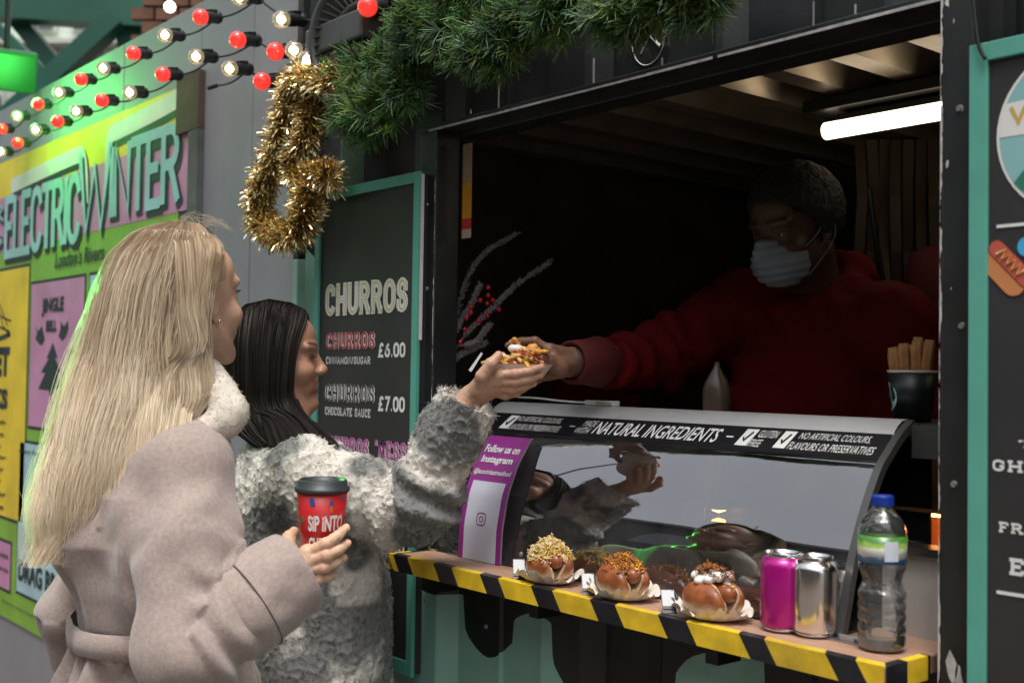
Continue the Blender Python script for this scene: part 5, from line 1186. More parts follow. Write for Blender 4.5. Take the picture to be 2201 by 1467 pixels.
# ------------------------------------------------------------------ churros cup
def churros():
    c = P(1961, 900, 1.79); c[2] = 1.3605; c = c+np.array([0, 0, 0]); c = W(1961, 902, 1.70); c[2] = 1.353
    e = empty('churros_cup', c, 'black paper cup of churros standing on the case end', 'cup')
    rt = .038; rb = .029; H = .082
    b = MB(); b.lathe([(.0001, .003), (rb-.001, .003), (rb, 0), (rt, H-.004)], 40, c); b.obj('cup', mat('cup_black', (.010, .016, .018), .4, var=.1), e, True)
    b = MB(); b.lathe([(rt, H-.004), (rt+.0018, H-.002), (rt+.0014, H), (rt-.001, H-.001), (rt-.002, H-.02)], 40, c); b.obj('rim', mat('cup_rim_white', (.6, .58, .55), .5), e, True)
    m = mat('churro_dough', (.36, .17, .06), .7, var=.25, vscale=60, bump=.001, bscale=200); rng = np.random.default_rng(2)
    tops = [(-.024, -.012, .050), (-.012, .012, .056), (-.006, -.016, .058), (.006, .004, .072), (.014, -.012, .062), (.022, .010, .066), (.028, -.004, .06), (0, .02, .05)]
    for i, (x, y, h) in enumerate(tops):
        a = c+np.array([x*.6, y*.6, .02]); t = c+np.array([x*1.15, y*1.1, H+h*.75]); d = t-a; d /= np.linalg.norm(d); u, w, _ = basis(d); V = []; n = 20
        for s in np.linspace(0, 1, 9):
            p = a+(t-a)*s+u*.002*math.sin(3*s+i); rr = .0088*(1 if s < .97 else .75)
            for j in range(n): q = 2*math.pi*j/n+s*.8; r_ = rr*(1+.16*math.cos(5*q)); V.append(p+(u*math.cos(q)+w*math.sin(q))*r_)
        F = [(k*n+j, k*n+(j+1) % n, (k+1)*n+(j+1) % n, (k+1)*n+j) for k in range(8) for j in range(n)]+[tuple(8*n+j for j in range(n))]
        mk('churro', V, F, m, e, True)
    # round mountain badge printed on the cup
    def S(a, h, l=.0006): r_ = rb+(rt-rb)*h/H+l; return c+np.array([r_*math.cos(a), r_*math.sin(a), h])
    a0 = R(-142)
    def disc(name, pts, m, l): mk(name, [S(a0+u, .040+v, l) for u, v in pts], [tuple(range(len(pts)))], m, e)
    cir = lambda r_: [(r_/.033*math.cos(t), r_*math.sin(t)) for t in np.linspace(0, 2*math.pi, 28, endpoint=False)]
    disc('badge', cir(.023), mat('badge_teal', (.35, .55, .58), .5), .0012); disc('badge_mountain', [(-.45, -.012), (.45, -.012), (.1, .012), (-.05, .003)], mat('badge_green', (.02, .2, .15), .5), .002)
    disc('badge_base', [(-.5, -.014), (0, -.022), (.5, -.014)], mat('badge_green', (.02, .2, .15), .5), .002)
churros()
# ------------------------------------------------------------------ people
def skinmat(name, rough=.48): return mat(name, attr=True, rough=rough, var=.05, vscale=60, sss=.12, bump=.00025, bscale=350)
class Head:
    """sculpted head: x forward, y left, z up, origin between the ears"""
    def __init__(s, c, M, k=1.0): s.c = np.asarray(c, float); s.M = M; s.k = k
    def L(s, x, y, z): return s.c+s.k*(x*s.M[0]+y*s.M[1]+z*s.M[2])
    def loc(s, v): return ((v-s.c)@s.M.T)/s.k
    def build(s, h=.0022, smile=0., male=False, neck=None):
        k = s.k; c = s.c; vol = Vol(c-.17*k-[0, 0, .05], c+.16*k, h); L = s.L; M = s.M
        vol.ell(L(-.012, 0, .036), np.array([.096, .074, .092])*k, M, .01)
        vol.ell(L(.026, 0, -.018), np.array([.064, .058, .088])*k, M, .02)
        vol.ell(L(.052, 0, .052), np.array([.040, .055, .045])*k, M, .015)
        for y in (-1, 1):
            vol.cap(L(-.008, .054*y, -.045), L(.062, .016*y, -.094), .020*k, .016*k, .02)
            vol.ell(L(.056+.003*smile, .036*y, -.026+.006*smile), np.array([.028, .023, .022])*k, M, .018)
            vol.cap(L(.086, .014*y, .030), L(.074, .046*y, .030), .009*k, .008*k, .012)
            vol.ell(L(.097, .031*y, .008), np.array([.0125, .016, .010])*k, M, .010, 'sub')
            vol.ell(L(.0700, .031*y, .008), np.array([.0135, .0150, .0125])*k, M, .004)
            vol.cap(L(.0815, .021*y, .0140-.0015*smile), L(.0745, .044*y, .0125-.0015*smile), .0046*k, .0038*k, .004); vol.cap(L(.0800, .021*y, .0030+.001*smile), L(.0740, .043*y, .0025+.001*smile), .0040*k, .0034*k, .004)
            vol.ell(L(.0975, .0105*y, -.0235), np.array([.0095, .0065, .0065])*k, M, .005)
            # ear
            vol.ell(L(-.010, .0755*y, .003), np.array([.017, .006, .028])*k, M, .004); vol.ell(L(-.006, .081*y, .004), np.array([.009, .006, .017])*k, M, .003, 'sub'); vol.ell(L(-.002, .074*y, -.026), np.array([.008, .005, .008])*k, M, .004)
        vol.cap(L(.0845, 0, .024), L(.1000, 0, -.014), .0070*k, .0095*k, .012); vol.ell(L(.1040, 0, -.0185), np.array([.0092, .0092, .0085])*k, M, .008)
        vol.ell(L(.073, 0, -.052), np.array([.021, .030, .022])*k, M, .012)
        w = .020+.006*smile
        for y in (-1, 1):
            vol.cap(L(.0905-.001*smile, .003*y, -.0460), L(.079-.003*smile, w*y, -.050+.004*smile), .0038*k, .0022*k, .004)
            vol.cap(L(.0890-.001*smile, .003*y, -.0595-.002*smile), L(.079-.003*smile, w*y, -.0515+.004*smile), .0043*k, .0022*k, .004)
        vol.cap(L(.0940, -.022, -.0520), L(.0940, .022, -.0520), .0052*k, .0052*k, .0015, 'sub'); vol.cap(L(.080, -.022, -.0515), L(.080, .022, -.0515), .0034*k, .0034*k, .001, 'sub') if smile else None
        vol.ell(L(.074, 0, -.089), np.array([.018, .019, .017])*k, M, .014)
        if neck is not None:
            vol.cap(L(-.022, 0, -.045), neck, (.060 if male else .050)*k, (.062 if male else .050)*k, .025)
        return vol.mesh()
def paint_head(H, v, skin, lips, smile=0., brow=(.05, .03, .02), scalp=None):
    l = H.loc(v); x, y, z = l.T; col = np.tile(np.array(skin, float), (len(v), 1)); ay = np.abs(y)
    if scalp is not None: col[(x < .035+.4*np.clip(z-.03, 0, .1))&((z > .035)|(x < -.03))] = scalp
    def blend(m, c, a=1.): 
        nonlocal col
        m = np.clip(m, 0, 1)[:, None]*a; col = col*(1-m)+np.array(c)*m
    sk = np.array(skin)
    blend(1.2-(np.hypot((x-.06)/.03, (ay-.036)/.02)**2+((z+.024)/.02)**2), sk*[1.12, .78, .74], .55)
    blend(1-((x-.112)/.012)**2-(z+.02)**2/.012**2, sk*[1.08, .82, .8], .4)
    lipz = np.where(z > -.0525, (z+.0445)/.0065, (z+.0610)/.0075)
    blend((1.3-np.abs(lipz))*1.5*(x > .074)*(ay < .024+.005*smile)*(z < -.036)*(z > -.071), lips, .85)
    bz = .0345+.12*(ay-.018)-3.2*(ay-.03)**2; blend((1-np.abs(z-bz)/.0042)*2*(ay > .011)*(ay < .050)*(x > .055), brow, .9)
    blend((1-np.hypot((z-.010)/.011, (ay-.031)/.020))*1.5*(x > .07), sk*.75, .4)
    blend((1-np.abs(z-.0125)/.0022)*2*(ay > .017)*(ay < .048)*(x > .07), (.02, .012, .01), .8)
    return col
def capjoin(lists):
    V = []; F = []; C = []; k = 0
    for v, q, c in lists: V.append(v); F.append(q+k); C.append(np.broadcast_to(c, (len(v), 3))); k += len(v)
    return np.concatenate(V), np.concatenate(F), np.concatenate(C)
def hand_mesh(wrist, fore, fingers, thumb, skin, h=.0016, k=1., palmr=.0125, nails=(.55, .3, .25)):
    """wrist and forearm stub, four fingers (MCP, PIP, DIP, tip) and a thumb (CMC, MCP, IP, tip)"""
    allp = np.array([wrist, fore]+[p for f in fingers for p in f]+list(thumb)); vol = Vol(allp.min(0)-.035, allp.max(0)+.035, h)
    wrist = np.asarray(wrist); fore = np.asarray(fore); mc = [np.asarray(f[0]) for f in fingers]
    ax = (mc[0]-mc[-1]); ax /= np.linalg.norm(ax)
    for s in (-1, 0, 1): vol.cap(wrist+ax*.009*s, fore+ax*.010*s, .0195*k, .025*k, .010)
    for i, m in enumerate(mc): vol.cap(wrist+ax*(.012-.008*i), m, .0155*k, palmr*k, .010)
    for i in range(3): vol.cap(mc[i], mc[i+1], .0115*k, .0115*k, .008)
    for i, f in enumerate(fingers):
        r = [.0102, .0090, .0080, .0068]; sc = (.97, 1, .96, .86)[i]*k; f = [np.asarray(p, float) for p in f]
        vt = Vol(vol.lo, vol.lo+[.01, .01, .01], h); 
        for a in range(3): vol.cap(f[a], f[a+1], r[a]*sc, r[a+1]*sc, .0022 if a or True else .006)
        vol.ell(f[1], np.array([1, 1, 1])*.0096*sc, None, .003)
    t = [np.asarray(p, float) for p in thumb]; r = [.0165, .0125, .0108, .0080]
    for a in range(3): vol.cap(t[a], t[a+1], r[a]*k, r[a+1]*k, .006 if a == 0 else .003)
    vol.cap(t[0], mc[0]*.5+t[0]*.5, .014*k, .012*k, .012); vol.cap(t[0], wrist, .015*k, .017*k, .012)
    v, q = vol.mesh(); col = np.tile(np.array(skin, float), (len(v), 1))
    for f in list(fingers)+[thumb]:
        for j, w in ((1, .35), (3, .45), (0, .3)):
            d = np.linalg.norm(v-np.asarray(f[j]), axis=1); m = np.clip(1.3-d/.014, 0, 1)[:, None]*w; col = col*(1-m)+np.array(skin)*[1.05, .74, .68]*m
    n = vnormals(v, q); v = v+n*((vnoise(v, .004)-.5)*.0009)[:, None]
    for f in fingers:
        f = [np.asarray(p, float) for p in f]; dd = f[3]-f[2]; dd /= np.linalg.norm(dd); bk = f[1]*.5+f[2]*.5-(f[0]*.5+f[3]*.5); bk -= dd*(bk@dd); bk /= np.linalg.norm(bk)+1e-9; c_ = f[3]+dd*.001+bk*.0062*k; m = (np.linalg.norm((v-c_)*[1, 1, 1], axis=1) < .0062*k); col[m] = np.clip(np.array(skin)*[1.25, 1.15, 1.15], 0, .9)
    return v, q, col
def lowbody(c, l, f, sh_z, hip_z, arms, skin, scale=1., h=.008, legs=True):
    """the body under the clothes, from hidden torso to shoes"""
    c = np.asarray(c, float); lo = np.array([c[0]-.7, c[1]-.7, 0]); hi = np.array([c[0]+.7, c[1]+.7, sh_z+.12]); vol = Vol(lo, hi, h)
    ang = math.atan2(l[1], l[0]); C = lambda z, dx=0, dy=0: (c[0]+l[0]*dx+f[0]*dy, c[1]+l[1]*dx+f[1]*dy, z)
    vol.loft([(hip_z-.06, *C(0)[:2], .13, .09), (hip_z+.12, *C(0)[:2], .115, .08), (sh_z-.12, *C(0)[:2], .135, .085), (sh_z-.02, *C(0)[:2], .10, .06)], ang, .02)
    for path in arms:
        for a, b in zip(path[:-1], path[1:]): vol.cap(a, b, .036, .032, .02)
    vol.cap(C(sh_z-.04, .13), C(sh_z-.04, -.13), .04, .04, .03); vol.cap(C(sh_z-.03), C(sh_z+.06), .045, .045, .02)
    if legs:
        for s in (-1, 1): vol.cap(C(hip_z, .08*s), C(hip_z*.52, .085*s, .02), .078, .05, .02); vol.cap(C(hip_z*.52, .085*s, .02), C(.08, .085*s, 0), .052, .036, .02); vol.cap(C(.045, .085*s, -.03), C(.035, .09*s, .13), .042, .034, .02)
    v, q = vol.mesh(); col = np.tile(np.array(skin, float), (len(v), 1)); low = v[:, 2] < hip_z+.04
    col[low] = (.02, .022, .03); return v, q, col
def locks(guides, n, nc, seed, wave=.006, S=34, spread=.5, tight=.6):
    """strands laid between guide paths, gathered in locks"""
    rng = np.random.default_rng(seed); Gd = np.array([smooth_path(g, S) for g in guides]); m = len(guides)-1
    ct = rng.uniform(0, m, nc); tn = rng.random(nc); ph = rng.uniform(0, 6.28, nc); fr = rng.uniform(.8, 1.3, nc); t0 = rng.uniform(0, m, n); k2 = rng.integers(0, nc, (n, 4)); k = k2[np.arange(n), np.argmin(np.abs(ct[k2]-t0[:, None]), 1)]
    s = np.linspace(0, 1, S)[None]; g = np.clip((s-.3)/.7, 0, 1); t = np.clip(t0[:, None]*(1-g*tight)+ct[k][:, None]*g*tight+rng.normal(0, .01, (n, 1)), 0, m-1e-6)
    i = t.astype(int); f = (t-i)[..., None]; si = np.arange(S)[None].repeat(n, 0); a, b = Gd[i, si], Gd[np.minimum(i+1, m), si]
    p = a*(1-f)+b*f; w = wave*g*np.sin(2*math.pi*2.2*fr[k][:, None]*s+ph[k][:, None]); w2 = wave*.6*g*np.cos(2*math.pi*2.2*fr[k][:, None]*s+ph[k][:, None])
    p = p+w[..., None]*_r0-w2[..., None]*_f0*1.0+rng.normal(0, .0016, (n, 1, 3))*np.clip(s*3, 0, 1)[..., None]
    return p, tn[k]
def ico_eye(H, y, skin, m, par, iris=(.12, .06, .03), look=(1, 0, 0)):
    b = MB(); c = H.L(.0712, y, .008); lk = H.M.T@np.array(look); lk /= np.linalg.norm(lk); r = .0128*H.k
    v, f = lathe_vf([(.0001, r)]+[(r*math.sin(a), r*math.cos(a)) for a in np.linspace(.12, 3.0, 18)], 20, c, lk); d = ((v-c)@lk)/r
    col = np.where((d > .985)[:, None], (.01, .01, .01), np.where((d > .88)[:, None], iris, (.5, .46, .44)))
    mk('eye', v, f, m, par, True, col=col)
eyem = mat('eye_wet', attr=True, rough=.08, var=0, coat=.8)
def hairfall(levels, n, phi0, phi1, seed, S=26, wave=.012, clump=46, rin=.72, e1=None, e2=None, lmin=.86, converge=.55, freq=2.2):
    """strands running down a stack of elliptical sections (centre, a, b)"""
    rng = np.random.default_rng(seed); e1 = _r0 if e1 is None else e1; e2 = -_f0 if e2 is None else e2
    C = np.array([l[0] for l in levels]); A = np.array([l[1] for l in levels]); B = np.array([l[2] for l in levels]); K = len(levels); lt = np.linspace(0, 1, K)
    cph = rng.uniform(phi0, phi1, clump); cr = rng.uniform(rin, 1, clump); cw = rng.uniform(0, 2*math.pi, clump); ca = rng.uniform(.4, 1.2, clump); cf = rng.uniform(.8, 1.25, clump); cl = rng.uniform(lmin, 1.0, clump); ctone = rng.uniform(0, 1, clump)
    k = rng.integers(0, clump, n); ph = rng.uniform(phi0, phi1, n)
    # each strand joins the nearest clump of two random picks
    k2 = rng.integers(0, clump, (n, 5)); k = k2[np.arange(n), np.argmin(np.abs(cph[k2]-ph[:, None]), 1)]
    r0 = np.clip(cr[k]+rng.normal(0, .07, n), rin*.9, 1.04); tm = np.clip(cl[k]+rng.normal(0, .03, n), .5, 1.03)
    t = np.linspace(0, 1, S)[None, :]*tm[:, None]; tc = np.clip(t, 0, 1)
    cc = np.stack([np.interp(tc, lt, C[:, i]) for i in range(3)], -1); a = np.interp(tc, lt, A); b = np.interp(tc, lt, B)
    g = np.clip((t-.25)/.75, 0, 1); phs = ph[:, None]*(1-g*converge)+cph[k][:, None]*g*converge+rng.normal(0, .012, (n, 1))
    wv = wave*g**1.5*ca[k][:, None]*np.sin(2*math.pi*freq*cf[k][:, None]*t+cw[k][:, None]); wv2 = wave*.8*g*np.cos(2*math.pi*freq*cf[k][:, None]*t+cw[k][:, None]+.6)
    fz = rng.normal(0, .005, (n, 1))*g+wave*.06*g*np.sin(2*math.pi*(3+2*rng.random((n, 1)))*t+rng.uniform(0, 6, (n, 1)))
    rr = r0[:, None]
    p = cc+((a*np.cos(phs)*rr+wv+fz)[..., None])*e1+((b*np.sin(phs)*rr+wv2)[..., None])*e2
    return p, ctone[k], k

# ================================================================== the blonde woman in the wool coat
def blonde():
    fA = np.array([.18, .98, 0]); fA /= np.linalg.norm(fA); lA = np.array([-fA[1], fA[0], 0])
    Rs = P(408, 985, 1.83); Rs = np.array(Rs); Ls = Rs+lA*.35+[0, 0, -.005]; ctr = (Rs+Ls)/2; ctr = ctr-fA*.0
    base = np.array([ctr[0], ctr[1], 0])
    e = empty('person', base, 'woman with long blonde hair in a beige wool coat holding a red cup', 'person')
    H = Head(P(397, 655, 1.93), frame([-.30, 1, 0], pitch=R(10)), 1.0)
    neckb = ctr+[0, 0, .03]+fA*.0
    hv, hq = H.build(.0023, neck=neckb); skin = np.array([.56, .34, .24])
    hc = paint_head(H, hv, skin, (.5, .2, .17), brow=(.22, .15, .09), scalp=(.36, .25, .15))
    El = P(405, 1392, 1.70); Wr = P(628, 1232, 1.785); Ll = P(165, 1330, 2.12)
    Lh = P(260, 1480, 2.25)
    z = 1.752
    F = [[P(662, 1188, 1.752), P(700, 1168, 1.744), P(727, 1150, 1.757), P(744, 1134, 1.775)], [P(660, 1206, 1.750), P(702, 1193, 1.741), P(729, 1180, 1.754), P(746, 1167, 1.772)],
         [P(658, 1224, 1.752), P(697, 1218, 1.743), P(722, 1208, 1.755), P(738, 1198, 1.770)], [P(655, 1240, 1.758), P(686, 1243, 1.750), P(706, 1240, 1.757), P(718, 1236, 1.768)]]
    T = [P(630, 1205, 1.80), P(620, 1175, 1.815), P(621, 1155, 1.835), P(632, 1142, 1.85)]
    hd = hand_mesh(Wr, P(600, 1262, 1.78), F, T, skin*[1.12, 1.2, 1.15])
    bd = lowbody(ctr*[1, 1, 0], lA, fA, 1.31, .86, [(Rs, El, Wr), (Ls, Ll, Lh)], skin)
    V, Q, C = capjoin([(hv, hq, hc), hd, bd]); mk('body', V, Q, skinmat('skin_fair'), e, True, col=C)
    for y in (-.031, .031): ico_eye(H, y, skin, eyem, e, (.1, .18, .22))
    # lashes
    ls = []
    for y in (-1, 1):
        for t in np.linspace(0, 1, 16): a = H.L(.085-.009*t, y*(.020+.025*t), .011); ls.append([a, a+H.M[0]*.005+H.M[1]*y*.001+H.M[2]*.001, a+H.M[0]*.008+H.M[1]*y*.003+H.M[2]*.004])
    strands(np.array(ls), np.array([.0005, .0004, .0002]), 'eyelashes', mat('lash', (.02, .012, .01), .5), e)['kind'] = 'stuff'
    q = H.L(-.001, -.080, -.028); b = MB(); b.lathe([(.0001, -.003), (.003, 0), (.0001, .003)], 8, q); b.obj('earring', mat('silver_stud', (.9, .9, .9), .1, 1), e, True)
    # coat
    vol = Vol(ctr*[1, 1, 0]+[-.42, -.42, .38], ctr*[1, 1, 0]+[.45, .42, 1.42], .0048); ang = math.atan2(lA[1], lA[0]); c2 = ctr[:2]
    def cc(dx=0., df=0.): return (c2[0]+lA[0]*dx+fA[0]*df, c2[1]+lA[1]*dx+fA[1]*df)
    vol.loft([(.40, *cc(0, 0), .235, .20), (.75, *cc(0, 0), .215, .18), (.90, *cc(0, 0), .190, .155), (.985, *cc(0, 0), .160, .120), (1.05, *cc(0, -.01), .172, .128), (1.14, *cc(0, -.035), .190, .155), (1.22, *cc(0, -.035), .185, .145), (1.275, *cc(0, -.02), .150, .115), (1.32, *cc(0, .01), .095, .078), (1.345, *cc(0, .02), .07, .06)], ang, .02)
    A1 = [Rs-[0, 0, .015], Rs*.45+El*.55+fA*.0, El]
    vol.cap(Rs-[0, 0, .005], Rs*.5+El*.5, .058, .074, .075); vol.cap(Rs*.5+El*.5, El, .074, .072, .035); vol.cap(El, Wr*.8+El*.2, .074, .058, .02)
    vol.cap(Ls-[0, 0, .02], Ll, .062, .064, .025); vol.cap(Ll, Lh, .062, .055, .02)
    vol.cap(Rs, ctr+[0, 0, .045]+fA*.01, .052, .050, .05); vol.cap(Rs-[0, 0, .05]-fA*.02-lA*-.03, Rs-[0, 0, .20]-fA*.03+lA*.05, .070, .085, .06); vol.cap(Ls-[0, 0, .01], ctr+[0, 0, .035], .055, .055, .03)
    v, q = vol.mesh(); n = vnormals(v, q)
    # folds: rings bunching at the elbow, long drapes on the back and skirt
    s, off, d = segparam(v, [Rs, El, Wr]); L1 = np.linalg.norm(El-Rs); onarm = np.clip((.105-d)/.02, 0, 1)
    fw = np.exp(-((s-L1)/.10)**2); wob = vnoise(v, .07, 2)*5; fa = (Wr-El)/np.linalg.norm(Wr-El); inner = np.clip((off@fa)/.05+(s > L1)*.5+.25, 0, 1)
    disp = onarm*fw*inner*.0120*np.sin((s-L1)*2*math.pi/.052+wob+off[:, 2]*24)
    disp += onarm*.0055*np.sin(off@RT*40+s*16+wob*.9)*np.exp(-((s-L1*.62)/.13)**2)
    disp += (1-onarm)*.007*np.sin(((v-np.r_[ctr])@lA)*52+vnoise(v, .18, 5)*4)*np.clip((1.30-v[:, 2])/.1, 0, 1)
    disp += (vnoise(v, .05, 3)-.5)*.010+(vnoise(v, .11, 4)-.5)*.014
    sv = (v-Rs)@lA; disp -= .0045*np.exp(-((sv-.030)/.0035)**2)*(v[:, 2] > 1.17)*(v[:, 2] < 1.36)
    pinch = np.exp(-((v[:, 2]-.985)/.03)**2)*(1-onarm); disp = disp*(1-.7*pinch)-pinch*.008
    disp += (v[:, 2] < .97)*(1-onarm)*.010*np.sin(np.arctan2(v[:, 1]-c2[1], v[:, 0]-c2[0])*14+vnoise(v, .1, 6)*3)
    v = v+n*disp[:, None]
    wool = mat('beige_wool', (.355, .285, .255), .95, var=.13, vscale=150, bump=.0009, bscale=420, spec=.15, sheen=.35)
    mk('coat', v, q, wool, e, True)
    # wool nap: short fibres that soften the outline
    rng = np.random.default_rng(3); i = rng.integers(0, len(v), 26000); dd = rng.normal(0, .8, (len(i), 3))+n[i]*.7; dd /= np.linalg.norm(dd, axis=1)[:, None]; l = rng.uniform(.0015, .0035, (len(i), 1))
    strands(np.stack([v[i]-dd*.0004, v[i]+dd*l*.5, v[i]+dd*l+rng.normal(0, .0006, (len(i), 3))], 1), np.array([.00022, .0002, .0001]), 'wool_nap', wool, e)['kind'] = 'stuff'
    # cuff
    cv = Vol(Wr-.16, Wr+.14, .004); dirc = Wr-El; dirc /= np.linalg.norm(dirc); c0 = Wr-dirc*.085; c1 = Wr-dirc*.012
    cv.cap(c0, c1, .0745, .069, .01); cv.cap(c1+dirc*.086, c1+dirc*.16, .085, .085, .006, 'sub'); cv.cap(c0-dirc*.02, c1+dirc*.1, .040, .046, .004, 'sub'); cv.cap(c0-dirc*.085, c0-dirc*.10, .086, .086, .005, 'sub')
    a, b = cv.mesh(); nn = vnormals(a, b); ss, oo, _ = segparam(a, [c0-dirc*.1, c1+dirc*.1]); a = a+nn*((vnoise(a, .03, 7)-.5)*.006)[:, None]; mk('cuff', a, b, wool, e, True)
    u_, w_, _ = basis(dirc); b = MB(); b.tube([c0+dirc*.012+(u_*math.cos(t)+w_*math.sin(t))*.0752 for t in np.linspace(0, 2*math.pi, 49)], .0012, 5, cap=False); b.obj('cuff_seam', mat('seam_thread', (.09, .065, .055), .9), e, True)
    for _ in range(40):
        pass
    dl = a-CAM; zz = dl@FW; sx_ = CX+FPX*(dl@RT)/zz; sy_ = CY-FPX*(dl@UP)/zz; kk = np.argmin((sx_-630)**2+(sy_-1350)**2+(zz-zz.min())*3000); bt = a[kk]+nn[kk]*.002
    b = MB(); b.lathe([(.0001, .003), (.007, .0026), (.0085, .0012), (.0085, 0)], 18, bt, nn[kk]); b.obj('button', mat('black_button', (.015, .015, .015), .3), e, True)
    # belt
    V = []; F_ = []; N = 72; wst = (np.abs(v[:, 2]-.985) < .03)&(onarm < .05); vw = v[wst][:, :2]-c2; an = np.arctan2(vw[:, 1], vw[:, 0]) % (2*math.pi); rw = np.hypot(vw[:, 0], vw[:, 1])
    RB = np.array([max([.11]+list(rw[np.abs((an-2*math.pi*j/N+math.pi) % (2*math.pi)-math.pi) < .06])) for j in range(N)]); RB = np.minimum(RB, .19); RB = np.convolve(np.r_[RB[-3:], RB, RB[:3]], np.ones(7)/7, 'valid')
    for zz_, o in ((.965, .004), (.968, .012), (1.002, .012), (1.005, .004)):
        for j in range(N):
            t = 2*math.pi*j/N; dv = np.array([math.cos(t), math.sin(t)]); rad_ = RB[j]+o-.004; V.append(np.array([c2[0]+dv[0]*rad_, c2[1]+dv[1]*rad_, zz_+.010*math.sin(t+1)]))
    for i in range(3):
        for j in range(N): F_.append((i*N+j, i*N+(j+1) % N, (i+1)*N+(j+1) % N, (i+1)*N+j))
    mk('belt', V, F_, wool, e, True)
    # shearling collar
    cv = Vol(H.c-[.2, .2, .36], H.c+[.2, .25, .05], .0045)
    ring0 = [P(484, 905, 1.845), P(452, 925, 1.84), P(420, 925, 1.85), P(392, 905, 1.87)]
    for a, b_ in zip(ring0[:-1], ring0[1:]): cv.cap(a, b_, .020, .019, .02)
    ring = [P(432, 770, 1.90), P(452, 805, 1.885), P(474, 845, 1.87), P(494, 885, 1.855), P(484, 908, 1.845)]; rr_ = [.013, .019, .024, .026, .022]
    for a, b_, r1, r2 in zip(ring[:-1], ring[1:], rr_, rr_[1:]): cv.cap(a, b_, r1, r2, .02)
    ring2 = [P(452, 860, 1.90), P(390, 870, 1.96), P(340, 860, 2.02)]
    for a, b_ in zip(ring2[:-1], ring2[1:]): cv.cap(a, b_, .032, .032, .02)
    a, b = cv.mesh(); nn = vnormals(a, b); a = a+nn*((vnoise(a, .008, 8)-.5)*.0022)[:, None]; sh = mat('cream_shearling', (.62, .56, .48), .95, var=.12, vscale=60, bump=.001, bscale=150); mk('collar', a, b, sh, e, True)
    i = rng.integers(0, len(a), 22000); dd = nn[i]+rng.normal(0, .6, (len(i), 3)); dd /= np.linalg.norm(dd, axis=1)[:, None]
    strands(np.stack([a[i], a[i]+dd*.003, a[i]+dd*.005+rng.normal(0, .001, (len(i), 3))], 1), np.array([.0005, .0004, .0002]), 'collar_pile', sh, e)['kind'] = 'stuff'
    # hair
    Zc = [1.93, 1.93, 1.93, 1.93, 1.925, 1.915, 1.90, 1.885, 1.875, 1.87, 1.875]
    rows = [(405, 480, 8, .010), (398, 484, 42, .05), (384, 508, 80, .088), (364, 556, 108, .104), (350, 620, 120, .108), (332, 700, 127, .098), (308, 800, 138, .086), (283, 900, 142, .076), (250, 1000, 130, .068), (208, 1100, 106, .058), (155, 1208, 70, .042)]
    lv = [(P(x, y, Zz_), a*Zz_/FPX, b) for (x, y, a, b), Zz_ in zip(rows, Zc)]
    hm = mat('blonde_hair', attr=True, rough=.36, var=.0, spec=.4)
    def cols(tn, n, p):
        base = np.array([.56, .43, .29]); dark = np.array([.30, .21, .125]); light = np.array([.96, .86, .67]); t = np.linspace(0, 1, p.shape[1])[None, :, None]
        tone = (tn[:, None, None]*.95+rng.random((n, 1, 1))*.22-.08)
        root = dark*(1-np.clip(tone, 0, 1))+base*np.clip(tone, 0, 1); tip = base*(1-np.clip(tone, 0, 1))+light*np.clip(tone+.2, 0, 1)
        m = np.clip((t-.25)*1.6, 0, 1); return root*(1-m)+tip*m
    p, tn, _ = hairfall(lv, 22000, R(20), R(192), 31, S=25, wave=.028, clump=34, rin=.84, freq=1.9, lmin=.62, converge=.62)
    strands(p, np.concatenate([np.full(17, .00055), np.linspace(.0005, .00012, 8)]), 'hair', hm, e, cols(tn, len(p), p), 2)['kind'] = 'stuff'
    GD = [[H.L(.080, -.003, .110), P(481, 535, 1.865), P(472, 585, 1.85), P(457, 640, 1.842), P(446, 705, 1.842), P(446, 790, 1.85), P(436, 860, 1.84), P(402, 935, 1.815), P(372, 990, 1.80)],
          [H.L(.045, -.003, .128), P(440, 525, 1.855), P(438, 580, 1.835), P(430, 640, 1.828), P(420, 710, 1.83), P(412, 800, 1.83), P(390, 880, 1.815), P(345, 985, 1.80), P(310, 1060, 1.80)],
          [H.L(.0, -.003, .137), H.L(-.010, -.062, .118), H.L(-.035, -.092, .06), H.L(-.05, -.098, 0), H.L(-.06, -.098, -.06), P(370, 810, 1.82), P(335, 900, 1.805), P(285, 1040, 1.80), P(255, 1140, 1.80)],
          [H.L(-.04, -.003, .132), H.L(-.055, -.055, .112), H.L(-.075, -.078, .06), H.L(-.085, -.085, 0), H.L(-.09, -.085, -.06), P(325, 810, 1.83), P(285, 920, 1.81), P(235, 1060, 1.81), P(205, 1180, 1.82)]]
    pl, tl = locks(GD, 10000, 20, 37, wave=.020, tight=.55, S=26)
    strands(pl, np.concatenate([np.full(18, .00055), np.linspace(.0005, .00012, 8)]), 'hair_locks', hm, e, cols(tl, len(pl), pl), 2)['kind'] = 'stuff'
    GM = [[H.L(*q) for q in ((.082, .0, .106), (.078, .030, .092), (.056, .066, .05), (.03, .085, 0), (.01, .085, -.06), (-.02, .085, -.12))], [H.L(*q) for q in ((.0, .0, .137), (-.01, .062, .118), (-.035, .088, .06), (-.05, .09, 0), (-.06, .09, -.06), (-.06, .09, -.12))]]
    pl, tl = locks(GM, 1500, 20, 38, wave=.003); strands(pl, .0008, 'hair_locks', hm, e, cols(tl, len(pl), pl), 2)['kind'] = 'stuff'
    p, tn, _ = hairfall(lv, 3000, R(180), R(330), 33, S=22, wave=.010, clump=50, rin=.8, freq=2.2)
    p2, tn2, _ = p, tn, 0
    strands(p, .0009, 'hair_far_side', hm, e, cols(tn, len(p), p), 2)['kind'] = 'stuff'
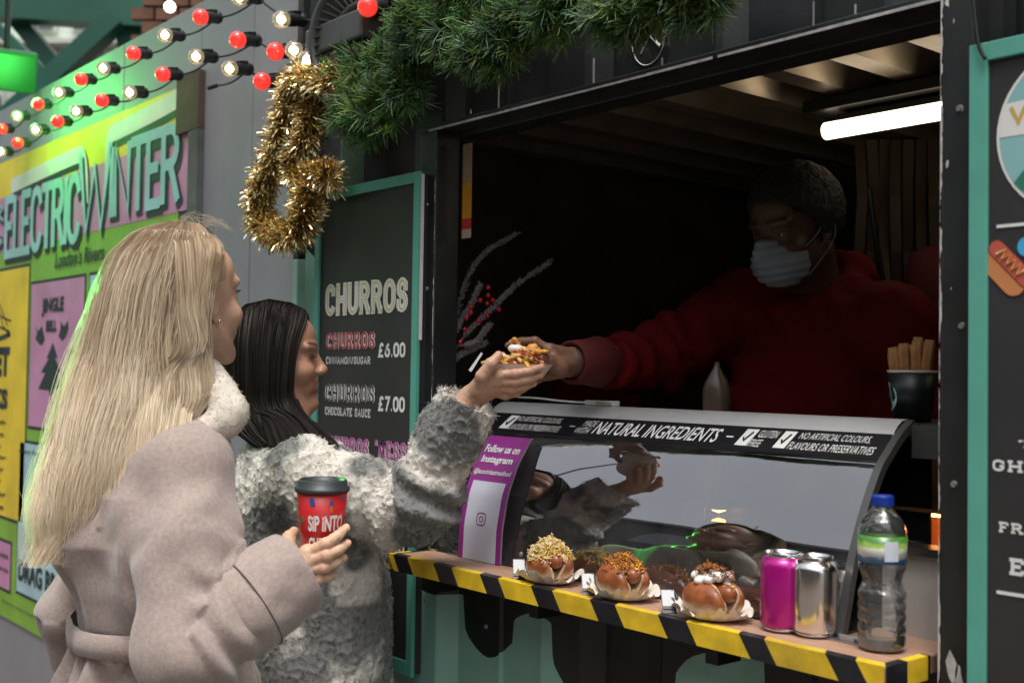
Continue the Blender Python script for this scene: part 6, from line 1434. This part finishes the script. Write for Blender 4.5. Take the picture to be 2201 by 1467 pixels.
    # stray wisps caught in the breeze
    p, tn, _ = hairfall([(c_, a*1.12, b*1.1) for c_, a, b in lv], 420, R(120), R(235), 35, S=28, wave=.026, clump=90, rin=.85, freq=1.6, lmin=.8, converge=.2)
    strands(p, .00035, 'stray_hair', hm, e, cols(tn, len(p), p), 3)['kind'] = 'stuff'
    fly = []; 
    for j in range(26):
        y0 = rng.uniform(960, 1190); x0 = np.interp(y0, [900, 1100, 1200], [150, 105, 95])+rng.uniform(0, 25); L = rng.uniform(40, 120); pts = [P(x0+40, y0-30, 1.9), P(x0, y0, 1.9), P(x0-L*.4, y0+rng.uniform(0, 40), 1.92), P(x0-L*.7, y0+rng.uniform(-30, 40), 1.95)]; fly.append(smooth_path(pts, 12))
    for j in range(40):
        x0 = rng.uniform(330, 450); y0 = np.interp(x0, [330, 400, 450], [500, 474, 490]); pts = [P(x0-20, y0+20, 1.93), P(x0, y0-rng.uniform(2, 14), 1.93), P(x0+rng.uniform(10, 40), y0-rng.uniform(0, 22), 1.93), P(x0+rng.uniform(30, 70), y0+rng.uniform(-10, 30), 1.93)]; fly.append(smooth_path(pts, 12))
    strands(np.array(fly), .00022, 'stray_hair', hm, e, (.6, .5, .33), 3)['kind'] = 'stuff'
    # what fills the hair underneath
    cv = Vol(np.min([l[0] for l in lv], 0)-.13, np.max([l[0] for l in lv], 0)+.13, .006)
    for (c_, a, b_), (c1_, a1, b1) in zip(lv[3:-3], lv[4:-2]): 
        for t in np.linspace(0, 1, 5)[:-1]:
            cm = c_*(1-t)+c1_*t; aa, bb = a*(1-t)+a1*t, b_*(1-t)+b1*t; cv.ell(cm, np.array([aa*.80, bb*.76, .03]), [_r0, -_f0, _u0], .02)
    for (x, y, z_, r_) in ((0.085, 0, .0, .052), (.06, -.075, -.03, .050), (.075, -.05, -.06, .05), (.06, -.07, .0, .040)): cv.ell(H.L(x, y, z_), np.array([r_]*3), None, .01, 'sub')
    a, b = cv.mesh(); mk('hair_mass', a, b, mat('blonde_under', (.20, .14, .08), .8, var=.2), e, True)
    return e
blonde()
def coffee():
    c = P(690, 1203, 1.80); top = P(693, 1047, 1.80); ax = top-c; Ht = np.linalg.norm(ax); ax /= Ht
    e = empty('coffee_cup', c, 'red paper coffee cup with white lettering and dark lid in the blonde hand', 'cup'); rb, rt = .0285, .0395
    red = mat('cup_red', (.50, .012, .015), .4, var=.05); lid = mat('cup_lid', (.030, .036, .04), .45, var=.1)
    b = MB(); b.lathe([(.0001, .002), (rb, 0), (rt, Ht)], 48, c, ax); b.obj('cup', red, e, True)
    b = MB(); b.lathe([(rt+.0015, Ht-.006), (rt+.003, Ht-.003), (rt+.003, Ht+.001), (rt-.0005, Ht+.002), (rt-.0015, Ht+.011), (rt-.004, Ht+.0135), (rt-.006, Ht+.012), (rt-.008, Ht+.006), (.0001, Ht+.0055)], 48, c, ax); b.obj('lid', lid, e, True)
    u, w, _ = basis(ax)
    # angle facing the camera
    tc = CAM-c; a0 = math.atan2(tc@w, tc@u)
    def S(a, h, l=.0005): r_ = rb+(rt-rb)*h/Ht+l; return c+ax*h+(u*math.cos(a)+w*math.sin(a))*r_
    def wr(a1, a2, h1, h2): return lambda p, q: S(a0+a1+(a2-a1)*p, h1+(h2-h1)*q, .0007)
    text('lettering', 'SiP iNTO', (0, 0, 0), (1, 0, 0), (0, 1, 0), M_white, e, .035, .0, wrap=wr(-.62, 1.05, Ht*.44, Ht*.66))
    text('lettering', 'CHRiSTMAS', (0, 0, 0), (1, 0, 0), (0, 1, 0), M_white, e, .035, .0, wrap=wr(-.62, 1.15, Ht*.17, Ht*.36))
    rr = random.Random(6)
    cm = [mat('print_green', (.02, .22, .06), .5), mat('print_blue', (.03, .10, .45), .5), mat('print_orange', (.6, .18, .02), .5)]
    for i, (a, h, s) in enumerate([(-.45, .82, 1.5), (.35, .80, 1.3), (-.95, .55, 1.3), (-.8, .12, 1), (-.35, .06, 1), (-1.2, .8, 1.), (.9, .86, 1), (1.4, .6, 1.2), (2.2, .5, 1.2), (3.0, .6, 1.2), (-2., .4, 1.3), (-1.5, .2, 1.2), (.15, .68, .4)]):
        for j in range(2):
            da, dh = rr.uniform(-.06, .06)*s, rr.uniform(-.004, .004)*s; pts = []
            for t in range(6): q = t*math.pi/3+rr.random()*.5; pts.append(S(a0+a+da+.10*s*math.cos(q)*rr.uniform(.5, 1), h*Ht+dh+.005*s*math.sin(q)*rr.uniform(.6, 1.2), .0006+j*.0004))
            mk('printed_shape', pts, [tuple(range(6))], cm[(i+j) % 3], e)
coffee()

# ================================================================== the dark haired woman in the fleece coat
def brunette():
    fB = np.array([.52, .854, 0]); lB = np.array([-fB[1], fB[0], 0]); tz = 2.42
    ctr = P(655, 1000, tz); e = empty('person', ctr*[1, 1, 0], 'smiling dark haired woman in a grey and white fleece coat reaching for the fries', 'person')
    H = Head(P(586, 781, 2.45), frame([.54, .84, 0], pitch=R(4)), 1.0); skin = np.array([.40, .205, .13])
    hv, hq = H.build(.0021, smile=1., neck=ctr+[0, 0, .06]-fB*.03); hc = paint_head(H, hv, skin, (.33, .10, .085), 1., (.03, .018, .012), (.012, .009, .008))
    Rs = ctr-lB*.17+[0, 0, -.02]; Rs = P(655, 1028, 2.26); El = P(893, 1102, 2.21); Wr = P(1010, 858, 2.18)
    F = [[P(1070, 806, 2.150), P(1106, 803, 2.145), P(1138, 797, 2.15), P(1164, 788, 2.16)], [P(1067, 819, 2.155), P(1106, 821, 2.150), P(1137, 815, 2.155), P(1160, 806, 2.165)],
         [P(1062, 831, 2.162), P(1100, 837, 2.158), P(1128, 831, 2.163), P(1148, 823, 2.172)], [P(1055, 841, 2.172), P(1086, 850, 2.168), P(1109, 845, 2.172), P(1125, 837, 2.18)]]
    T = [P(1030, 836, 2.16), P(1037, 808, 2.135), P(1055, 782, 2.13), P(1072, 763, 2.14)]
    hd = hand_mesh(Wr, P(980, 900, 2.18), F, T, np.array([.50, .30, .20]))
    Lsh = ctr+lB*.17; Lel = Lsh+fB*.10-[0, 0, .26]; Lw = Lel+fB*.2+[0, 0, .02]
    bd = lowbody(ctr*[1, 1, 0], lB, fB, 1.20, .80, [(Rs, El, Wr), (Lsh, Lel, Lw)], skin)
    V, Q, C = capjoin([(hv, hq, hc), hd, bd]); mk('body', V, Q, skinmat('skin_tan'), e, True, col=C)
    for y in (-.031, .031): ico_eye(H, y, skin, eyem, e, (.05, .025, .015), (1, 0, -.15))
    b = MB(); b.box(H.L(.0810, 0, -.0505), (.014, .036, .0070), rot=H.M); b.obj('teeth', mat('teeth', (.75, .72, .66), .25), e, bevel=.002)
    b = MB(); b.lathe([(.0001, -.0017), (.0017, 0), (.0001, .0017)], 8, H.L(.1015, -.0168, -.021)); b.obj('nose_stud', mat('silver_stud', (.9, .9, .9), .1, 1), e, True)
    ls = []
    for y in (-1, 1):
        for t in np.linspace(0, 1, 18): a = H.L(.0855-.009*t, y*(.019+.026*t), .0105); ls.append([a, a+H.k*(H.M[0]*.004+H.M[1]*y*.001-H.M[2]*.002), a+H.k*(H.M[0]*.009+H.M[1]*y*.003-H.M[2]*.001)])
    strands(np.array(ls), np.array([.0006, .0005, .0002]), 'eyelashes', mat('lash', (.02, .012, .01), .5), e)['kind'] = 'stuff'
    # fleece coat
    vol = Vol(ctr*[1, 1, 0]+[-.40, -.40, .42], ctr*[1, 1, 0]+[.75, .42, 1.52], .0036); ang = math.atan2(lB[1], lB[0]); c2 = ctr[:2]
    vol = Vol(np.minimum(ctr*[1, 1, 0]+[-.30, -.34, .42], 9), [max(ctr[0]+.30, Wr[0]+.12), ctr[1]+.34, 1.46], .0027)
    def cc(df=0., dl=0.): return (c2[0]+fB[0]*df+lB[0]*dl, c2[1]+fB[1]*df+lB[1]*dl)
    vol.loft([(.44, *cc(.02), .22, .175), (.80, *cc(.02), .21, .170), (.95, *cc(.02), .20, .165), (1.10, *cc(.01), .195, .160), (1.19, *cc(0), .185, .150), (1.245, *cc(-.01), .15, .125), (1.285, *cc(-.02), .10, .085)], ang, .03)
    mid = Rs*.5+El*.5-[0, 0, .004]
    vol.cap(Rs-[0, 0, .01], mid, .085, .076, .04); vol.cap(mid, El, .076, .072, .02); vol.cap(El, Wr*.35+El*.65, .070, .064, .02); vol.cap(Wr*.35+El*.65, Wr*.93+El*.07, .062, .058, .015)
    dirc = (Wr-El)/np.linalg.norm(Wr-El); vol.cap(Wr-dirc*.085, Wr-dirc*.02, .066, .063, .012); vol.cap(Wr+dirc*.055, Wr+dirc*.10, .075, .075, .01, 'sub'); vol.cap(Wr-dirc*.06, Wr+dirc*.08, .030, .048, .006, 'sub')
    vol.cap(Rs, ctr+[0, 0, .01]-fB*.02, .074, .070, .04); vol.cap(Lsh-[0, 0, .04], Lel, .08, .08, .03); vol.cap(Lel, Lw, .075, .07, .02)
    v, q = vol.mesh(); n = vnormals(v, q)
    s, off, d = segparam(v, [Rs, El, Wr]); L1 = np.linalg.norm(El-Rs); onarm = np.clip((.11-d)/.02, 0, 1)
    disp = onarm*np.exp(-((s-L1)/.09)**2)*.010*np.sin((s-L1)*2*math.pi/.055+vnoise(v, .07, 2)*4)+(vnoise(v, .07, 3)-.5)*.014+(vnoise(v, .13, 9)-.5)*.02
    disp += onarm*np.exp(-((s-L1*1.45)/.03)**2)*.006
    v = v+n*disp[:, None]
    # teddy curls: rounded cells with dark crevices
    wp = v+np.stack([vnoise(v, .012, 31), vnoise(v, .012, 32), vnoise(v, .012, 33)], 1)*.008
    f1, f2, idv, cvec = worley(wp, .0130); cell = np.clip((f2-f1)*1.5, 0, 1); v2 = v+n*((np.sqrt(np.clip(1-(f1/.85)**2, 0, 1))*.0058)-.002+(idv-.5)*.001)[:, None]
    thx = np.arctan2((v-np.r_[c2, 0])@lB, (v-np.r_[c2, 0])@fB); chk_t = np.cos(v[:, 2]*2*math.pi/.155+.6)*np.cos(thx*4+.4); chk_a = np.cos((s-.04)*2*math.pi/.15); chk = chk_t*(1-onarm)+chk_a*onarm
    big = .5+.17*chk+(vnoise(v+[.3, .1, .05], .105, 21)-.5)*.55+(vnoise(v, .05, 22)-.5)*.25+(vnoise(v, .02, 23)-.5)*.15; m = np.clip((big-.46)*7, 0, 1)[:, None]
    cuffm = onarm*np.clip((s-(L1+.135))/.01, 0, 1)
    m = m*(1-.0*cuffm[:, None]); white = np.array([.64, .60, .54]); grey = np.array([.17, .172, .162]); col = grey*(1-m)+white*m; col = col*(.82+.3*idv[:, None])
    fle = mat('teddy_fleece', attr=True, rough=.95, sheen=.4, var=.12, vscale=300, spec=.1, bump=.0005, bscale=260)
    mk('coat', v2, q, fle, e, True, col=col)
    rng = np.random.default_rng(9); N = 125000; i = rng.choice(np.flatnonzero(cell > .12), N); nn = n[i]; dd = nn*.8+cvec[i]*120+rng.normal(0, .38, (N, 3)); dd /= np.linalg.norm(dd, axis=1)[:, None]; l = rng.uniform(.0055, .0095, (N, 1))*(1+.5*cuffm[i][:, None])
    side = np.cross(dd, nn); st = v2[i]-nn*.0008; strands(np.stack([st, st+dd*l*.55, st+dd*l*.75+side*l*.45], 1), np.array([.00055, .0005, .0003]), 'fleece_curls', fle, e, col[i]*rng.uniform(.85, 1.15, (N, 1)), 2)['kind'] = 'stuff'
    # hair
    rows = [(592, 652, 6, .008, 2.45), (588, 655, 34, .034, 2.45), (583, 668, 60, .062, 2.45), (575, 700, 84, .080, 2.45), (568, 750, 82, .084, 2.45), (562, 800, 76, .080, 2.45), (565, 850, 76, .078, 2.44), (580, 895, 84, .078, 2.42), (610, 930, 92, .080, 2.39), (648, 962, 84, .075, 2.36), (690, 990, 50, .05, 2.33)]
    lv = [(P(x, y, Z), a*Z/FPX, b) for x, y, a, b, Z in rows]
    hm = mat('black_hair', attr=True, rough=.5, var=0., spec=.22); rng = np.random.default_rng(12)
    def cols(n, tn): return np.array([.014, .010, .008])*(.9+.25*tn[:, None])*rng.uniform(.75, 1.3, (n, 1))
    p, tn, _ = hairfall(lv, 12000, R(20), R(200), 41, S=18, wave=.002, clump=300, rin=.93, freq=1.2, lmin=.88, converge=.10)
    strands(p, .0006, 'hair', hm, e, cols(len(p), tn), 2)['kind'] = 'stuff'
    p, tn, _ = hairfall(lv, 3500, R(195), R(330), 43, S=24, wave=.004, clump=40, rin=.86, freq=1.2, lmin=.84)
    strands(p, .0006, 'hair_far_side', hm, e, cols(len(p), tn), 2)['kind'] = 'stuff'
    GD = [[H.L(.074, -.006, .110), H.L(.077, -.040, .088), H.L(.058, -.068, .036), H.L(.046, -.078, -.025), H.L(.046, -.080, -.08), P(668, 905, 2.33), P(728, 962, 2.24)],
          [H.L(.045, -.006, .126), H.L(.040, -.052, .108), H.L(.025, -.086, .04), H.L(.016, -.092, -.03), H.L(.014, -.092, -.09), P(640, 908, 2.32), P(690, 972, 2.22)],
          [H.L(.0, -.006, .136), H.L(-.005, -.060, .118), H.L(-.015, -.094, .05), H.L(-.02, -.100, -.03), H.L(-.02, -.100, -.09), P(605, 905, 2.32), P(645, 968, 2.22)],
          [H.L(-.05, -.004, .127), H.L(-.058, -.058, .104), H.L(-.065, -.088, .04), H.L(-.068, -.092, -.03), H.L(-.068, -.090, -.09), P(560, 900, 2.34), P(580, 958, 2.26)]]
    pl, tl = locks(GD, 13000, 260, 47, wave=.0012, S=20, tight=.10); strands(pl, .0006, 'hair_locks', hm, e, cols(len(pl), tl), 2)['kind'] = 'stuff'
    GM = [[H.L(x, -y, z) for x, y, z in q] for q in (((.074, .004, .110), (.077, -.040, .088), (.058, -.068, .036), (.046, -.078, -.025), (.03, -.080, -.08), (.01, -.08, -.12)), ((.0, .004, .136), (-.005, -.060, .118), (-.015, -.094, .05), (-.02, -.100, -.03), (-.02, -.100, -.09), (-.02, -.09, -.12)))]
    pl, tl = locks(GM, 2500, 30, 48, wave=.002, S=20, tight=.3); strands(pl, .0006, 'hair_locks', hm, e, cols(len(pl), tl), 2)['kind'] = 'stuff'
    cv = Vol(np.min([l[0] for l in lv], 0)-.12, np.max([l[0] for l in lv], 0)+.12, .005)
    for (c_, a, b_), (c1_, a1, b1) in zip(lv[3:-1], lv[4:]):
        for t in np.linspace(0, 1, 4)[:-1]:
            cm = c_*(1-t)+c1_*t; cv.ell(cm, np.array([(a*(1-t)+a1*t)*.86, (b_*(1-t)+b1*t)*.85, .03]), [_r0, -_f0, _u0], .02)
    for (x, y, z_, r_) in ((.085, 0, .0, .056), (.075, -.045, -.03, .052), (.07, -.04, -.075, .052), (.075, .04, -.05, .05)): cv.ell(H.L(x, y, z_), np.array([r_]*3), None, .008, 'sub')
    a, b = cv.mesh(); mk('hair_mass', a, b, mat('black_under', (.008, .006, .005), .5, var=.2), e, True)
brunette()
def fries():
    c = P(1112, 783, 2.195); e = empty('loaded_fries', c-[0, 0, .02], 'paper boat of loaded fries passed from the server to the customer', 'fries'); f = _r0*.96-_f0*.0+np.array([0, 0, .0]); f = f/np.linalg.norm(f); l = np.array([-f[1], f[0], 0]); u = _u0
    # boat tray: rectangular mouth, sloping sides
    a, b_ = .066, .042; ht = .026
    def ringp(s, h, n=40):
        out = []
        for t in np.linspace(0, 2*math.pi, n, endpoint=False):
            ct, st = math.cos(t), math.sin(t); p = .55; out.append(c+f*a*s*np.sign(ct)*abs(ct)**p+l*b_*s*np.sign(st)*abs(st)**p+u*h)
        return out
    V = ringp(.001, -ht)+ringp(.72, -ht)+ringp(1.0, 0)+ringp(1.02, .0008)+ringp(.98, 0)+ringp(.70, -ht+.002)+ringp(.001, -ht+.002); n = 40
    F = [(i*n+j, i*n+(j+1) % n, (i+1)*n+(j+1) % n, (i+1)*n+j) for i in range(6) for j in range(n)]
    mk('paper_tray', V, F, mat('white_card', (.62, .52, .48), .7, var=.05), e, False)
    rng = np.random.default_rng(14); fm = mat('fried_potato', attr=True, rough=.45, var=.25, vscale=90, bump=.0005, bscale=200, coat=.15)
    def fry(o, d, L, w, col):
        d = d/np.linalg.norm(d); uu, ww, _ = basis(d); b = []; V = []
        for t in np.linspace(-.5, .5, 5):
            k = w*(1 if abs(t) < .4 else .8); cpt = o+d*L*t+u*.003*(.25-t*t)*4
            for sx, sy in ((-1, -1), (1, -1), (1, 1), (-1, 1)): V.append(cpt+uu*sx*k+ww*sy*k)
        F = [(4*i+j, 4*i+(j+1) % 4, 4*i+4+(j+1) % 4, 4*i+4+j) for i in range(4) for j in range(4)]+[(3, 2, 1, 0), (16, 17, 18, 19)]
        o_ = mk('fry', V, F, fm, e, True, col=np.tile(col, (20, 1)))
    for k in range(70):
        x, y = rng.uniform(-.85, .85), rng.uniform(-.8, .8); h = .020*(1-x*x*.6)*rng.uniform(.2, 1.1)*(1-.4*y*y)
        fry(c+f*a*x*.8+l*b_*y*.8+u*(h-.006), f*rng.normal()+l*rng.normal()*.8+u*rng.normal()*.25, rng.uniform(.03, .055), rng.uniform(.0030, .0042), np.array([.62, .36, .07])*rng.uniform(.75, 1.15)*np.array([1, rng.uniform(.75, 1.1), rng.uniform(.5, 1.5)]))
    vol = Vol(c-.08, c+.09, .0018); s0 = c-f*.004+u*.030
    vol.ell(s0, [.015, .014, .009], None, .004); vol.ell(s0+f*.008-u*.004, [.014, .013, .008], None, .004); vol.ell(c-f*.030+u*.016-l*.01, [.010, .009, .005], None, .003)
    v, q = vol.mesh(); mk('sour_cream', v, q, mat('white_cream', (.82, .80, .74), .3, var=.03, sss=.2), e, True)
    vol = Vol(c-.09, c+.10, .0018)
    for k in range(26): vol.ell(c+f*(.030+rng.normal(0, .011))-l*rng.normal(0, .012)+u*(.026+rng.normal(0, .005)), rng.uniform(.004, .008, 3), None, .0015)
    for k in range(9): vol.ell(s0+f*(-.002+rng.normal(0, .005))+l*rng.normal(0, .004)+u*(.013+rng.normal(0, .004)), rng.uniform(.003, .0055, 3), None, .001)
    v, q = vol.mesh(); nz = vnoise(v, .006, 3)[:, None]; mk('crispy_onions', v, q, fm, e, True, col=np.array([.62, .28, .05])*(.5+nz))
    b = MB(); b.tube(smooth_path([c+f*(-.01+.05*t)+l*(-.030+.01*math.sin(9*t))+u*(.024-.018*t*t) for t in np.linspace(0, 1, 6)], 30), .0018, 6); b.tube(smooth_path([c+f*(.005+.04*t)+l*(-.026+.01*math.cos(8*t))+u*(.028-.016*t) for t in np.linspace(0, 1, 6)], 30), .0016, 6)
    b.obj('sauce', mat('red_sauce', (.38, .05, .01), .25, coat=.5), e, True)
    q = P(1024, 775, 2.17); b = MB(); w0, w1 = P(1036, 758, 2.17), P(1010, 797, 2.16); uu = (w1-w0)/np.linalg.norm(w1-w0); sd_ = np.cross(uu, _f0); sd_ /= np.linalg.norm(sd_)
    b.add([w0-sd_*.002, w0+sd_*.002, w1+sd_*.003, w1-sd_*.003, w0-sd_*.002+_f0*.001, w0+sd_*.002+_f0*.001, w1+sd_*.003+_f0*.001, w1-sd_*.003+_f0*.001], [(0, 1, 2, 3), (7, 6, 5, 4), (0, 4, 5, 1), (1, 5, 6, 2), (2, 6, 7, 3), (3, 7, 4, 0)]); b.obj('tray_tag', mat('tag_white', (.52, .53, .56), .5, var=.06), e)
fries()

# ================================================================== the server in the red hoodie
def server():
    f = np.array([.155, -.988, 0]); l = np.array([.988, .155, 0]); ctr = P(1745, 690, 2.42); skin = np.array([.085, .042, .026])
    e = empty('person', ctr*[1, 1, 0], 'server in a red hoodie and pale face mask reaching out from the dark stall', 'person')
    H = Head(P(1708, 500, 2.36), frame([-.08, -1, 0], pitch=R(-14)), .97)
    hv, hq = H.build(.003, male=True, neck=ctr+[0, 0, .06]); hc = paint_head(H, hv, skin, skin*1.3, brow=(.01, .008, .006))
    ll = H.loc(hv); cap = (ll[:, 2] > .045-.55*np.clip(-ll[:, 0]-.0, 0, .2)-.0)&~((ll[:, 0] > .060)&(ll[:, 2] < .085)); hc[cap] = (.006, .005, .005)
    Rs = P(1590, 665, 2.54); El = P(1410, 775, 2.48); Wr = P(1235, 778, 2.28); Ls = P(1915, 705, 2.28); Le = P(1990, 900, 2.22); Lw = Le-f*.0+[-.1, -.02, -.12]
    F = [[P(1180, 752, 2.235), P(1150, 733, 2.235), P(1120, 733, 2.25), P(1092, 742, 2.26)], [P(1175, 770, 2.25), P(1145, 760, 2.27), P(1120, 765, 2.27), P(1100, 772, 2.27)], [P(1172, 788, 2.25), P(1145, 795, 2.26), P(1125, 800, 2.25), P(1108, 800, 2.25)], [P(1176, 803, 2.245), P(1155, 815, 2.24), P(1138, 820, 2.23), P(1125, 818, 2.22)]]
    T = [P(1200, 790, 2.22), P(1180, 775, 2.20), P(1168, 768, 2.19), P(1160, 775, 2.185)]
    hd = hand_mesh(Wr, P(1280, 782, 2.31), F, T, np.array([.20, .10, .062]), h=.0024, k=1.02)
    bd = lowbody(ctr*[1, 1, 0], l, f, 1.50, 1.0, [(Rs, El, Wr), (Ls, Le, Lw)], skin, legs=True)
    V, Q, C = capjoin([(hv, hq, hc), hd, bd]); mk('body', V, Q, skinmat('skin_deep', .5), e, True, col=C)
    for y in (-.031, .031): ico_eye(H, y, skin, eyem, e, (.02, .01, .008))
    a = hv[cap]; vol = Vol(H.c-.16, H.c+.18, .004); vol.ell(H.L(-.016, 0, .044), np.array([.104, .083, .096])*1.06, H.M, .01); vol.ell(H.L(.09, 0, -.02), np.array([.09, .12, .085])*1.06, H.M, .01, 'sub'); vol.ell(H.L(-.02, 0, -.115), np.array([.12, .12, .09]), H.M, .01, 'sub')
    v, q = vol.mesh(); n = vnormals(v, q); v = v+n*((vnoise(v, .006, 3)-.5)*.006)[:, None]; mk('hair', v, q, mat('short_black_hair', (.006, .005, .005), .7, var=.2, bump=.002, bscale=300), e, True)
    # mask
    vol = Vol(H.c-.15, H.c+.16, .003); vol.ell(H.L(.050, 0, -.052), np.array([.066, .060, .054]), H.M, .01); vol.ell(H.L(.095, 0, -.028), np.array([.030, .018, .030])*1.06, H.M, .02)
    vol.ell(H.L(.046, 0, -.052), np.array([.062, .0565, .051]), H.M, .004, 'sub'); vol.cap(H.L(-.055, -.1, -.05), H.L(-.055, .1, -.05), .083, .083, .004, 'sub'); vol.ell(H.L(.06, 0, .055), np.array([.09, .09, .055]), H.M, .004, 'sub')
    v, q = vol.mesh(); n = vnormals(v, q); zz = H.loc(v)[:, 2]; v = v+n*(.0016*np.sin(zz*2*math.pi/.016)*(zz < .0))[:, None]; mk('face_mask', v, q, mat('mask_fabric', (.24, .30, .34), .85, var=.06, bump=.0004, bscale=300), e, True)
    for y in (-1, 1): b = MB(); b.tube(smooth_path([H.L(.050, .058*y, -.030), H.L(.02, .076*y, -.005), H.L(-.012, .083*y, .028), H.L(-.03, .082*y, .005), H.L(-.015, .080*y, -.03), H.L(.045, .060*y, -.085)], 30), .0011, 5); b.obj('ear_loop', mat('mask_fabric', (.42, .50, .56), .85), e, True)
    # hoodie
    vol = Vol(np.min([ctr, Wr, Le, Lw], 0)-[.14, .16, .55], np.max([ctr, Ls, Le], 0)+[.22, .22, .14], .006); vol.lo[2] = .9; vol = Vol([Wr[0]-.06, ctr[1]-.36, .92], [Ls[0]+.20, ctr[1]+.26, 1.68], .0055); c2 = ctr[:2]; ang = math.atan2(l[1], l[0])
    vol.loft([(.93, c2[0], c2[1], .18, .12), (1.2, c2[0], c2[1], .185, .13), (1.38, c2[0], c2[1], .195, .13), (1.45, c2[0], c2[1], .165, .11), (1.50, c2[0], c2[1], .11, .09)], ang, .03)
    vol.cap(Rs, El, .082, .072, .04); vol.cap(El, Wr*.9+El*.1, .072, .048, .02); vol.cap(Wr*.92+El*.08, Wr*1.0, .042, .040, .008); vol.cap(Rs, ctr+[0, 0, .0], .076, .08, .04); vol.cap(Ls, ctr+[0, 0, .0], .076, .08, .04); vol.cap(Ls, Le, .088, .075, .03); vol.cap(Le, Lw, .07, .06, .02)
    vol.ell(ctr-f*.07+[0, 0, .085], [.105, .06, .062], [l, f, _u0], .02)
    for q_, r_ in (((1806, 560, 2.44), .040), ((1836, 590, 2.42), .040), ((1838, 632, 2.36), .034), ((1800, 665, 2.30), .026)): vol.ell(P(*q_), [r_, r_, r_*1.1], None, .02)      # hood bunched behind the neck
    for s in (-1, 1): vol.cap(ctr-f*.05+l*.080*s+[0, 0, .090], ctr+f*.075+l*.035*s+[0, 0, .015], .032, .024, .015)
    vol.cap(H.L(-.03, 0, -.05), ctr+[0, 0, .1]+f*.03, .050, .055, .006, 'sub')
    v, q = vol.mesh(); n = vnormals(v, q); s, off, d = segparam(v, [Rs, El, Wr]); L1 = np.linalg.norm(El-Rs); on = np.clip((.12-d)/.02, 0, 1)
    disp = on*.008*np.sin(s*2*math.pi/.075+vnoise(v, .08, 2)*6)*np.exp(-((s-L1)/.16)**2)+(vnoise(v, .07, 3)-.5)*.022+(vnoise(v, .03, 4)-.5)*.008
    v = v+n*disp[:, None]; red = mat('red_hoodie', (.115, .0015, .003), .85, var=.1, vscale=60, bump=.0008, bscale=200, spec=.2); mk('hoodie', v, q, red, e, True)
    dr = (Wr-El)/np.linalg.norm(Wr-El); b = MB(); b.lathe([(.040, -.095), (.052, -.070), (.046, -.040), (.043, .010), (.040, .014), (.034, .010), (.032, -.05)], 28, Wr, dr); b.obj('cuff', mat('dark_cuff', (.08, .002, .003), .8), e, True)
server()
def colleague():
    f = np.array([.6, -.8, 0]); l = np.array([.8, .6, 0]); ctr = P(1200, 740, 3.6); skin = np.array([.12, .06, .04])
    e = empty('person', ctr*[1, 1, 0], 'dim figure in a grey cap and dark red top deep inside the stall', 'person'); H = Head(P(1195, 655, 3.6), frame(f, pitch=R(-15)), 1.0)
    hv, hq = H.build(.005, male=True, neck=ctr+[0, 0, .05]); hc = paint_head(H, hv, skin, skin); bd = lowbody(ctr*[1, 1, 0], l, f, ctr[2]-.01, .95, [(ctr+l*.17-[0, 0, .04], ctr+l*.2-[0, 0, .3], ctr+l*.12+f*.2-[0, 0, .3]), (ctr-l*.17-[0, 0, .04], ctr-l*.2-[0, 0, .3], ctr-l*.12+f*.2-[0, 0, .3])], skin, h=.012)
    V, Q, C = capjoin([(hv, hq, hc), bd]); mk('body', V, Q, skinmat('skin_deep', .5), e, True, col=C)
    vol = Vol(H.c-.16, H.c+.18, .006); vol.ell(H.L(-.012, 0, .055), [.102, .082, .082], H.M, .01); vol.ell(H.L(0, 0, -.06), [.16, .16, .10], H.M, .005, 'sub'); vol.ell(H.L(.10, 0, .045), [.07, .062, .008], H.M, .006); v, q = vol.mesh(); mk('cap', v, q, mat('grey_cap', (.10, .10, .105), .8), e, True)
    vol = Vol(ctr-[.36, .36, .75], ctr+[.36, .36, .1], .010); c2 = ctr[:2]; ang = math.atan2(l[1], l[0]); z = ctr[2]
    vol.loft([(z-.7, *c2, .18, .12), (z-.3, *c2, .19, .13), (z-.08, *c2, .20, .12), (z+.01, *c2, .10, .08)], ang, .03)
    for s in (-1, 1): vol.cap(ctr+l*.17*s-[0, 0, .05], ctr+l*.21*s-[0, 0, .3], .07, .06, .03); vol.cap(ctr+l*.21*s-[0, 0, .3], ctr+l*.12*s+f*.2-[0, 0, .3], .06, .05, .02)
    v, q = vol.mesh(); n = vnormals(v, q); v = v+n*((vnoise(v, .08, 3)-.5)*.02)[:, None]; mk('sweatshirt', v, q, mat('red_top', (.25, .008, .015), .85), e, True)
colleague()
